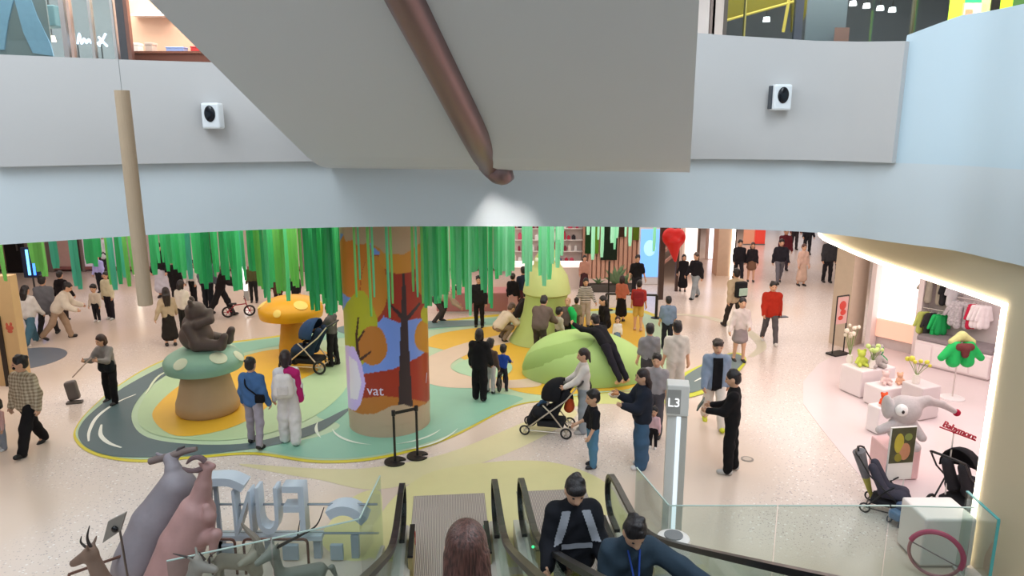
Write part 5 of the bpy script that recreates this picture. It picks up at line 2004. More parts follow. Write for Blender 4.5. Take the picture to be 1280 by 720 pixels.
M_RIB = ribbed('ribbed_plate', '#8E8682', '#C9BEB8')
M_TREAD = ribbed('ribbed_tread', '#4E4A49', '#8E8784')
M_EG = glass_mat('escalator_glass', '#EEF5F2', .03)
step_me = None
for ei, (off, lab) in enumerate(((0.0, 'descending escalator with black handrails and ribbed landing plate'), (GAP, 'ascending escalator carrying two men towards the viewer'))):
    t = thing('escalator', lab, 'escalator', E(9.3, off, 0), -EA)

    def L(s, lat, z):
        return Vector((lat, s - 9.3, z))
    # steps
    if step_me is None:
        mb = MB().box((-.5, 0, -.03), (.5, .40, 0))
        step_me = mb.data('step', M_TREAD)
        mb = MB().box((-.5, .375, -.26), (.5, .40, -.03))
        riser_me = mb.data('riser', M_STEP)
        mb = MB().box((-.5, .385, -.005), (.5, .402, .003))
        edge_me = mb.data('step_edge', plastic('#C9A93A'))
    s = S_COMB - .4
    while s > -2.2:
        zc = stepz(s + .2)
        st_ = link('step', step_me, t, L(s, 0, zc if zc > .02 else 0.003))
        link('riser', riser_me, st_)
        s -= .4
    # comb and landing plate
    MB().box((-.5, S_COMB - .02 - 9.3, .004), (.5, S_COMB + .14 - 9.3, .014)).build('comb', mat('#BFA94A', rough=.4), t)
    MB().box((-.56, S_COMB + .14 - 9.3, .004), (.56, S_END - 9.3, .012)).build('landing_plate', M_RIB, t)
    for sd in (-1, 1):
        x = sd * HW
        # rail path
        pts = []
        ss = -2.2
        while ss < 9.05:
            pts.append(L(ss, x, smz(ss) + .98))
            ss += .25
        n0 = len(pts)
        zc0, r_ = .98 - .3, .3
        for i in range(0, 11):
            a = PI / 2 - PI * i / 10
            pts.append(L(9.05 + r_ * math.cos(a), x, zc0 + r_ * math.sin(a)))
        pts.append(L(8.7, x, zc0 - r_))
        MB().ribbon_tube(pts, .075, .05, Vector((1, 0, 0))).build('handrail', M_RAIL, t)
        # glass side
        V, F = [], []
        prof_t = [(ss_, smz(ss_) + .95) for ss_ in np.arange(-2.2, 9.06, .25)] + [(9.05 + .27 * math.cos(a), zc0 + .27 * math.sin(a)) for a in np.linspace(PI / 2, -PI / 2, 9)]
        prof_b = [(ss_, smz(ss_) + .24) for ss_ in np.arange(-2.2, 9.06, .25)] + [(9.05 + .2 * (1 - i / 8), zc0 - .3) for i in range(9)]
        for (a, b) in zip(prof_t, prof_b):
            for xx in (x - .006, x + .006):
                V.append(L(a[0], xx, a[1]))
                V.append(L(b[0], xx, min(b[1], a[1] - .001)))
        nn = len(prof_t)
        for i in range(nn - 1):
            o_i, o_j = 4 * i, 4 * i + 4
            F += [(o_i, o_j, o_j + 1, o_i + 1), (o_i + 2, o_i + 3, o_j + 3, o_j + 2), (o_i, o_i + 2, o_j + 2, o_j)]
        link('glass_side', me_data('glass_side', V, F, M_EG), t)
        # inner skirt and deck
        V, F = [], []
        sp = list(np.arange(-2.2, 9.3, .25)) + [9.3]
        x0, x1 = sd * .51, sd * (HW + .10)
        for ss_ in sp:
            zt_ = smz(ss_) + .25
            zl = max(0.0, smz(ss_) - .35)
            V += [L(ss_, x0, zl), L(ss_, x0, zt_ - .07), L(ss_, sd * (HW - .05), zt_), L(ss_, x1, zt_), L(ss_, x1, zl)]
        for i in range(len(sp) - 1):
            for k in range(5):
                k2 = (k + 1) % 5
                F.append((i * 5 + k, i * 5 + k2, i * 5 + 5 + k2, i * 5 + 5 + k))
        F += [(0, 1, 2, 3, 4), tuple((len(sp) - 1) * 5 + k for k in (4, 3, 2, 1, 0))]
        link('skirt', me_data('skirt', V, F, M_STEEL), t)
        # rail inlet box at the landing with notice
        bxp = MB().box((sd * .50 - .03, 8.3 - 9.3, .0), (sd * .50 + .03, 9.02 - 9.3, .42), bev=.01)
        bp2 = bxp.build('inlet_panel', mat('#C9B27C', rough=.4, metal=.3), t)
        MB().box((sd * .5 - .034, 8.28 - 9.3, .40), (sd * .5 + .034, 9.04 - 9.3, .43)).build('panel_edge', M_RAIL, bp2)
        if ei == 0 and sd < 0:
            q = MB()
            q.tube([(-.468, 8.95 - 9.3 + .035 * math.cos(2 * PI * i / 14), .33 + .04 * math.sin(2 * PI * i / 14)) for i in range(14)], .008, 5, closed=True)
            q.build('red_ring_mark', mat('#D23A2E', rough=.4), bp2)
            MB().box((-.468, 8.9 - 9.3, .2), (-.462, 8.98 - 9.3, .26)).build('red_mark', mat('#D23A2E', rough=.4), bp2)
        if ei == 0 and sd > 0:
            MB().box((.46, 8.78 - 9.3, .3), (.468, 8.98 - 9.3, .40)).build('green_mark', mat('#3E9E7C', rough=.4), bp2)
    if ei == 1:
        MB().ball((-HW + .05, 8.2 - 9.3, .52), .018, 8, 6).build('signal_light', glow('#36E08A', 4), t)

# glass guard panels beside the lower landing
M_GG = glass_mat('guard_glass', '#EEF5F3', .025)


def guard(lab, pts, h=1.12):
    t = thing('glass_balustrade', lab, 'balustrade', (0, 0, 0))
    for a, b in zip(pts, pts[1:]):
        a, b = Vector((*a, 0)), Vector((*b, 0))
        dv_ = (b - a).normalized()
        n_ = Vector((-dv_.y, dv_.x, 0)) * .008
        a2, b2 = a + dv_ * .01, b - dv_ * .01
        mb = MB().prism([((p).x, (p).y) for p in (a2 - n_, b2 - n_, b2 + n_, a2 + n_)], .06, h)
        p_ = mb.build('glass_panel', M_GG, t)
        MB().ribbon_tube([a2 + Vector((0, 0, h)), b2 + Vector((0, 0, h))], .018, .012, Vector((-dv_.y, dv_.x, 0))).build('top_edge', mat('#B9CFC8', rough=.2, noise=.02), p_)
        MB().ribbon_tube([a2 + Vector((0, 0, .04)), b2 + Vector((0, 0, .04))], .05, .08, Vector((-dv_.y, dv_.x, 0))).build('floor_channel', M_STEEL, p_)
    return t


guard('clear glass balustrade beside the descending escalator before the antelopes', [(-1.78, 9.05), (-1.83, 7.93), (-2.75, 7.5), (-3.75, 7.06)])
guard('long clear glass balustrade between ascending escalator and baby shop', [(1.72, 9.3), (1.95, 8.25), (3.3, 8.25), (4.7, 8.25), (5.72, 8.2)])
t = thing('glass_fin', 'upright teal edged glass fin beside the white box', 'glass panel', (0, 0, 0))
a, b = Vector((5.80, 7.95, 0)), Vector((5.85, 8.62, 0))
MB().prism([(5.80, 7.9), (5.83, 7.9), (5.88, 8.6), (5.85, 8.6)], .02, 1.12).build('glass_panel', M_GG, t)
MB().prism([(5.80, 7.895), (5.835, 7.895), (5.835, 7.905), (5.80, 7.905)], .02, 1.12).build('teal_edge', mat('#4FA6A8', rough=.2, noise=.02), t)
MB().prism([(5.80, 7.9), (5.835, 7.9), (5.885, 8.6), (5.85, 8.6)], 1.12, 1.135).build('teal_edge', mat('#4FA6A8', rough=.2, noise=.02), t)
MB().prism([(5.77, 7.89), (5.86, 7.89), (5.91, 8.61), (5.82, 8.61)], 0, .05).build('floor_channel', M_STEEL, t)

# floor pylon with L3
g = gp(836, 668)
zt = ay(838, 478, g.y).z
t = thing('level_pylon', 'tall white pylon with a grey cap reading L3 beside the escalator', 'sign', (g.x, g.y, 0), math.radians(-10))
MB().box((-.105, -.09, 0), (.16, .12, zt - .42)).build('shaft', mat('#E2DFDB', rough=.4, noise=.03), t)
MB().box((.02, -.105, .02), (.075, -.09, zt - .46)).build('light_line', glow('#E8F2FA', .7), t)
MB().box((.085, -.1, .02), (.165, -.09, zt - .46)).build('steel_strip', M_STEEL, t)
cap_ = MB().box((-.125, -.13, zt - .44), (.17, .14, zt), bev=.012).build('cap', mat('#E2DED9', rough=.4, noise=.03), t)
MB().box((-.118, -.138, zt - .40), (.06, -.129, zt - .06)).build('face', mat('#A5A29E', rough=.4), cap_)
me = text_data('L3', .19, .006, glow('#FFFFFF', .7))
me.transform(Matrix.Translation((-.03, -.142, zt - .30)) @ Matrix.Rotation(PI / 2, 4, 'X') @ Matrix.Scale(.92, 4))
link('lettering', me, cap_)
# round-top bin by the pylon
g = gp(842, 705)
zt = 1.0
g = gp(842, 668, 1.0)
t = thing('round_bin', 'white round bin with a grey top at the foot of the pylon', 'bin', (g.x, g.y, 0))
MB().lathe([(0, 0), (.17, 0), (.19, .02), (.2, .9), (.19, .96), (.13, .985), (0, .985)], 32).build('body', plastic('#ECE8E4', .3), t, smooth=True)
MB().lathe([(0, .985), (.11, .985), (.11, 1.0), (0, 1.0)], 28).build('grey_top', mat('#7E8082', rough=.4), t)
g = gp(852, 690, .9)

# ================================================================== ANTELOPES, LETTERS, RAILS at the lower left
def P(px, py, Y):
    v = ay(px, py, Y)
    return (v.x, v.y, v.z)


def up_(p, dz=0, dy=0, dx=0):
    return (p[0] + dx, p[1] + dy, p[2] + dz)


M_GA = mat('#8E868C', rough=.5, noise=.3, nscale=3, bump=.3, bscale=8)
M_PA = mat('#B48C88', rough=.5, noise=.3, nscale=3, bump=.3, bscale=8)
Y1 = 8.4
rump, mid_, sho = P(178, 700, Y1 - .15), P(196, 655, Y1), P(222, 610, Y1 + .1)
nk, hd_ = P(217, 588, Y1 + .15), P(213, 574, Y1 + .25)
pr = [('c', rump, mid_, .34, .31), ('c', mid_, sho, .31, .24), ('c', sho, nk, .19, .105), ('c', nk, hd_, .095, .08), ('c', hd_, up_(hd_, -.02, .22), .08, .055),
      ('c', up_(rump, -.1, -.05, -.18), up_(rump, -.55, .05, -.22), .19, .11), ('c', up_(rump, -.55, .05, -.22), (rump[0] - .24, rump[1] - .05, .02), .10, .055),
      ('c', up_(rump, -.1, -.05, .16), up_(rump, -.55, .05, .2), .19, .11), ('c', up_(rump, -.55, .05, .2), (rump[0] + .22, rump[1] - .05, .02), .10, .055),
      ('c', up_(sho, -.15, .1, -.16), up_(sho, -.3, .45, -.18), .12, .08), ('c', up_(sho, -.3, .45, -.18), up_(sho, -.62, .4, -.18), .075, .05),
      ('c', up_(sho, -.15, .1, .14), up_(sho, -.2, .48, .16), .12, .08), ('c', up_(sho, -.2, .48, .16), up_(sho, -.55, .46, .16), .075, .05), ('c', up_(hd_, .04, 0, -.1), up_(hd_, .08, 0, -.17), .03, .02), ('c', up_(hd_, .04, 0, .09), up_(hd_, .1, 0, .15), .03, .02)]
o = link('antelope_sculpture', soft_data('antelope_sculpture', pr, M_GA, .02, .035))
tag(o, 'grey rearing antelope sculpture with thick spread horns', 'sculpture')
hl = P(213, 571, Y1 + .25)
MB().tube([P(187, 577, Y1 + .25), P(200, 573, Y1 + .25), hl, P(230, 564, Y1 + .25), P(246, 561, Y1 + .25)], [.045, .05, .05, .045, .03], 10).build('horns', mat('#7A6A66', rough=.5), o, smooth=True)
MB().tube([P(220, 568, Y1 + .25), P(224, 561, Y1 + .25), P(231, 558, Y1 + .25)], [.03, .022, .01], 8).build('ear_horn', mat('#4E4446', rough=.5), o, smooth=True)
Y2 = 7.95
rump, mid_, sho = P(212, 725, Y2 - .1), P(228, 680, Y2), P(246, 640, Y2 + .05)
nk, hd_ = P(254, 606, Y2 + .05), P(258, 584, Y2 + .05)
mz = P(266, 583, Y2 + .05)
pr = [('c', rump, mid_, .30, .27), ('c', mid_, sho, .27, .22), ('c', sho, nk, .16, .10), ('c', nk, hd_, .085, .07), ('c', hd_, mz, .065, .04),
      ('c', up_(rump, -.1, 0, -.14), up_(rump, -.5, 0, -.16), .17, .1), ('c', up_(rump, -.5, 0, -.16), (rump[0] - .2, rump[1], .02), .09, .05),
      ('c', up_(rump, -.1, 0, .14), up_(rump, -.5, 0, .18), .17, .1), ('c', up_(rump, -.5, 0, .18), (rump[0] + .2, rump[1], .02), .09, .05),
      ('c', up_(sho, -.22, 0, .1), P(262, 645, Y2 - .1), .10, .075), ('c', P(262, 645, Y2 - .1), P(258, 634, Y2 - .1), .07, .05),
      ('c', up_(sho, -.3, -.1, .08), P(270, 668, Y2 - .15), .10, .07), ('c', P(270, 668, Y2 - .15), P(266, 688, Y2 - .15), .06, .045), ('c', up_(hd_, .05, -.05, -.02), up_(hd_, .1, -.1, -.04), .025, .015)]
o = link('antelope_sculpture', soft_data('antelope_sculpture', pr, M_PA, .018, .035))
tag(o, 'pink brown rearing antelope sculpture with curled back horns', 'sculpture')
MB().tube(catmull([P(257, 577, Y2), P(250, 572, Y2), P(240, 573, Y2), P(233, 580, Y2)], 4, False), [.035] * 5 + [.03] * 4 + [.025, .02, .015, .008], 8).build('horn', mat('#6E585A', rough=.5), o, smooth=True)
MB().tube(catmull([P(254, 585, Y2), P(246, 588, Y2), P(236, 588, Y2), P(228, 584, Y2)], 4, False), [.035] * 5 + [.03] * 4 + [.025, .02, .015, .008], 8).build('horn', mat('#6E585A', rough=.5), o, smooth=True)


def deer(lab, head, muzzle, neckb, Yb, bodydir, m, horns, hm, bodyz=.85, sc=1.0):
    """head, muzzle: places; neckb: base of the neck; body runs along bodydir to the rump, legs to the floor"""
    hv, mv, nv = Vector(head), Vector(muzzle), Vector(neckb)
    bd_ = Vector(bodydir).normalized()
    side_ = Vector((-bd_.y, bd_.x, 0))
    ch = Vector((nv.x, nv.y, bodyz)) + bd_ * .08 * sc
    ru = ch + bd_ * .75 * sc
    ru.z = bodyz
    pr = [('c', tuple(hv), tuple(mv), .075, .04), ('c', tuple(hv), tuple(nv), .065, .1 * sc), ('c', tuple(nv), tuple(ch), .12 * sc, .17 * sc), ('c', tuple(ch), tuple(ru), .18 * sc, .17 * sc)]
    for base, bend in ((ch, -.02), (ru, .06)):
        for s in (-1, 1):
            h0 = base + side_ * .09 * s * sc + Vector((0, 0, -.05 * sc))
            k0 = h0 + bd_ * bend + Vector((0, 0, -.38 * bodyz / .85))
            f0 = Vector((h0.x, h0.y, .025)) + bd_ * bend * .3
            pr += [('c', tuple(h0), tuple(k0), .085 * sc, .045 * sc), ('c', tuple(k0), tuple(f0), .04, .025)]
    hdv = (mv - hv).normalized()
    sde = Vector((-hdv.y, hdv.x, 0)).normalized()
    for s in (-1, 1):
        pr.append(('c', tuple(hv + Vector((0, 0, .05)) + sde * .04 * s), tuple(hv + Vector((0, 0, .13)) + sde * .09 * s - hdv * .04), .022, .012))
    pr.append(('c', tuple(ru + bd_ * .15), tuple(ru + bd_ * .2 + Vector((0, 0, -.15))), .04, .02))
    o = link('deer_sculpture', soft_data('deer_sculpture', pr, m, .016, .04))
    tag(o, lab, 'sculpture')
    for path_, r0 in horns:
        pts = catmull(path_, 5, False)
        MB().tube(pts, [r0 * (1 - .8 * i / (len(pts) - 1)) for i in range(len(pts))], 7).build('horn', hm, o, smooth=True)
    MB().ball(tuple(hv + sde * .06 + Vector((0, 0, .02))), .014, 8, 6).build('eye', plastic('#1A1414'), o)
    MB().ball(tuple(hv - sde * .06 + Vector((0, 0, .02))), .014, 8, 6).build('eye', plastic('#1A1414'), o)
    return o


M_DB = mat('#80685A', rough=.5, noise=.2, nscale=8)
M_DG = mat('#8E8A82', rough=.5, noise=.2, nscale=8)
M_HN = mat('#3A3230', rough=.45, noise=.1)
Y3 = 6.9
deer('brown deer sculpture with short antlers turned towards the grey plate', P(113, 692, Y3), P(92, 704, Y3), P(132, 735, Y3), Y3, (.4, -.7, 0), M_DB,
     [([P(113, 684, Y3), P(109, 672, Y3), P(112, 657, Y3)], .022), ([P(109, 685, Y3 + .08), P(101, 678, Y3 + .08), P(102, 670, Y3 + .08)], .018)], M_HN)
Y4 = 7.75
deer('grey gazelle sculpture with long dark lyre horns behind the glass', P(341, 690, Y4), P(322, 704, Y4 - .12), P(350, 716, Y4 + .05), Y4, (.8, .3, 0), M_DG,
     [([P(343, 686, Y4), P(362, 676, Y4), P(378, 668, Y4), P(396, 656, Y4), P(405, 634, Y4)], .024), ([P(372, 672, Y4), P(373, 662, Y4), P(375, 650, Y4)], .012)], M_HN, .42, .55)
deer('pale tan gazelle sculpture with one thick horn behind the glass', P(318, 694, Y4 + .3), P(300, 706, Y4 + .15), P(322, 716, Y4 + .35), Y4, (-.9, .1, 0), mat('#A89C8C', rough=.5, noise=.2, nscale=8),
     [([P(326, 690, Y4 + .3), P(320, 674, Y4 + .3), P(308, 662, Y4 + .3), P(302, 654, Y4 + .3)], .06)], mat('#8E8478', rough=.5), .42, .55)
Y5 = 6.75
deer('grey gazelle sculpture with swept horns in front of the pink antelope', P(246, 706, Y5), P(268, 712, Y5), P(236, 745, Y5), Y5, (-.3, -.8, 0), M_DG,
     [([P(244, 700, Y5), P(232, 696, Y5), P(216, 692, Y5)], .02), ([P(256, 700, Y5), P(252, 694, Y5), P(248, 689, Y5)], .016), ([P(262, 704, Y5), P(262, 696, Y5), P(270, 690, Y5)], .012)], M_HN, .75)

# grey tilted plate with black lens on a pole
Y6 = 7.6
c = ay(142, 660, Y6)
t = thing('plate_lamp', 'tilted grey square plate with a black lens on a thin pole', 'lamp', (c.x, Y6, 0))
q = [ay(128, 679, Y6), ay(135, 652, Y6), ay(157, 641, Y6), ay(150, 664, Y6)]
V = [(v.x - c.x, 0, v.z) for v in q] + [(v.x - c.x, .04, v.z) for v in q]
link('plate', me_data('plate', V, [(0, 1, 2, 3), (7, 6, 5, 4), (0, 4, 5, 1), (1, 5, 6, 2), (2, 6, 7, 3), (3, 7, 4, 0)], mat('#8D8780', rough=.5)), t)
c2 = ay(144, 661, Y6)
MB().ball((c2.x - c.x, -.01, c2.z), (.04, .03, .04), 12, 8).build('lens', mat('#151214', rough=.2), t, smooth=True)
MB().tube([(c2.x - c.x + .02, .05, c2.z), (c2.x - c.x + .06, .05, .0)], .013, 6).build('pole', metal('#7E7672'), t)

# white 3D letters seen from behind
Y7 = 8.75
M_LET = mat('#C9D2DC', rough=.4, noise=.02)
fs = thing('letter_sign', 'white block letters FUN on a frame, seen from behind', 'sign', (0, Y7, 0))
for ch, x0, x1, y0, y1 in (('F', 352, 383, 608, 668), ('U', 318, 350, 610, 668), ('N', 289, 317, 614, 670)):
    me = text_data(ch, 1, .5, M_LET)
    xs_ = [v.co.x for v in me.vertices]
    ys_ = [v.co.y for v in me.vertices]
    a, b = ay(x0, y0, Y7), ay(x1, y1, Y7)
    # letters face away: mirror in x by turning round the upright axis
    sx_ = (b.x - a.x) / (max(xs_) - min(xs_))
    sy_ = (a.z - b.z) / (max(ys_) - min(ys_))
    xm = (max(xs_) + min(xs_)) / 2
    for v in me.vertices:
        x, y, z = v.co
        v.co = (-(x - xm) * sx_ * 1.0 + (a.x + b.x) / 2, .09 + z * .2, b.z + (y - min(ys_)) * sy_)
    me.flip_normals()
    link('letter', me, fs)
zl = ay(330, 671, Y7).z
xl, xr = ay(262, 650, Y7).x, ay(470, 650, Y7).x
for pz in (ay(330, 637, Y7).z, zl - .03):
    MB().tube([(xl, .14, pz), (xr, .14, pz)], .016, 6).build('frame_bar', metal('#9AA0A8'), fs)
MB().box((xl, .05, zl - .1), (ay(400, 660, Y7).x, .2, zl - .02), bev=.01).build('letter_shelf', M_LET, fs)
for px in (268, 330, 392, 440):
    x = ay(px, 660, Y7).x
    MB().box((x - .05, .1, 0), (x + .05, .2, zl - .05)).build('support', mat('#A9B2BC', rough=.5), fs)
# wide support slabs below the letters
for (x0, x1) in ((276, 290), (352, 372), (412, 428)):
    a, b = ay(x0, 690, Y7), ay(x1, 690, Y7)
    MB().box((a.x, .02, .02), (b.x, .08, zl - .14), bev=.01).build('support_slab', mat('#AEB8C2', rough=.5), fs)
# arched swoosh and cloud on the same frame
V = catmull([P(410, 644, Y7), P(424, 638, Y7), P(440, 640, Y7), P(456, 652, Y7)], 6, False)
MB().ribbon_tube([(v.x, .1, v.z) for v in V], .25, .13, Vector((0, 1, 0))).build('arch_piece', M_LET, fs)
V = catmull([P(258, 603, Y7), P(274, 602, Y7), P(288, 603, Y7), P(304, 610, Y7)], 6, False)
MB().ribbon_tube([(v.x, .1, v.z) for v in V], .25, .11, Vector((0, 1, 0))).build('cloud_piece', M_LET, fs)
x = ay(262, 610, Y7).x
MB().box((x, .1, 0), (x + .05, .15, ay(262, 606, Y7).z)).build('support', mat('#A9B2BC', rough=.5), fs)
# bronze tube rails
rl_ = thing('tube_railing', 'low bronze tube railing in front of the letters', 'railing', (0, 0, 0))
M_TR = mat('#7A5A50', rough=.4, metal=.5, noise=.05)
Y8 = 8.5
for (x0, x1) in ((262, 293), (304, 384)):
    a, b = ay(x0, 674, Y8), ay(x1, 674, Y8)
    cr_ = .05
    z_ = a.z
    MB().tube([(a.x, Y8, 0), (a.x, Y8, z_ - cr_), (a.x + cr_ * .3, Y8, z_ - cr_ * .3), (a.x + cr_, Y8, z_), (b.x - cr_, Y8, z_), (b.x - cr_ * .3, Y8, z_ - cr_ * .3), (b.x, Y8, z_ - cr_), (b.x, Y8, 0)], .018, 8).build('rail_loop', M_TR, rl_, smooth=True)
Y9 = 7.1
rl2 = thing('tube_railing', 'low bronze tube railing running behind the brown deer', 'railing', (0, 0, 0))
a, b = ay(86, 718, Y9 + .4), ay(160, 692, Y9 + 1.0)
MB().tube([a, b], .018, 8).build('rail', M_TR, rl2, smooth=True)
for q in (a, (a + b) / 2, b):
    MB().tube([q, Vector((q.x, q.y, 0))], .015, 8).build('post', M_TR, rl2, smooth=True)
# ================================================================== PEOPLE
SKIN = ['#D9A98C', '#E0B49A', '#C99676', '#E6BFA8']
SK_M = {}


def skin_mat(i):
    return mat(SKIN[i], rough=.55, noise=.05, nscale=12, spec=.3)


HAIR_BLACK, HAIR_BROWN = '#1D1719', '#4A3029'


def hair_mat(h):
    if ('hair', h) in MATS:
        return MATS[('hair', h)]
    m = bpy.data.materials.new('hair_strands')
    m.use_nodes = True
    nt = m.node_tree
    b = nt.nodes['Principled BSDF']
    b.inputs['Roughness'].default_value = .42
    tc = nt.nodes.new('ShaderNodeTexCoord')
    mp = nt.nodes.new('ShaderNodeMapping')
    mp.inputs['Scale'].default_value = (70, 70, 5)
    nt.links.new(tc.outputs['Object'], mp.inputs['Vector'])
    n_ = nt.nodes.new('ShaderNodeTexNoise')
    n_.inputs['Scale'].default_value = 1.6
    nt.links.new(mp.outputs[0], n_.inputs['Vector'])
    c = C(h)
    r = nt.nodes.new('ShaderNodeValToRGB')
    r.color_ramp.elements[0].position = .35
    r.color_ramp.elements[1].position = .68
    r.color_ramp.elements[0].color = (*[v * .55 for v in c], 1)
    r.color_ramp.elements[1].color = (*[min(1, v * 1.7) for v in c], 1)
    nt.links.new(n_.outputs['Fac'], r.inputs['Fac'])
    nt.links.new(r.outputs['Color'], b.inputs['Base Color'])
    bp_ = nt.nodes.new('ShaderNodeBump')
    bp_.inputs['Strength'].default_value = .5
    bp_.inputs['Distance'].default_value = .01
    nt.links.new(n_.outputs['Fac'], bp_.inputs['Height'])
    nt.links.new(bp_.outputs['Normal'], b.inputs['Normal'])
    MATS[('hair', h)] = m
    return m


REPORT = []


def person(label, px, py, top=None, H=None, yaw=0, build=1.0, fem=False, kid=0.0, skin=0,
           shirt='#888888', shirt_m=None, sleeve=1.0, bulk=1.0, hem=0.0, shirt_name='shirt',
           legs='trousers', leg_c='#222222', wide=1.0, leg_len=1.0, shoe='#222222',
           hair='short', hair_c=HAIR_BLACK, la=(4, 8, 14), ra=(4, 8, 14), ll=(3, 4), rl=(-3, 4),
           lean=0, side=0, hp=8, hy=0, z=0.0, at=None, base=None, group=None, extra_prims=None, fingers=True, shorts_skin=True, pelvis=None, spread=1.0):
    g = gp(px, py) if at is None else Vector((at[0], at[1], 0))
    if H is None:
        H = ay(px, top, g.y).z - z
    REPORT.append((label[:34], round(H, 2), round(g.y, 1)))
    d_cam = math.hypot(g.x, g.y)
    vox = .0115 if d_cam < 7.5 else (.0165 if d_cam < 14 else (.021 if d_cam < 22 else .027))
    R = math.radians
    h = H
    hs = 1.0 + .42 * kid
    leg = .49 * (1 - .10 * kid)
    th_l = sh_l = leg * .5 * h
    foot = .045 * h
    J = {}
    # legs
    hipw = .05 * h

    def legchain(spec, sd):
        p, k = R(spec[0]), R(spec[1])
        ab = R(spec[2]) if len(spec) > 2 else R(2.0 * spread)
        d1 = Vector((sd * math.sin(ab), math.sin(p), -math.cos(p) * math.cos(ab))).normalized()
        p2 = p - k
        d2_ = Vector((sd * math.sin(ab) * .6, math.sin(p2), -math.cos(p2) * math.cos(ab))).normalized()
        hip = Vector((sd * hipw, 0, 0))
        kn = hip + d1 * th_l
        an = kn + d2_ * sh_l
        return hip, kn, an
    Lc, Rc = legchain(ll, -1), legchain(rl, 1)
    zmin = min(Lc[2].z, Rc[2].z)
    pz = foot - zmin if pelvis is None else pelvis
    Pv = Vector((0, 0, pz))
    Lc = [p + Pv for p in Lc]
    Rc = [p + Pv for p in Rc]
    ln, sdl = R(lean), R(side)
    u = Vector((math.sin(sdl), math.sin(ln), math.cos(ln) * math.cos(sdl))).normalized()
    tl = (.30 - .02 * kid) * h
    neck = Pv + u * tl
    fwd = Vector((0, math.cos(ln), -math.sin(ln)))
    # head frame
    hl, hw = R(lean * .5 + hp), R(hy)
    hu = Vector((math.sin(sdl) * .4, math.sin(hl), math.cos(hl))).normalized()
    hf = Vector((math.sin(hw), math.cos(hw) * math.cos(hl), -math.sin(hl))).normalized()
    hx = hf.cross(hu).normalized()
    hf = hu.cross(hx).normalized()
    HM = [[hx[i], hf[i], hu[i]] for i in range(3)]
    a_ = h * hs * 1.07
    hc_ = neck + u * .03 * h + hu * (.075 * a_)

    def hd(x, y, z_):
        return tuple(hc_ + hx * x * a_ + hf * y * a_ + hu * z_ * a_)
    shw = (.090 if fem else .101) * h * build
    sh0 = neck - u * .035 * h

    def armchain(spec, sd):
        p, ab, el = R(spec[0]), R(spec[1]), R(spec[2])
        inn = R(spec[3]) if len(spec) > 3 else 0
        s0 = sh0 + Vector((sd * shw, 0, 0))
        dd = Vector((sd * math.sin(ab), math.sin(p) * math.cos(ab), -math.cos(p) * math.cos(ab)))
        e = s0 + dd * .172 * h
        p2 = p + el
        ab2 = ab - inn
        d3 = Vector((sd * math.sin(ab2), math.sin(p2) * math.cos(ab2), -math.cos(p2) * math.cos(ab2)))
        w = e + d3 * .145 * h
        return s0, e, w, d3
    La, Ra = armchain(la, -1), armchain(ra, 1)
    t3 = lambda v: (v.x, v.y, v.z)
    # --- body
    B = []
    B.append(('e', hd(0, 0, .008), (.046 * a_, .056 * a_, .064 * a_), HM))
    B.append(('e', hd(0, .016, -.032), (.036 * a_, .04 * a_, .038 * a_), HM))
    B.append(('c', hd(0, .05, .004), hd(0, .064, -.018), .006 * a_, .011 * a_))
    for s_ in (-1, 1):
        B.append(('e', hd(.046 * s_, -.004, -.004), (.008 * a_, .014 * a_, .02 * a_), HM))
    B.append(('c', t3(neck - u * .03 * h), hd(0, -.008, -.03), .034 * h, .031 * a_))
    B.append(('c', t3(sh0 + Vector((-shw * .8, 0, 0))), t3(sh0 + Vector((shw * .8, 0, 0))), .034 * h, .034 * h))
    for s_ in (-1, 1):
        B.append(('c', t3(Pv + Vector((s_ * .035 * h, 0, 0))), t3(sh0 - u * .05 * h + Vector((s_ * .05 * h, 0, 0))), .052 * h, .055 * h))
    ex = MB()
    for (s0, e, w, d3), sd in ((La, -1), (Ra, 1)):
        B.append(('c', t3(s0), t3(e), .031 * h, .025 * h))
        B.append(('c', t3(e), t3(w), .025 * h, .017 * h))
        palm = w + d3 * .03 * h
        B.append(('c', t3(w), t3(palm), .016 * h, .02 * h))
        if fingers:
            sdv = Vector((0, 1, 0)) if abs(d3.y) < .8 else Vector((0, 0, 1))
            across = (sdv - d3 * sdv.dot(d3)).normalized()
            inw = d3.cross(across) * (sd if abs(d3.y) < .8 else sd)
            if inw.x * sd > 0:
                inw = -inw
            for fi, (off, fl_) in enumerate(((.017, .036), (.006, .042), (-.005, .040), (-.016, .032))):
                b0_ = palm + across * off * h
                b1_ = b0_ + d3 * fl_ * .55 * h + inw * .006 * h
                b2_ = b1_ + d3 * fl_ * .40 * h + inw * .020 * h
                ex.tube([b0_, b1_, b2_], [.0062 * h, .0056 * h, .0045 * h], 6)
            tb0 = w + d3 * .015 * h + across * .012 * h
            ex.tube([tb0, tb0 + across * .022 * h + d3 * .012 * h, tb0 + across * .026 * h + d3 * .03 * h + inw * .008 * h], [.008 * h, .007 * h, .005 * h], 6)
    for (hp_, kn, an) in (Lc, Rc):
        B.append(('c', t3(hp_), t3(kn), .047 * h, .034 * h))
        B.append(('c', t3(kn), t3(an), .034 * h, .022 * h))
        B.append(('c', t3(an), t3(an + Vector((0, .05 * h, -.02 * h))), .02 * h, .015 * h))
    me = soft_data('person', B, skin_mat(skin), vox, .022 * h, ex)
    rz = -R(yaw)
    o = link('person', me, None, (g.x, g.y, z), rz)
    tag(o, label, 'person', group)
    # --- top
    bk = bulk * build
    T = []
    ht = Pv + u * (.02 * h - hem * h)
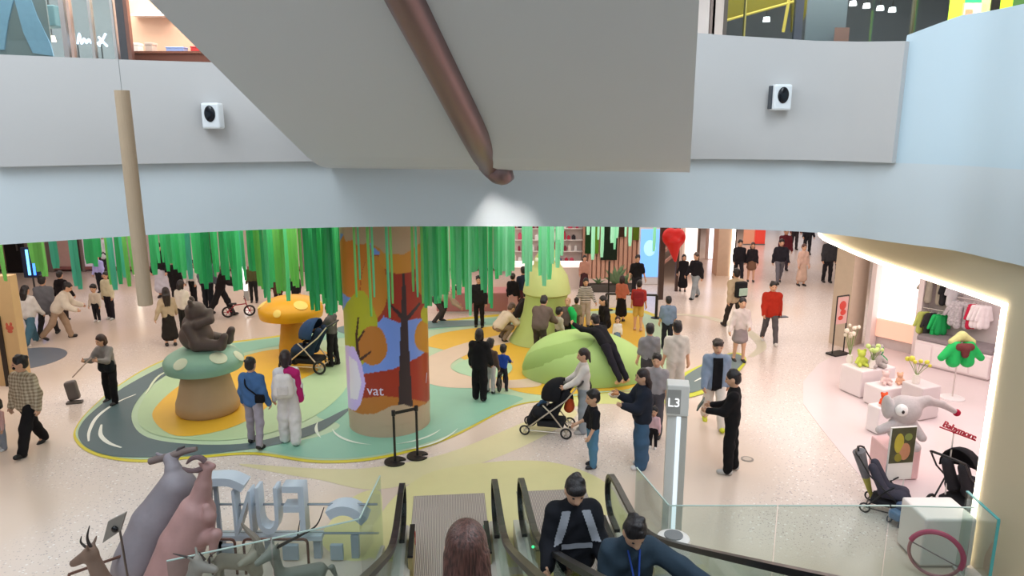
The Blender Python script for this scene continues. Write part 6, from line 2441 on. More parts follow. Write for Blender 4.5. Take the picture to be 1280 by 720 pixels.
    for s_ in (-1, 1):
        T.append(('c', t3(ht + Vector((s_ * .040 * h * build, 0, 0))), t3(sh0 - u * .055 * h + Vector((s_ * .052 * h * build, 0, 0))), .066 * h * bk, .064 * h * bk))
    for s_ in (-1, 1):
        T.append(('c', t3(sh0 + Vector((0, 0, .012 * h))), t3(sh0 + Vector((s_ * shw * .9, 0, -.008 * h))), .042 * h * bk, .038 * h * bk))
    T.append(('c', t3(neck - u * .04 * h), t3(neck + u * .004 * h), .05 * h, .042 * h))
    for (s0, e, w, d3) in (La, Ra):
        ue = s0 + (e - s0) * min(1, sleeve * 2.0)
        T.append(('c', t3(s0), t3(ue), .044 * h * bk, .038 * h * bk))
        if sleeve > .5:
            fe = e + (w - e) * min(1, (sleeve - .5) * 2)
            T.append(('c', t3(e), t3(fe), .038 * h * bk, .029 * h * bk))
    if extra_prims:
        T += extra_prims(Pv, sh0, u, h)
    link(shirt_name, soft_data(shirt_name, T, shirt_m or cloth(shirt), vox, .03 * h, fold=.0042 * h, seed=len(REPORT)), o)
    # --- bottom
    Q = []
    if legs in ('trousers', 'shorts', 'leggings'):
        for s_ in (-1, 1):
            Q.append(('c', t3(Pv + u * .05 * h + Vector((s_ * .033 * h, 0, 0))), t3(Pv + Vector((s_ * .042 * h, 0, -.01 * h))), .058 * h, .066 * h))
        for (hp_, kn, an) in (Lc, Rc):
            w_ = wide
            if legs == 'shorts':
                Q.append(('c', t3(hp_), t3(hp_ + (kn - hp_) * .85), .06 * h, .054 * h * w_))
            else:
                ae = kn + (an - kn) * leg_len
                Q.append(('c', t3(hp_), t3(kn), .058 * h, .044 * h * w_))
                Q.append(('c', t3(kn), t3(ae), .044 * h * w_, .036 * h * w_))
    else:
        hemz = {'skirt': .16, 'long_skirt': .36, 'mini': .12}[legs] * h
        for s_ in (-1, 1):
            Q.append(('c', t3(Pv + u * .05 * h + Vector((s_ * .03 * h, 0, 0))), t3(Pv + Vector((s_ * .05 * h, 0, -hemz))), .056 * h, (.075 if legs != 'long_skirt' else .085) * h))
        Q.append(('c', t3(Pv), t3(Pv + Vector((0, 0, -hemz))), .06 * h, .085 * h))
    nm = {'trousers': 'trousers', 'leggings': 'leggings', 'shorts': 'shorts'}.get(legs, 'skirt')
    link(nm, soft_data(nm, Q, cloth(leg_c), vox, .02 * h, fold=.0036 * h, seed=len(REPORT) + .5), o)
    # --- shoes
    for (hp_, kn, an) in (Lc, Rc):
        dz_ = (an - kn).normalized()
        tilt = max(-.5, min(.5, dz_.y))
        fd = Vector((0, math.cos(tilt), math.sin(tilt) * (1 if tilt < 0 else .6)))
        hl_ = an - fd * .02 * h + Vector((0, 0, -.018 * h))
        tt = an + fd * .085 * h + Vector((0, 0, -.024 * h))
        link('shoe', soft_data('shoe', [('c', t3(hl_), t3(tt), .027 * h, .021 * h), ('c', t3(an + Vector((0, 0, .01 * h))), t3(hl_), .024 * h, .026 * h), ('c', t3((hl_ + tt) / 2), t3(tt - fd * .012 * h), .028 * h, .025 * h)], plastic(shoe, .5), vox, .012 * h), o)
    # --- hair
    if hair != 'none':
        G = [('e', hd(0, -.010, .020), (.0525 * a_, .062 * a_, .0635 * a_), HM)]
        G.append(('e', hd(0, -.024, -.008), (.050 * a_, .046 * a_, .052 * a_), HM))
        if hair == 'fringe':
            G.append(('e', hd(0, .03, .038), (.046 * a_, .030 * a_, .03 * a_), HM))
        hq = random.Random(len(REPORT))
        for _ in range(7 if hair in ('short', 'fringe') else 0):
            an_, el_ = hq.uniform(0, 2 * PI), hq.uniform(.25, 1.4)
            rr_ = hq.uniform(.014, .020)
            G.append(('e', hd(.045 * math.cos(el_) * math.cos(an_), -.012 + .055 * math.cos(el_) * math.sin(an_), .024 + .052 * math.sin(el_)), (rr_ * a_, rr_ * a_, rr_ * .8 * a_), None))
        if hair in ('long', 'longer'):
            L_ = .10 if hair == 'long' else .17
            bd = Vector((0, 0, -1))
            for s_ in (-1, 0, 1):
                p0 = Vector(hd(.026 * s_, -.03, .0))
                p1 = Vector(hd(.03 * s_, -.046, -.06))
                p2 = p1 + Vector((0, 0, -1)) * L_ * h + fwd * (-.006 * h) + (u - Vector((0, 0, 1))) * (-.05 * h)
                G.append(('c', t3(p0), t3(p1), .032 * a_, .03 * a_))
                G.append(('c', t3(p1), t3(p2), .03 * a_, .017 * a_))
        if hair == 'bun':
            G.append(('e', hd(0, -.07, .02), (.024 * a_, .024 * a_, .024 * a_), None))
        if hair == 'tail':
            p0 = Vector(hd(0, -.062, .015))
            G.append(('c', t3(p0), t3(p0 + Vector((0, -.02 * h, -.11 * h))), .02 * a_, .01 * a_))
        if hair == 'bob':
            for s_ in (-1, 1):
                G.append(('c', hd(.04 * s_, -.012, .01), hd(.042 * s_, -.008, -.06), .02 * a_, .018 * a_))
            G.append(('c', hd(0, -.04, 0), hd(0, -.042, -.06), .042 * a_, .035 * a_))
        G.append(('-e', hd(0, .066, -.020 if hair != 'fringe' else -.030), (.042 * a_, .054 * a_, .058 * a_), HM))
        link('hair', soft_data('hair', G, hair_mat(hair_c), max(.0095, vox * .62), .012), o)
    fy = (yaw + hy) % 360
    if 50 < fy < 310:
        for s_ in (-1, 1):
            MB().ball(hd(.019 * s_, .051, .006), (.0085 * a_, .005 * a_, .0048 * a_), 8, 6).build('eye', mat('#241B1A', rough=.3, noise=0), o, smooth=True)
        mo = MB().ball(hd(0, .0535, -.042), (.013 * a_, .005 * a_, .0045 * a_), 10, 6)
        mo.build('lips', mat('#B0685E', rough=.4, noise=0), o, smooth=True)
    M = Matrix.Translation((g.x, g.y, z)) @ Matrix.Rotation(rz, 4, 'Z')
    J = dict(obj=o, M=M, lw=M @ (La[2] + La[3] * .035 * h), rw=M @ (Ra[2] + Ra[3] * .035 * h), neck=M @ neck, pelvis=M @ Pv, head=M @ hc_, u=u, h=h, chest=M @ (sh0 - u * .1 * h), rz=rz, sh0=sh0, Pv=Pv, g=g, T=T, vox=vox)
    return J


def cloth_panel(J, name, hx, keep):
    """a piece of the garment in another colour: the garment surface a little proud, cut to where keep(x, y, z) holds"""
    T = [(p[0], p[1], p[2], p[3] + .014, p[4] + .014) for p in J['T'] if p[0] == 'c']
    V, F = soft(T, .009, .03 * J['h'])
    cen = V[F].mean(1) - np.array(J['sh0'])
    F = F[keep(cen[:, 0], cen[:, 1], cen[:, 2])]
    used, inv = np.unique(F, return_inverse=True)
    o = link(name, me_data(name, V[used].tolist(), inv.reshape(F.shape).tolist(), cloth(hx), True), J['obj'])
    return o


WALK = dict(ll=(20, 6), rl=(-16, 14), la=(-14, 8, 14), ra=(18, 8, 18))
WALK2 = dict(rl=(20, 6), ll=(-16, 14), ra=(-14, 8, 14), la=(18, 8, 18))
PZ = .026   # top of the play surface
# ---- left side
def bag_box(name, lab, cat, c, sz, rz, hx, bev=.04, straps=None):
    t = thing(name, lab, cat, c, rz)
    MB().box((-sz[0] / 2, -sz[1] / 2, -sz[2] / 2), (sz[0] / 2, sz[1] / 2, sz[2] / 2), bev=bev).build('bag_body', cloth(hx), t, smooth=False)
    MB().box((-sz[0] * .36, -sz[1] / 2 - .03, -sz[2] * .42), (sz[0] * .36, -sz[1] / 2 + .005, sz[2] * .08), bev=.02).build('pocket', cloth(hx), t)
    return t


J = person('man in a beige checked shirt and black face mask walking past the tan panel', 42, 562, top=443, yaw=195, shirt_m=pattern_mat('beige_plaid', 'plaid', '#8E7C66', '#CDBFA6', 5.0), bulk=1.12, hem=.05, leg_c='#1E1C1E', wide=1.25, hy=35,
           ll=(24, 6), rl=(-18, 10), la=(-6, 10, 20), ra=(2, 10, 10), shoe='#191818')
o = link('face_mask', soft_data('face_mask', [('e', (0, 0, 0), (.07, .05, .055), None)], cloth('#1A1A1C'), .015, .02), J['obj'])
hl = J['M'].inverted() @ J['head']
o.location = (hl.x + .045, hl.y + .058, hl.z - .05)
person('toddler in a pink top at the picture edge beside the checked shirt man', 4, 562, H=.98, kid=1, yaw=200, shirt='#DDAFA8', leg_c='#8E949E', wide=1.3, hair='bob', la=(20, 25, 10), shoe='#DDDDDD')
J = person('cleaner in a grey top sweeping with a long handled dustpan', 141, 503, top=417, yaw=190, shirt='#8C8785', leg_c='#1B191B', wide=1.15, hair='bob', hair_c='#3A2420', lean=10, hp=14, hy=15, ra=(34, 16, 72, 20), la=(40, 10, 70, 20), ll=(12, 6, 8), rl=(-4, 4, 8), fem=True)
apr = link('apron', soft_data('apron', [('c', (-.06, .045, .98), (-.07, .05, .80), .1, .115), ('c', (.06, .045, .98), (.07, .05, .80), .1, .115)], cloth('#1E2226'), .02, .03), J['obj'])
t = thing('long_dustpan', 'dark lobby dustpan on a long pale stick held by the cleaner', 'dustpan', (0, 0, 0))
pb_ = gp(95, 502)
hand = (J['rw'] + J['lw']) / 2
yw = hand.y
pan = Vector((pb_.x, pb_.y, 0))
MB().tube([pan + Vector((0, 0, .55)), hand + Vector((0, -.05, 0)), hand + (hand - pan - Vector((0, 0, .55))) * .15], .013, 6).build('stick', plastic('#B9A59A'), t)
MB().box((-.115, -.09, .05), (.115, .09, .47), Matrix.Translation(pan) @ Matrix.Rotation(-.18, 4, 'Y') @ Matrix.Rotation(.3, 4, 'Z'), bev=.05).build('pan', plastic('#6A625E'), t)
MB().box((-.15, -.16, .0), (.15, -.02, .04), Matrix.Translation(pan) @ Matrix.Rotation(.3, 4, 'Z')).build('scoop_lip', plastic('#5A5450'), t)

person('long haired person in a white sweatshirt and blue jeans near the tan panel', 41, 430, top=357, yaw=10, shirt='#D9D4D0', bulk=1.2, leg_c='#4A6E80', wide=1.35, hair='long', hem=.03, shoe='#E6E0DC', **WALK)
person('person in a grey coat with tote walking beside the white sweatshirt', 62, 420, H=1.72, yaw=350, shirt='#6E6E74', bulk=1.15, hem=.1, leg_c='#2E2C30', shoe='#222222', **WALK2)
J = person('person in a cream puffer and khaki trousers stooping forward', 76, 424, H=1.66, yaw=70, shirt='#DDD0C0', bulk=1.45, leg_c='#A88E78', wide=1.2, lean=30, hp=10, la=(24, 10, 40), ra=(14, 10, 50), ll=(22, 10), rl=(-20, 20), shoe='#2A2424')
person('woman in a black top walking away beyond the cream puffer', 82, 400, top=340, yaw=5, fem=True, shirt='#211C20', leg_c='#3A3030', legs='trousers', hair='bun', ra=(6, 22, 10), la=(6, 18, 10))
person('small boy in a cream top and dark trousers holding still beside his mother', 122, 402, top=356, kid=.9, yaw=180, shirt='#D8C9B8', leg_c='#25242A', shoe='#EEEEEE', hair='fringe')
person('woman in a cream jacket and black trousers beside the small boy', 139, 399, top=341, yaw=190, fem=True, shirt='#DED3B4', bulk=1.2, leg_c='#27222A', wide=1.1, hair='bob', shoe='#CCCCCC', ra=(0, 6, 6))
person('woman in a lilac shirt walking behind the cream jacket woman', 127, 366, top=318, yaw=185, fem=True, shirt='#A9A6DC', leg_c='#22222A', hair='long')
person('person in a white coat far behind the ribbons beside the lilac shirt woman', 134, 345, H=1.7, yaw=0, shirt='#E4E2EC', leg_c='#44424A', hem=.1)
person('woman with long dark hair and a beige top walking beside the bear mushroom', 214, 432, top=361, yaw=330, fem=True, shirt='#BFA88E', hair='longer', hair_c='#2A1C1C', legs='long_skirt', leg_c='#2B2624', la=(-20, 20, 14), ra=(20, 10, 24))
person('woman in a white blouse walking with the long haired woman', 232, 420, top=352, yaw=20, fem=True, shirt='#E6DBCF', bulk=1.2, leg_c='#2A2826', hair='bob', hair_c='#241C1E')
person('woman in a black coat behind the ribbons above the bear', 222, 385, top=322, yaw=20, fem=True, shirt='#1C1A1C', hem=.1, bulk=1.15, leg_c='#2A272A')
person('child in a white shirt and black trousers behind the ribbons above the bear', 243, 378, top=326, yaw=200, shirt='#E0D8D2', leg_c='#1E1C20', kid=.4)
person('person in a black top and white skirt behind the leftmost dense ribbons', 204, 372, top=305, yaw=180, fem=True, shirt='#201E22', legs='long_skirt', leg_c='#C9C6D2', hair='long')
J = person('adult in a black jacket and dark trousers pushing the small red wheeled bike', 278, 396, top=326, yaw=80, shirt='#231C1E', shirt_name='jacket', bulk=1.15, leg_c='#211E22', wide=1.2, lean=16, ll=(22, 4), rl=(-22, 14), la=(35, 8, 30), ra=(40, 8, 30), shoe='#2A2422')
person('person in a grey jacket facing the man with the small bike', 262, 392, top=318, yaw=10, shirt='#66707A', bulk=1.15, leg_c='#23242A')
person('person in a brown coat behind the ribbon curtain near the yellow mushroom', 349, 385, top=333, yaw=180, shirt='#5E3E34', hem=.15, bulk=1.15, leg_c='#33282A')
person('person in black behind the ribbons beside the brown coat', 371, 388, top=340, yaw=190, shirt='#242226', leg_c='#242226')
person('child in a white top behind the yellow mushroom', 389, 398, top=352, yaw=180, kid=.5, shirt='#E6DCD6', leg_c='#B9A59C')
person('person in olive behind the ribbon curtain', 318, 378, top=328, yaw=170, shirt='#5B5A38', leg_c='#2A2A2A')
person('person in a dark coat far behind the ribbon curtain', 258, 352, H=1.72, yaw=180, shirt='#3A3036', leg_c='#2A2A2A', hem=.12)


def bike(lab, g, rz, hx, z=0.0, sc=1.0):
    t = thing('balance_bike', lab, 'bike', (g.x, g.y, z), rz)
    t.scale = (sc,) * 3
    for y in (-.3, .3):
        a, b = MB(), MB()
        wheel(a, b, (0, y, .17), .17, (1, 0, 0))
        w_ = a.build('wheel', plastic('#1C1A1B', .6), t, smooth=True)
        b.build('spokes', plastic(hx), w_)
    MB().tube([(0, -.3, .17), (0, -.1, .36), (0, .22, .38), (0, .3, .17)], .018, 6).build('frame', plastic(hx), t)
    MB().tube([(0, .3, .17), (0, .22, .38), (0, .19, .56)], .015, 6).build('fork', plastic(hx), t)
    MB().tube([(-.18, .17, .57), (0, .19, .56), (.18, .17, .57)], .014, 6).build('handlebar', plastic('#222222'), t)
    MB().box((-.05, -.26, .38), (.05, -.04, .43), bev=.02).build('saddle', plastic('#222222'), t)
    return t


bike('small child bike with red wheels pushed by the man in the black jacket', gp(299, 396), math.radians(-70), '#A02030', sc=1.05)

# ---- play area
J = person('man in a dark grey tee pushing the navy stroller', 417, 458, top=382, yaw=285, shirt='#5E5A58', sleeve=.45, leg_c='#211F22', wide=1.1, la=(38, 6, 32), ra=(38, 6, 32), hp=22, z=PZ)
stroller('navy stroller with big hood and cream frame carrying a small child', gp(386, 463), math.radians(80), '#2C4468', '#26344A', '#D8CBB8', z=PZ, sc=1.18, rw=.14, bassinet=False, handle_h=.98)
person('baby in dark clothes sitting in the navy stroller', 385, 455, H=.62, kid=1.3, yaw=280, shirt='#26262A', leg_c='#26262A', ll=(80, 70), rl=(80, 70), z=.56, at=(gp(389, 463).x, gp(389, 463).y + .02), la=(40, 10, 30), ra=(40, 10, 30), fingers=False)
J = person('man in a blue denim jacket and grey trousers seen from behind', 321, 558, top=449, yaw=12, shirt='#4A6C9A', shirt_name='jacket', bulk=1.08, hem=.03, leg_c='#A39AA4', wide=1.05, ll=(10, 6, 7), rl=(-8, 8, 7), la=(2, 10, 16), ra=(-2, 12, 20), shoe='#241E20', z=PZ)
hM = J['M']
cb = thing('crossbody_bag', 'small black crossbody bag on the blue denim jacket', 'bag', (0, 0, 0))
s0, p0 = J['sh0'], J['Pv']
pts = [hM @ (s0 + Vector((-.1, -.02, .05))), hM @ (s0 + Vector((-.04, -.145, -.10))), hM @ (p0 + Vector((.10, -.155, .22))), hM @ (p0 + Vector((.2, -.06, .10))), hM @ (p0 + Vector((.12, .15, .2))), hM @ (s0 + Vector((-.05, .14, -.08))), hM @ (s0 + Vector((-.1, -.02, .05)))]
MB().tube(catmull(pts, 5, False), .014, 6).build('strap', cloth('#17161A'), cb)
c = hM @ (p0 + Vector((.2, -.1, .10)))
MB().box((-.08, -.05, -.09), (.08, .05, .06), Matrix.Translation(c), bev=.02).build('pouch', cloth('#17161A'), cb)
J = person('woman in white trousers with a magenta sleeve and white backpack', 364, 555, top=441, yaw=350, fem=True, shirt='#E8E2E4', leg_c='#E4DCDA', wide=1.5, hair='bob', hair_c='#2A1C1E', ll=(6, 4), rl=(-6, 6), z=PZ, shoe='#E6E2E0', la=(2, 10, 10))
hM = J['M']
link('magenta_sleeve', soft_data('magenta_sleeve', [('c', tuple(J['sh0'] + Vector((.04, -.06, .03))), tuple(J['sh0'] + Vector((.14, -.04, -.03))), .085, .09), ('c', tuple(J['sh0'] + Vector((.15, -.02, -.03))), tuple(J['sh0'] + Vector((.21, .02, -.55))), .085, .07)], cloth('#C22A72'), .018, .04), J['obj'])
t = thing('backpack', 'white soft backpack worn by the woman in white trousers', 'bag', hM @ (J['sh0'] + Vector((-.04, -.2, -.2))), J['rz'])
link('bag_body', soft_data('bag_body', [('c', (-.06, 0, .12), (-.07, 0, -.12), .1, .12), ('c', (.06, 0, .12), (.07, 0, -.12), .1, .12)], cloth('#E9E0DC'), .018, .04), t)
MB().box((-.1, -.13, -.15), (.1, -.09, .02), bev=.02).build('pocket', cloth('#DCD2CE'), t)
for s in (-1, 1):
    MB().tube(catmull([(.08 * s, .06, .16), (.1 * s, .2, .22), (.11 * s, .3, .1), (.09 * s, .2, -.12)], 5, False), .016, 6).build('strap', cloth('#DCD2CE'), t)

person('man in an open black jacket standing at the far rim of the play area', 599, 409, top=346, yaw=185, shirt='#55535A', leg_c='#1F1D20', shirt_m=cloth('#232226'), shirt_name='jacket', bulk=1.1, hem=.04)
person('person in beige bending low beside the printed pillar', 545, 403, H=1.6, yaw=80, shirt='#B9A08E', leg_c='#4A4040', lean=70, hp=20, ll=(50, 70), rl=(30, 70), la=(30, 8, 20), ra=(30, 8, 20))
person('person all in black with short hair seen from behind on the teal floor', 600, 501, top=413, yaw=15, shirt='#1E1D21', bulk=1.15, hem=.06, leg_c='#1C1A1D', wide=1.35, hair='bob', z=PZ, ra=(10, 8, 16))
kg = gp(628, 486)
person('child in a bright blue shirt riding a balance bike', 628, 486, H=1.02, kid=.8, yaw=15, shirt='#24459A', sleeve=.5, leg_c='#27262E', la=(45, 8, 20), ra=(45, 8, 20), ll=(30, 50, 12), rl=(-12, 20, 14), lean=12, z=PZ, at=(kg.x, kg.y))
bike('black balance bike under the child in the bright blue shirt', kg + Vector((0, .02, 0)), math.radians(-12), '#2A2A2E', z=PZ, sc=.95)
person('person in light trousers half hidden behind the all black person', 613, 492, H=1.2, kid=.6, yaw=20, shirt='#5A4A44', leg_c='#C9C2C4', z=PZ)

person('woman in a black top and pink skirt beside the tree column', 641, 398, top=343, yaw=20, fem=True, shirt='#1E1A1E', legs='long_skirt', leg_c='#C79690', hair='bun')
person('man in a dark blue shirt beside the tree column', 654, 395, top=335, yaw=340, shirt='#2C3448', sleeve=.5, leg_c='#5A3038', legs='shorts')
person('person in a cream jacket squatting against the tree column foot', 622, 428, H=1.6, yaw=60, shirt='#D9C6B2', bulk=1.2, leg_c='#8E7A6A', lean=45, hp=12, ll=(95, 130), rl=(85, 125), la=(40, 8, 40), ra=(40, 8, 40), hair_c='#5A4238', z=PZ)
person('person in black and white crouching behind the cream jacket', 646, 410, H=1.55, yaw=80, shirt='#2A2426', leg_c='#2A2628', lean=30, ll=(90, 125), rl=(80, 125), z=PZ, fem=True)
person('adult in a grey brown coat bending down before the tree column', 674, 452, H=1.66, yaw=20, shirt='#6A5A55', bulk=1.3, leg_c='#4A3E3C', lean=30, hp=20, z=PZ, ll=(14, 30), rl=(10, 26), la=(30, 10, 30), ra=(30, 10, 30))
person('child in a pale grey top beside the bending grey brown coat', 698, 440, H=1.15, kid=.7, yaw=60, shirt='#B9B2A2', leg_c='#4A4A52', z=PZ)
J = person('elderly person in grey with a bright green sleeve standing by the tree column', 709, 436, top=374, yaw=200, shirt='#6A5E5C', hem=.05, leg_c='#1E2024', hair='short', hair_c='#B98E74', z=PZ)
link('green_sleeve', soft_data('green_sleeve', [('c', tuple(J['sh0'] + Vector((-.10, .05, .0))), tuple(J['sh0'] + Vector((-.17, .07, -.12))), .09, .09), ('c', tuple(J['sh0'] + Vector((-.17, .07, -.12))), tuple(J['sh0'] + Vector((-.2, .1, -.48))), .085, .065)], cloth('#25B05A'), .02, .04), J['obj'])
person('child in olive grey beside the green sleeved person', 720, 415, top=373, kid=.6, yaw=10, shirt='#8E8A72', leg_c='#5A5A50', z=PZ, bulk=1.15)
person('woman in a black and white striped top beyond the tree column', 731, 408, top=349, yaw=180, fem=True, shirt_m=pattern_mat('bw_stripes', 'stripes', '#2A2628', '#E4DCD6', 7.0), leg_c='#B9AEA8', wide=1.2, hair='bob', la=(10, 20, 30), ra=(10, 20, 30))
person('woman in a brown dress standing at the far white counter', 730, 365, top=320, yaw=180, fem=True, shirt='#B98A7A', legs='long_skirt', leg_c='#4A2C30', hair='long')
person('man in a black tee facing the play area before the blue screen', 795, 377, top=320, yaw=180, shirt='#1A191C', sleeve=.45, leg_c='#2A2A30', ra=(2, 14, 10), la=(2, 14, 10))
person('woman in an orange top and black skirt behind the play area', 776, 402, top=346, yaw=30, fem=True, shirt='#C0705A', sleeve=.5, legs='long_skirt', leg_c='#1D1A1E', hair='bob', hair_c='#2A1A1A', ra=(20, 10, 50, 20), z=PZ)
J = person('person in a red shirt with a red bag and bare legs', 797, 414, top=352, yaw=15, shirt='#B23A34', sleeve=.45, legs='shorts', leg_c='#D9B25A', hair='short', z=PZ, shoe='#C9A08A')
bag_box('backpack', 'dark red backpack with a bright red pocket on the red shirt person', 'bag', J['M'] @ (J['sh0'] + Vector((0, -.17, -.18))), (.3, .16, .42), J['rz'], '#8A2A2E')
person('woman with long black hair sitting beside the girl in blue', 757, 428, H=1.62, yaw=250, fem=True, shirt='#1E1A1C', leg_c='#1E1C20', hair='longer', ll=(85, 110), rl=(75, 110), lean=10, z=PZ, at=None)
person('small girl in a blue pinafore with white sleeves', 771, 434, top=396, kid=1, yaw=185, shirt='#E4DEDC', leg_c='#6E86A6', legs='skirt', hair='bob', hair_c='#4A2E24', z=PZ)
hg = Vector((hill.location.x, hill.location.y, 0))
F0 = gp(779, 489)
pv_ = Vector((F0.x - .30, F0.y + .44, 0))
dxh, dyh = (pv_.x - hg.x) / 1.52, (pv_.y - hg.y) / (1.52 * .72)
hz_ = 1.02 * max(0, 1 - dxh * dxh - dyh * dyh) ** .5
lz = max(0, hz_ + .13 - .62)
J = person('person in black leaning forward over the green hill', 778, 484, H=1.70, yaw=325, shirt='#1C1B21', leg_c='#24222C', wide=1.05, lean=50, hp=-6, ll=(-40, 2, 3), rl=(-36, 2, 3), la=(88, 14, 20), ra=(84, 14, 20), z=lz, at=(pv_.x, pv_.y), shoe='#D8A98E')
person('man in a slate blue shirt seen from behind at the far rim', 833, 437, top=372, yaw=5, shirt='#74859C', sleeve=.5, bulk=1.08, leg_c='#22242C', hem=.02)
J = person('woman in a white long sleeved top and pale jeans holding the black stroller', 728, 540, top=438, yaw=265, fem=True, shirt='#DAD2CC', leg_c='#9CA2A8', wide=1.25, hair='tail', hair_c='#2C1F1E', la=(38, 8, 30), ra=(30, 8, 30), shoe='#B9B4AE')
hM = J['M']
cb = thing('shoulder_bag', 'dark shoulder bag hanging behind the white topped woman', 'bag', (0, 0, 0))
s0, p0 = J['sh0'], J['Pv']
MB().tube(catmull([hM @ (s0 + Vector((.06, .03, .05))), hM @ (s0 + Vector((.10, -.12, -.15))), hM @ (p0 + Vector((.16, -.14, .05)))], 5, False), .011, 6).build('strap', cloth('#2A2422'), cb)
MB().box((-.03, -.12, -.1), (.05, .1, .1), Matrix.Translation(hM @ (p0 + Vector((.2, -.14, -.04)))), bev=.03).build('pouch', cloth('#2E2826'), cb)
stroller('black stroller with an orange bag pushed by the white topped woman', gp(686, 540), math.radians(78), '#1C1C20', '#232328', '#D8CDBE', sc=1.02, rw=.11, fw=.1, canopy=True)
person('baby in a pale top lying in the black stroller', 680, 535, H=.6, kid=1.3, yaw=285, shirt='#C9BFB8', leg_c='#3E5A7E', ll=(70, 40), rl=(70, 40), z=.46, at=(gp(683, 540).x, gp(683, 540).y), lean=-25, fingers=False)
g = gp(712, 540)
t = thing('hanging_bag', 'orange and dark bag hanging on the stroller handle', 'bag', (g.x - .02, g.y, .62), math.radians(70))
link('bag_body', soft_data('bag_body', [('c', (0, 0, .05), (0, 0, -.12), .06, .1), ('c', (.06, 0, .03), (.07, 0, -.1), .06, .09)], cloth('#C8542E'), .018, .04), t)
link('flap', soft_data('flap', [('c', (.03, .02, .08), (.1, .02, .0), .09, .08)], cloth('#2A2A2E'), .018, .03), t)
MB().tube([(0, 0, .1), (.02, 0, .3), (.06, 0, .1)], .01, 6).build('strap', cloth('#222222'), t)
person('boy in a black tee and blue jeans facing the stroller', 740, 583, top=489, kid=.7, yaw=255, shirt='#201F24', sleeve=.5, leg_c='#5B86A6', wide=1.25, shoe='#26242A', ra=(20, 6, 50, 10), la=(10, 6, 20))
J = person('woman with glasses in a dark navy jacket and wide blue jeans holding a snack', 800, 583, top=464, yaw=265, fem=True, shirt='#262A36', bulk=1.3, hem=.02, leg_c='#45617E', wide=1.7, hair='longer', hair_c='#2A1C1C', la=(30, 8, 80), ra=(34, 8, 84), shoe='#E2DCDA')
hw_ = (J['lw'] + J['rw']) / 2
t = thing('snack_tray', 'small paper tray heaped with orange snacks in the navy jacket woman hands', 'food', hw_ + Vector((-.06, 0, .03)))
MB().lathe([(0, 0), (.06, 0), (.1, .05), (.09, .05), (.055, .01), (0, .01)], 16).build('tray', plastic('#E6D6C0'), t)
q = random.Random(2)
for i in range(7):
    a = q.uniform(0, 2 * PI)
    MB().ball((.05 * math.cos(a), .05 * math.sin(a), .06 + .01 * i % .03), (.035, .028, .025), 8, 6).build('snack_piece', plastic('#C98A5A'), t)
gl_ = MB()
hd0 = J['M'].inverted() @ J['head']
for s in (-1, 1):
    gl_.tube([(hd0.x + .033 * s + .026 * math.cos(2 * PI * i / 12), hd0.y + .105, hd0.z + .008 + .022 * math.sin(2 * PI * i / 12)) for i in range(12)], .0035, 5, closed=True)
gl_.build('glasses', plastic('#3A2E2C'), J['obj'])
person('toddler in a pink and white top beside the navy jacket woman', 816, 560, top=509, kid=1, yaw=200, shirt='#E2B9BE', leg_c='#1E1C20', hair='bob', shoe='#E6E0DC')
person('man in a light grey shirt standing behind the navy jacket woman', 817, 545, top=444, yaw=200, shirt='#A39C9E', sleeve=.5, leg_c='#57545A', hair='short')
person('man in a grey tee watching the green hill', 809, 497, top=407, yaw=355, shirt='#8A898E', sleeve=.5, leg_c='#4A484C', z=PZ)
person('man in an off white tee and cream trousers seen from behind', 842, 505, top=404, yaw=355, shirt='#D2CBC2', sleeve=.45, bulk=1.08, leg_c='#CFC6BC', wide=1.2, z=PZ, shoe='#DDDDDD', ra=(2, 12, 10))
J = person('young man in an open blue shirt over a black tee with lime shoes', 891, 532, top=424, yaw=185, shirt='#8494AA', shirt_name='overshirt', bulk=1.18, hem=.04, leg_c='#E0D6CC', wide=1.3, shoe='#C9CE2E', hair='fringe', hair_c='#33241F', **WALK)
cloth_panel(J, 'tee', '#17171B', lambda x, y, z: (y > .0) & (np.abs(x) < .095) & (z > -.62) & (z < .05))
J = person('man all in black with white soles standing nearest the pylon', 911, 590, top=466, yaw=290, shirt='#191719', bulk=1.05, hem=.03, leg_c='#171618', wide=1.2, ra=(20, 6, 62, 8), la=(24, 6, 64, 8), shoe='#B9B4B0', hair='short', hp=14)
t = thing('handheld_tablet', 'dark green grey folder held by the man in black', 'folder', (J['lw'] + J['rw']) / 2 + Vector((-.1, 0, .06)), math.radians(70))
MB().box((-.12, -.012, -.1), (.12, .012, .1), Matrix.Rotation(.5, 4, 'X'), bev=.006).build('cover', plastic('#56605C'), t)
MB().box((-.11, -.015, -.09), (.11, -.012, .09), Matrix.Rotation(.5, 4, 'X')).build('page', plastic('#6E7A74'), t)

# ---- right background
person('woman in a white top and grey tweed skirt with long dark hair', 923, 452, top=374, yaw=180, fem=True, shirt='#D6C8C4', legs='skirt', leg_c='#9A8E90', hair='longer', shoe='#221E20', ra=(6, 18, 20), la=(10, 8, 60, 20))
J = person('man in a red padded jacket and grey trousers walking towards the escalator', 961, 429, top=352, yaw=185, shirt='#B3301F', shirt_name='jacket', bulk=1.25, hem=.03, leg_c='#5A5658', shoe='#D8D2CE', **WALK)
t = thing('handheld_tablet', 'dark folder in the hand of the red jacket man', 'folder', J['lw'] + Vector((.06, -.05, 0)), .2)
MB().box((-.12, -.08, -.01), (.12, .08, .01), bev=.005).build('cover', plastic('#3A3E48'), t)
MB().box((-.115, -.075, .01), (.115, .075, .013)).build('page', plastic('#4A5260'), t)
J = person('person in a beige jacket carrying a mint panelled backpack', 916, 410, top=336, yaw=340, shirt='#C7B296', shirt_name='jacket', bulk=1.2, hem=.03, leg_c='#3A3430', hair='short', **WALK)
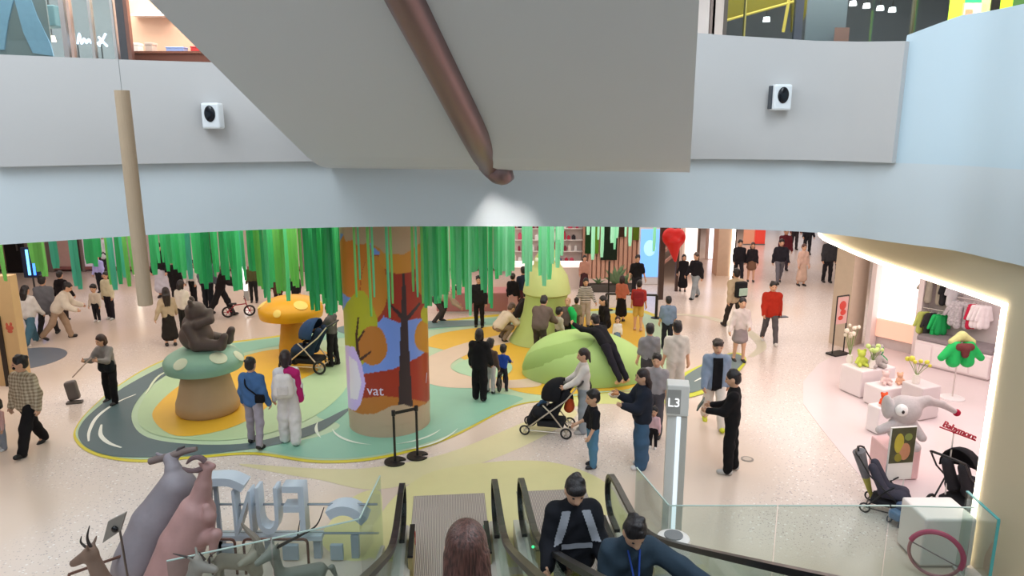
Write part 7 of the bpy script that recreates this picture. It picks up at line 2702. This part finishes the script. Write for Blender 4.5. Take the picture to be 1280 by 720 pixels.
t = bag_box('backpack', 'dark backpack with a pale mint pocket on the beige jacket', 'bag', J['M'] @ (J['sh0'] + Vector((.04, -.2, -.18))), (.34, .18, .46), J['rz'], '#2A2A2E')
MB().box((-.14, -.13, -.16), (.14, -.10, .06), bev=.02).build('mint_panel', cloth('#BFDCCB'), t)
person('man in a black jacket over a white tee walking with a woman', 922, 352, top=300, yaw=185, shirt='#1E1C22', shirt_name='jacket', bulk=1.1, leg_c='#25232A', **WALK)
person('woman in a black cardigan brown skirt and dark boots', 938, 352, top=304, yaw=190, fem=True, shirt='#221E24', legs='skirt', leg_c='#7A5A48', hair='long', hair_c='#4A2E28', shoe='#1E1A1C')
person('man in a black sweater and grey trousers walking towards the viewer', 973, 354, top=299, yaw=185, shirt='#26242C', bulk=1.12, leg_c='#6A6870', **WALK2)
person('person in a dark red coat behind the black sweater man', 979, 338, H=1.7, yaw=180, shirt='#6A2A34', bulk=1.15, leg_c='#4A4048')
person('woman in a pale pink dress strolling along the mall street', 1001, 357, top=306, yaw=170, fem=True, shirt='#D8B4A4', legs='long_skirt', leg_c='#D2B2A0', hair='bun', hair_c='#5A3A30')
person('person in dark grey standing at the baby shop corner', 1033, 353, H=1.74, yaw=180, shirt='#3A3A3E', bulk=1.15, leg_c='#26242A', hem=.04)
person('person in a black coat beside the person in dark grey at the shop corner', 1049, 352, H=1.68, yaw=200, shirt='#2A2A2C', bulk=1.2, hem=.15, leg_c='#4A4A48')
person('woman in a long black coat walking beside a man in pale jeans', 853, 364, top=319, yaw=190, fem=True, shirt='#1D1B1F', legs='long_skirt', leg_c='#1D1B1F', hair='bob', ra=(10, 14, 20))
person('man in a black jacket and pale grey jeans walking with the long coat woman', 868, 373, top=316, yaw=235, shirt='#222026', bulk=1.12, leg_c='#9CA4AA', wide=1.25, hair_c='#4A3A34', **WALK)
person('distant person in a dark coat near the bright street end', 1008, 318, H=1.7, yaw=180, shirt='#2E2C34', leg_c='#2A2A30')
person('distant person in brown walking at the far end of the street', 992, 312, H=1.7, yaw=180, shirt='#7A4A44', leg_c='#3A3438')

# ---- escalators
es = 2.85
p = E(es, 0, stepz(es))
p.x += .045
person('woman with long brown hair seen from behind on the descending escalator', 0, 0, H=1.66, yaw=-5, fem=True, shirt='#5A4A48', hair='longer', hair_c='#54352E', at=(p.x + .05, p.y), z=stepz(2.95) - .14, hp=4)
es = 6.3
p = E(es, GAP - .30, 0)
J = person('man in a black jacket with grey panels riding up the escalator', 0, 0, H=1.78, yaw=172, shirt='#1B1C22', bulk=1.32, hem=.03, leg_c='#17171B', at=(p.x - .12, p.y), z=stepz(6.05) - .13, hp=26, hair='fringe', ra=(18, 14, 50), la=(14, 10, 40), shirt_name='jacket')
for s in (-1, 1):
    cloth_panel(J, 'grey_panel', '#9A9CA4', lambda x, y, z: (x * s > 0) & (y > -.03) & (np.abs(np.abs(x) - (.115 - .32 * z)) < .042) & (z > -.24) & (z < .06))
cloth_panel(J, 'grey_panel', '#8E9098', lambda x, y, z: (y > .03) & (np.abs(x) < .15) & (z > -.31) & (z < -.25))
es = 5.35
p = E(es, GAP + .06, 0)
J = person('man in a slate blue work jacket with a white badge leaning on the handrail', 0, 0, H=1.66, yaw=172, shirt='#33414E', bulk=1.28, hem=.05, leg_c='#20242C', at=(p.x - .2, p.y), z=stepz(5.2) - .25, lean=14, hp=30, la=(58, 48, 6), ra=(6, 8, 12), shirt_name='jacket')
b_ = thing('id_badge', 'white badge on a blue lanyard worn by the slate jacket man', 'badge', (0, 0, 0))
hM = J['M']
s0 = J['sh0']
V = [hM @ (s0 + Vector((-.05, .1, .05))), hM @ (s0 + Vector((-.02, .19, -.15))), hM @ (s0 + Vector((.0, .2, -.32))), hM @ (s0 + Vector((.02, .19, -.15))), hM @ (s0 + Vector((.05, .1, .05)))]
MB().tube(V, .008, 6).build('lanyard', cloth('#2E4A9A'), b_)
MB().box((-.035, -.006, -.1), (.035, .006, 0), Matrix.Translation(hM @ (s0 + Vector((0, .21, -.32)))) @ Matrix.Rotation(J['rz'], 4, 'Z'), bev=.004).build('card', plastic('#EDF0F2'), b_)
MB().box((-.025, -.009, -.05), (.025, -.006, -.02), Matrix.Translation(hM @ (s0 + Vector((0, .21, -.32)))) @ Matrix.Rotation(J['rz'] + PI, 4, 'Z')).build('photo', plastic('#8EA0B4'), b_)
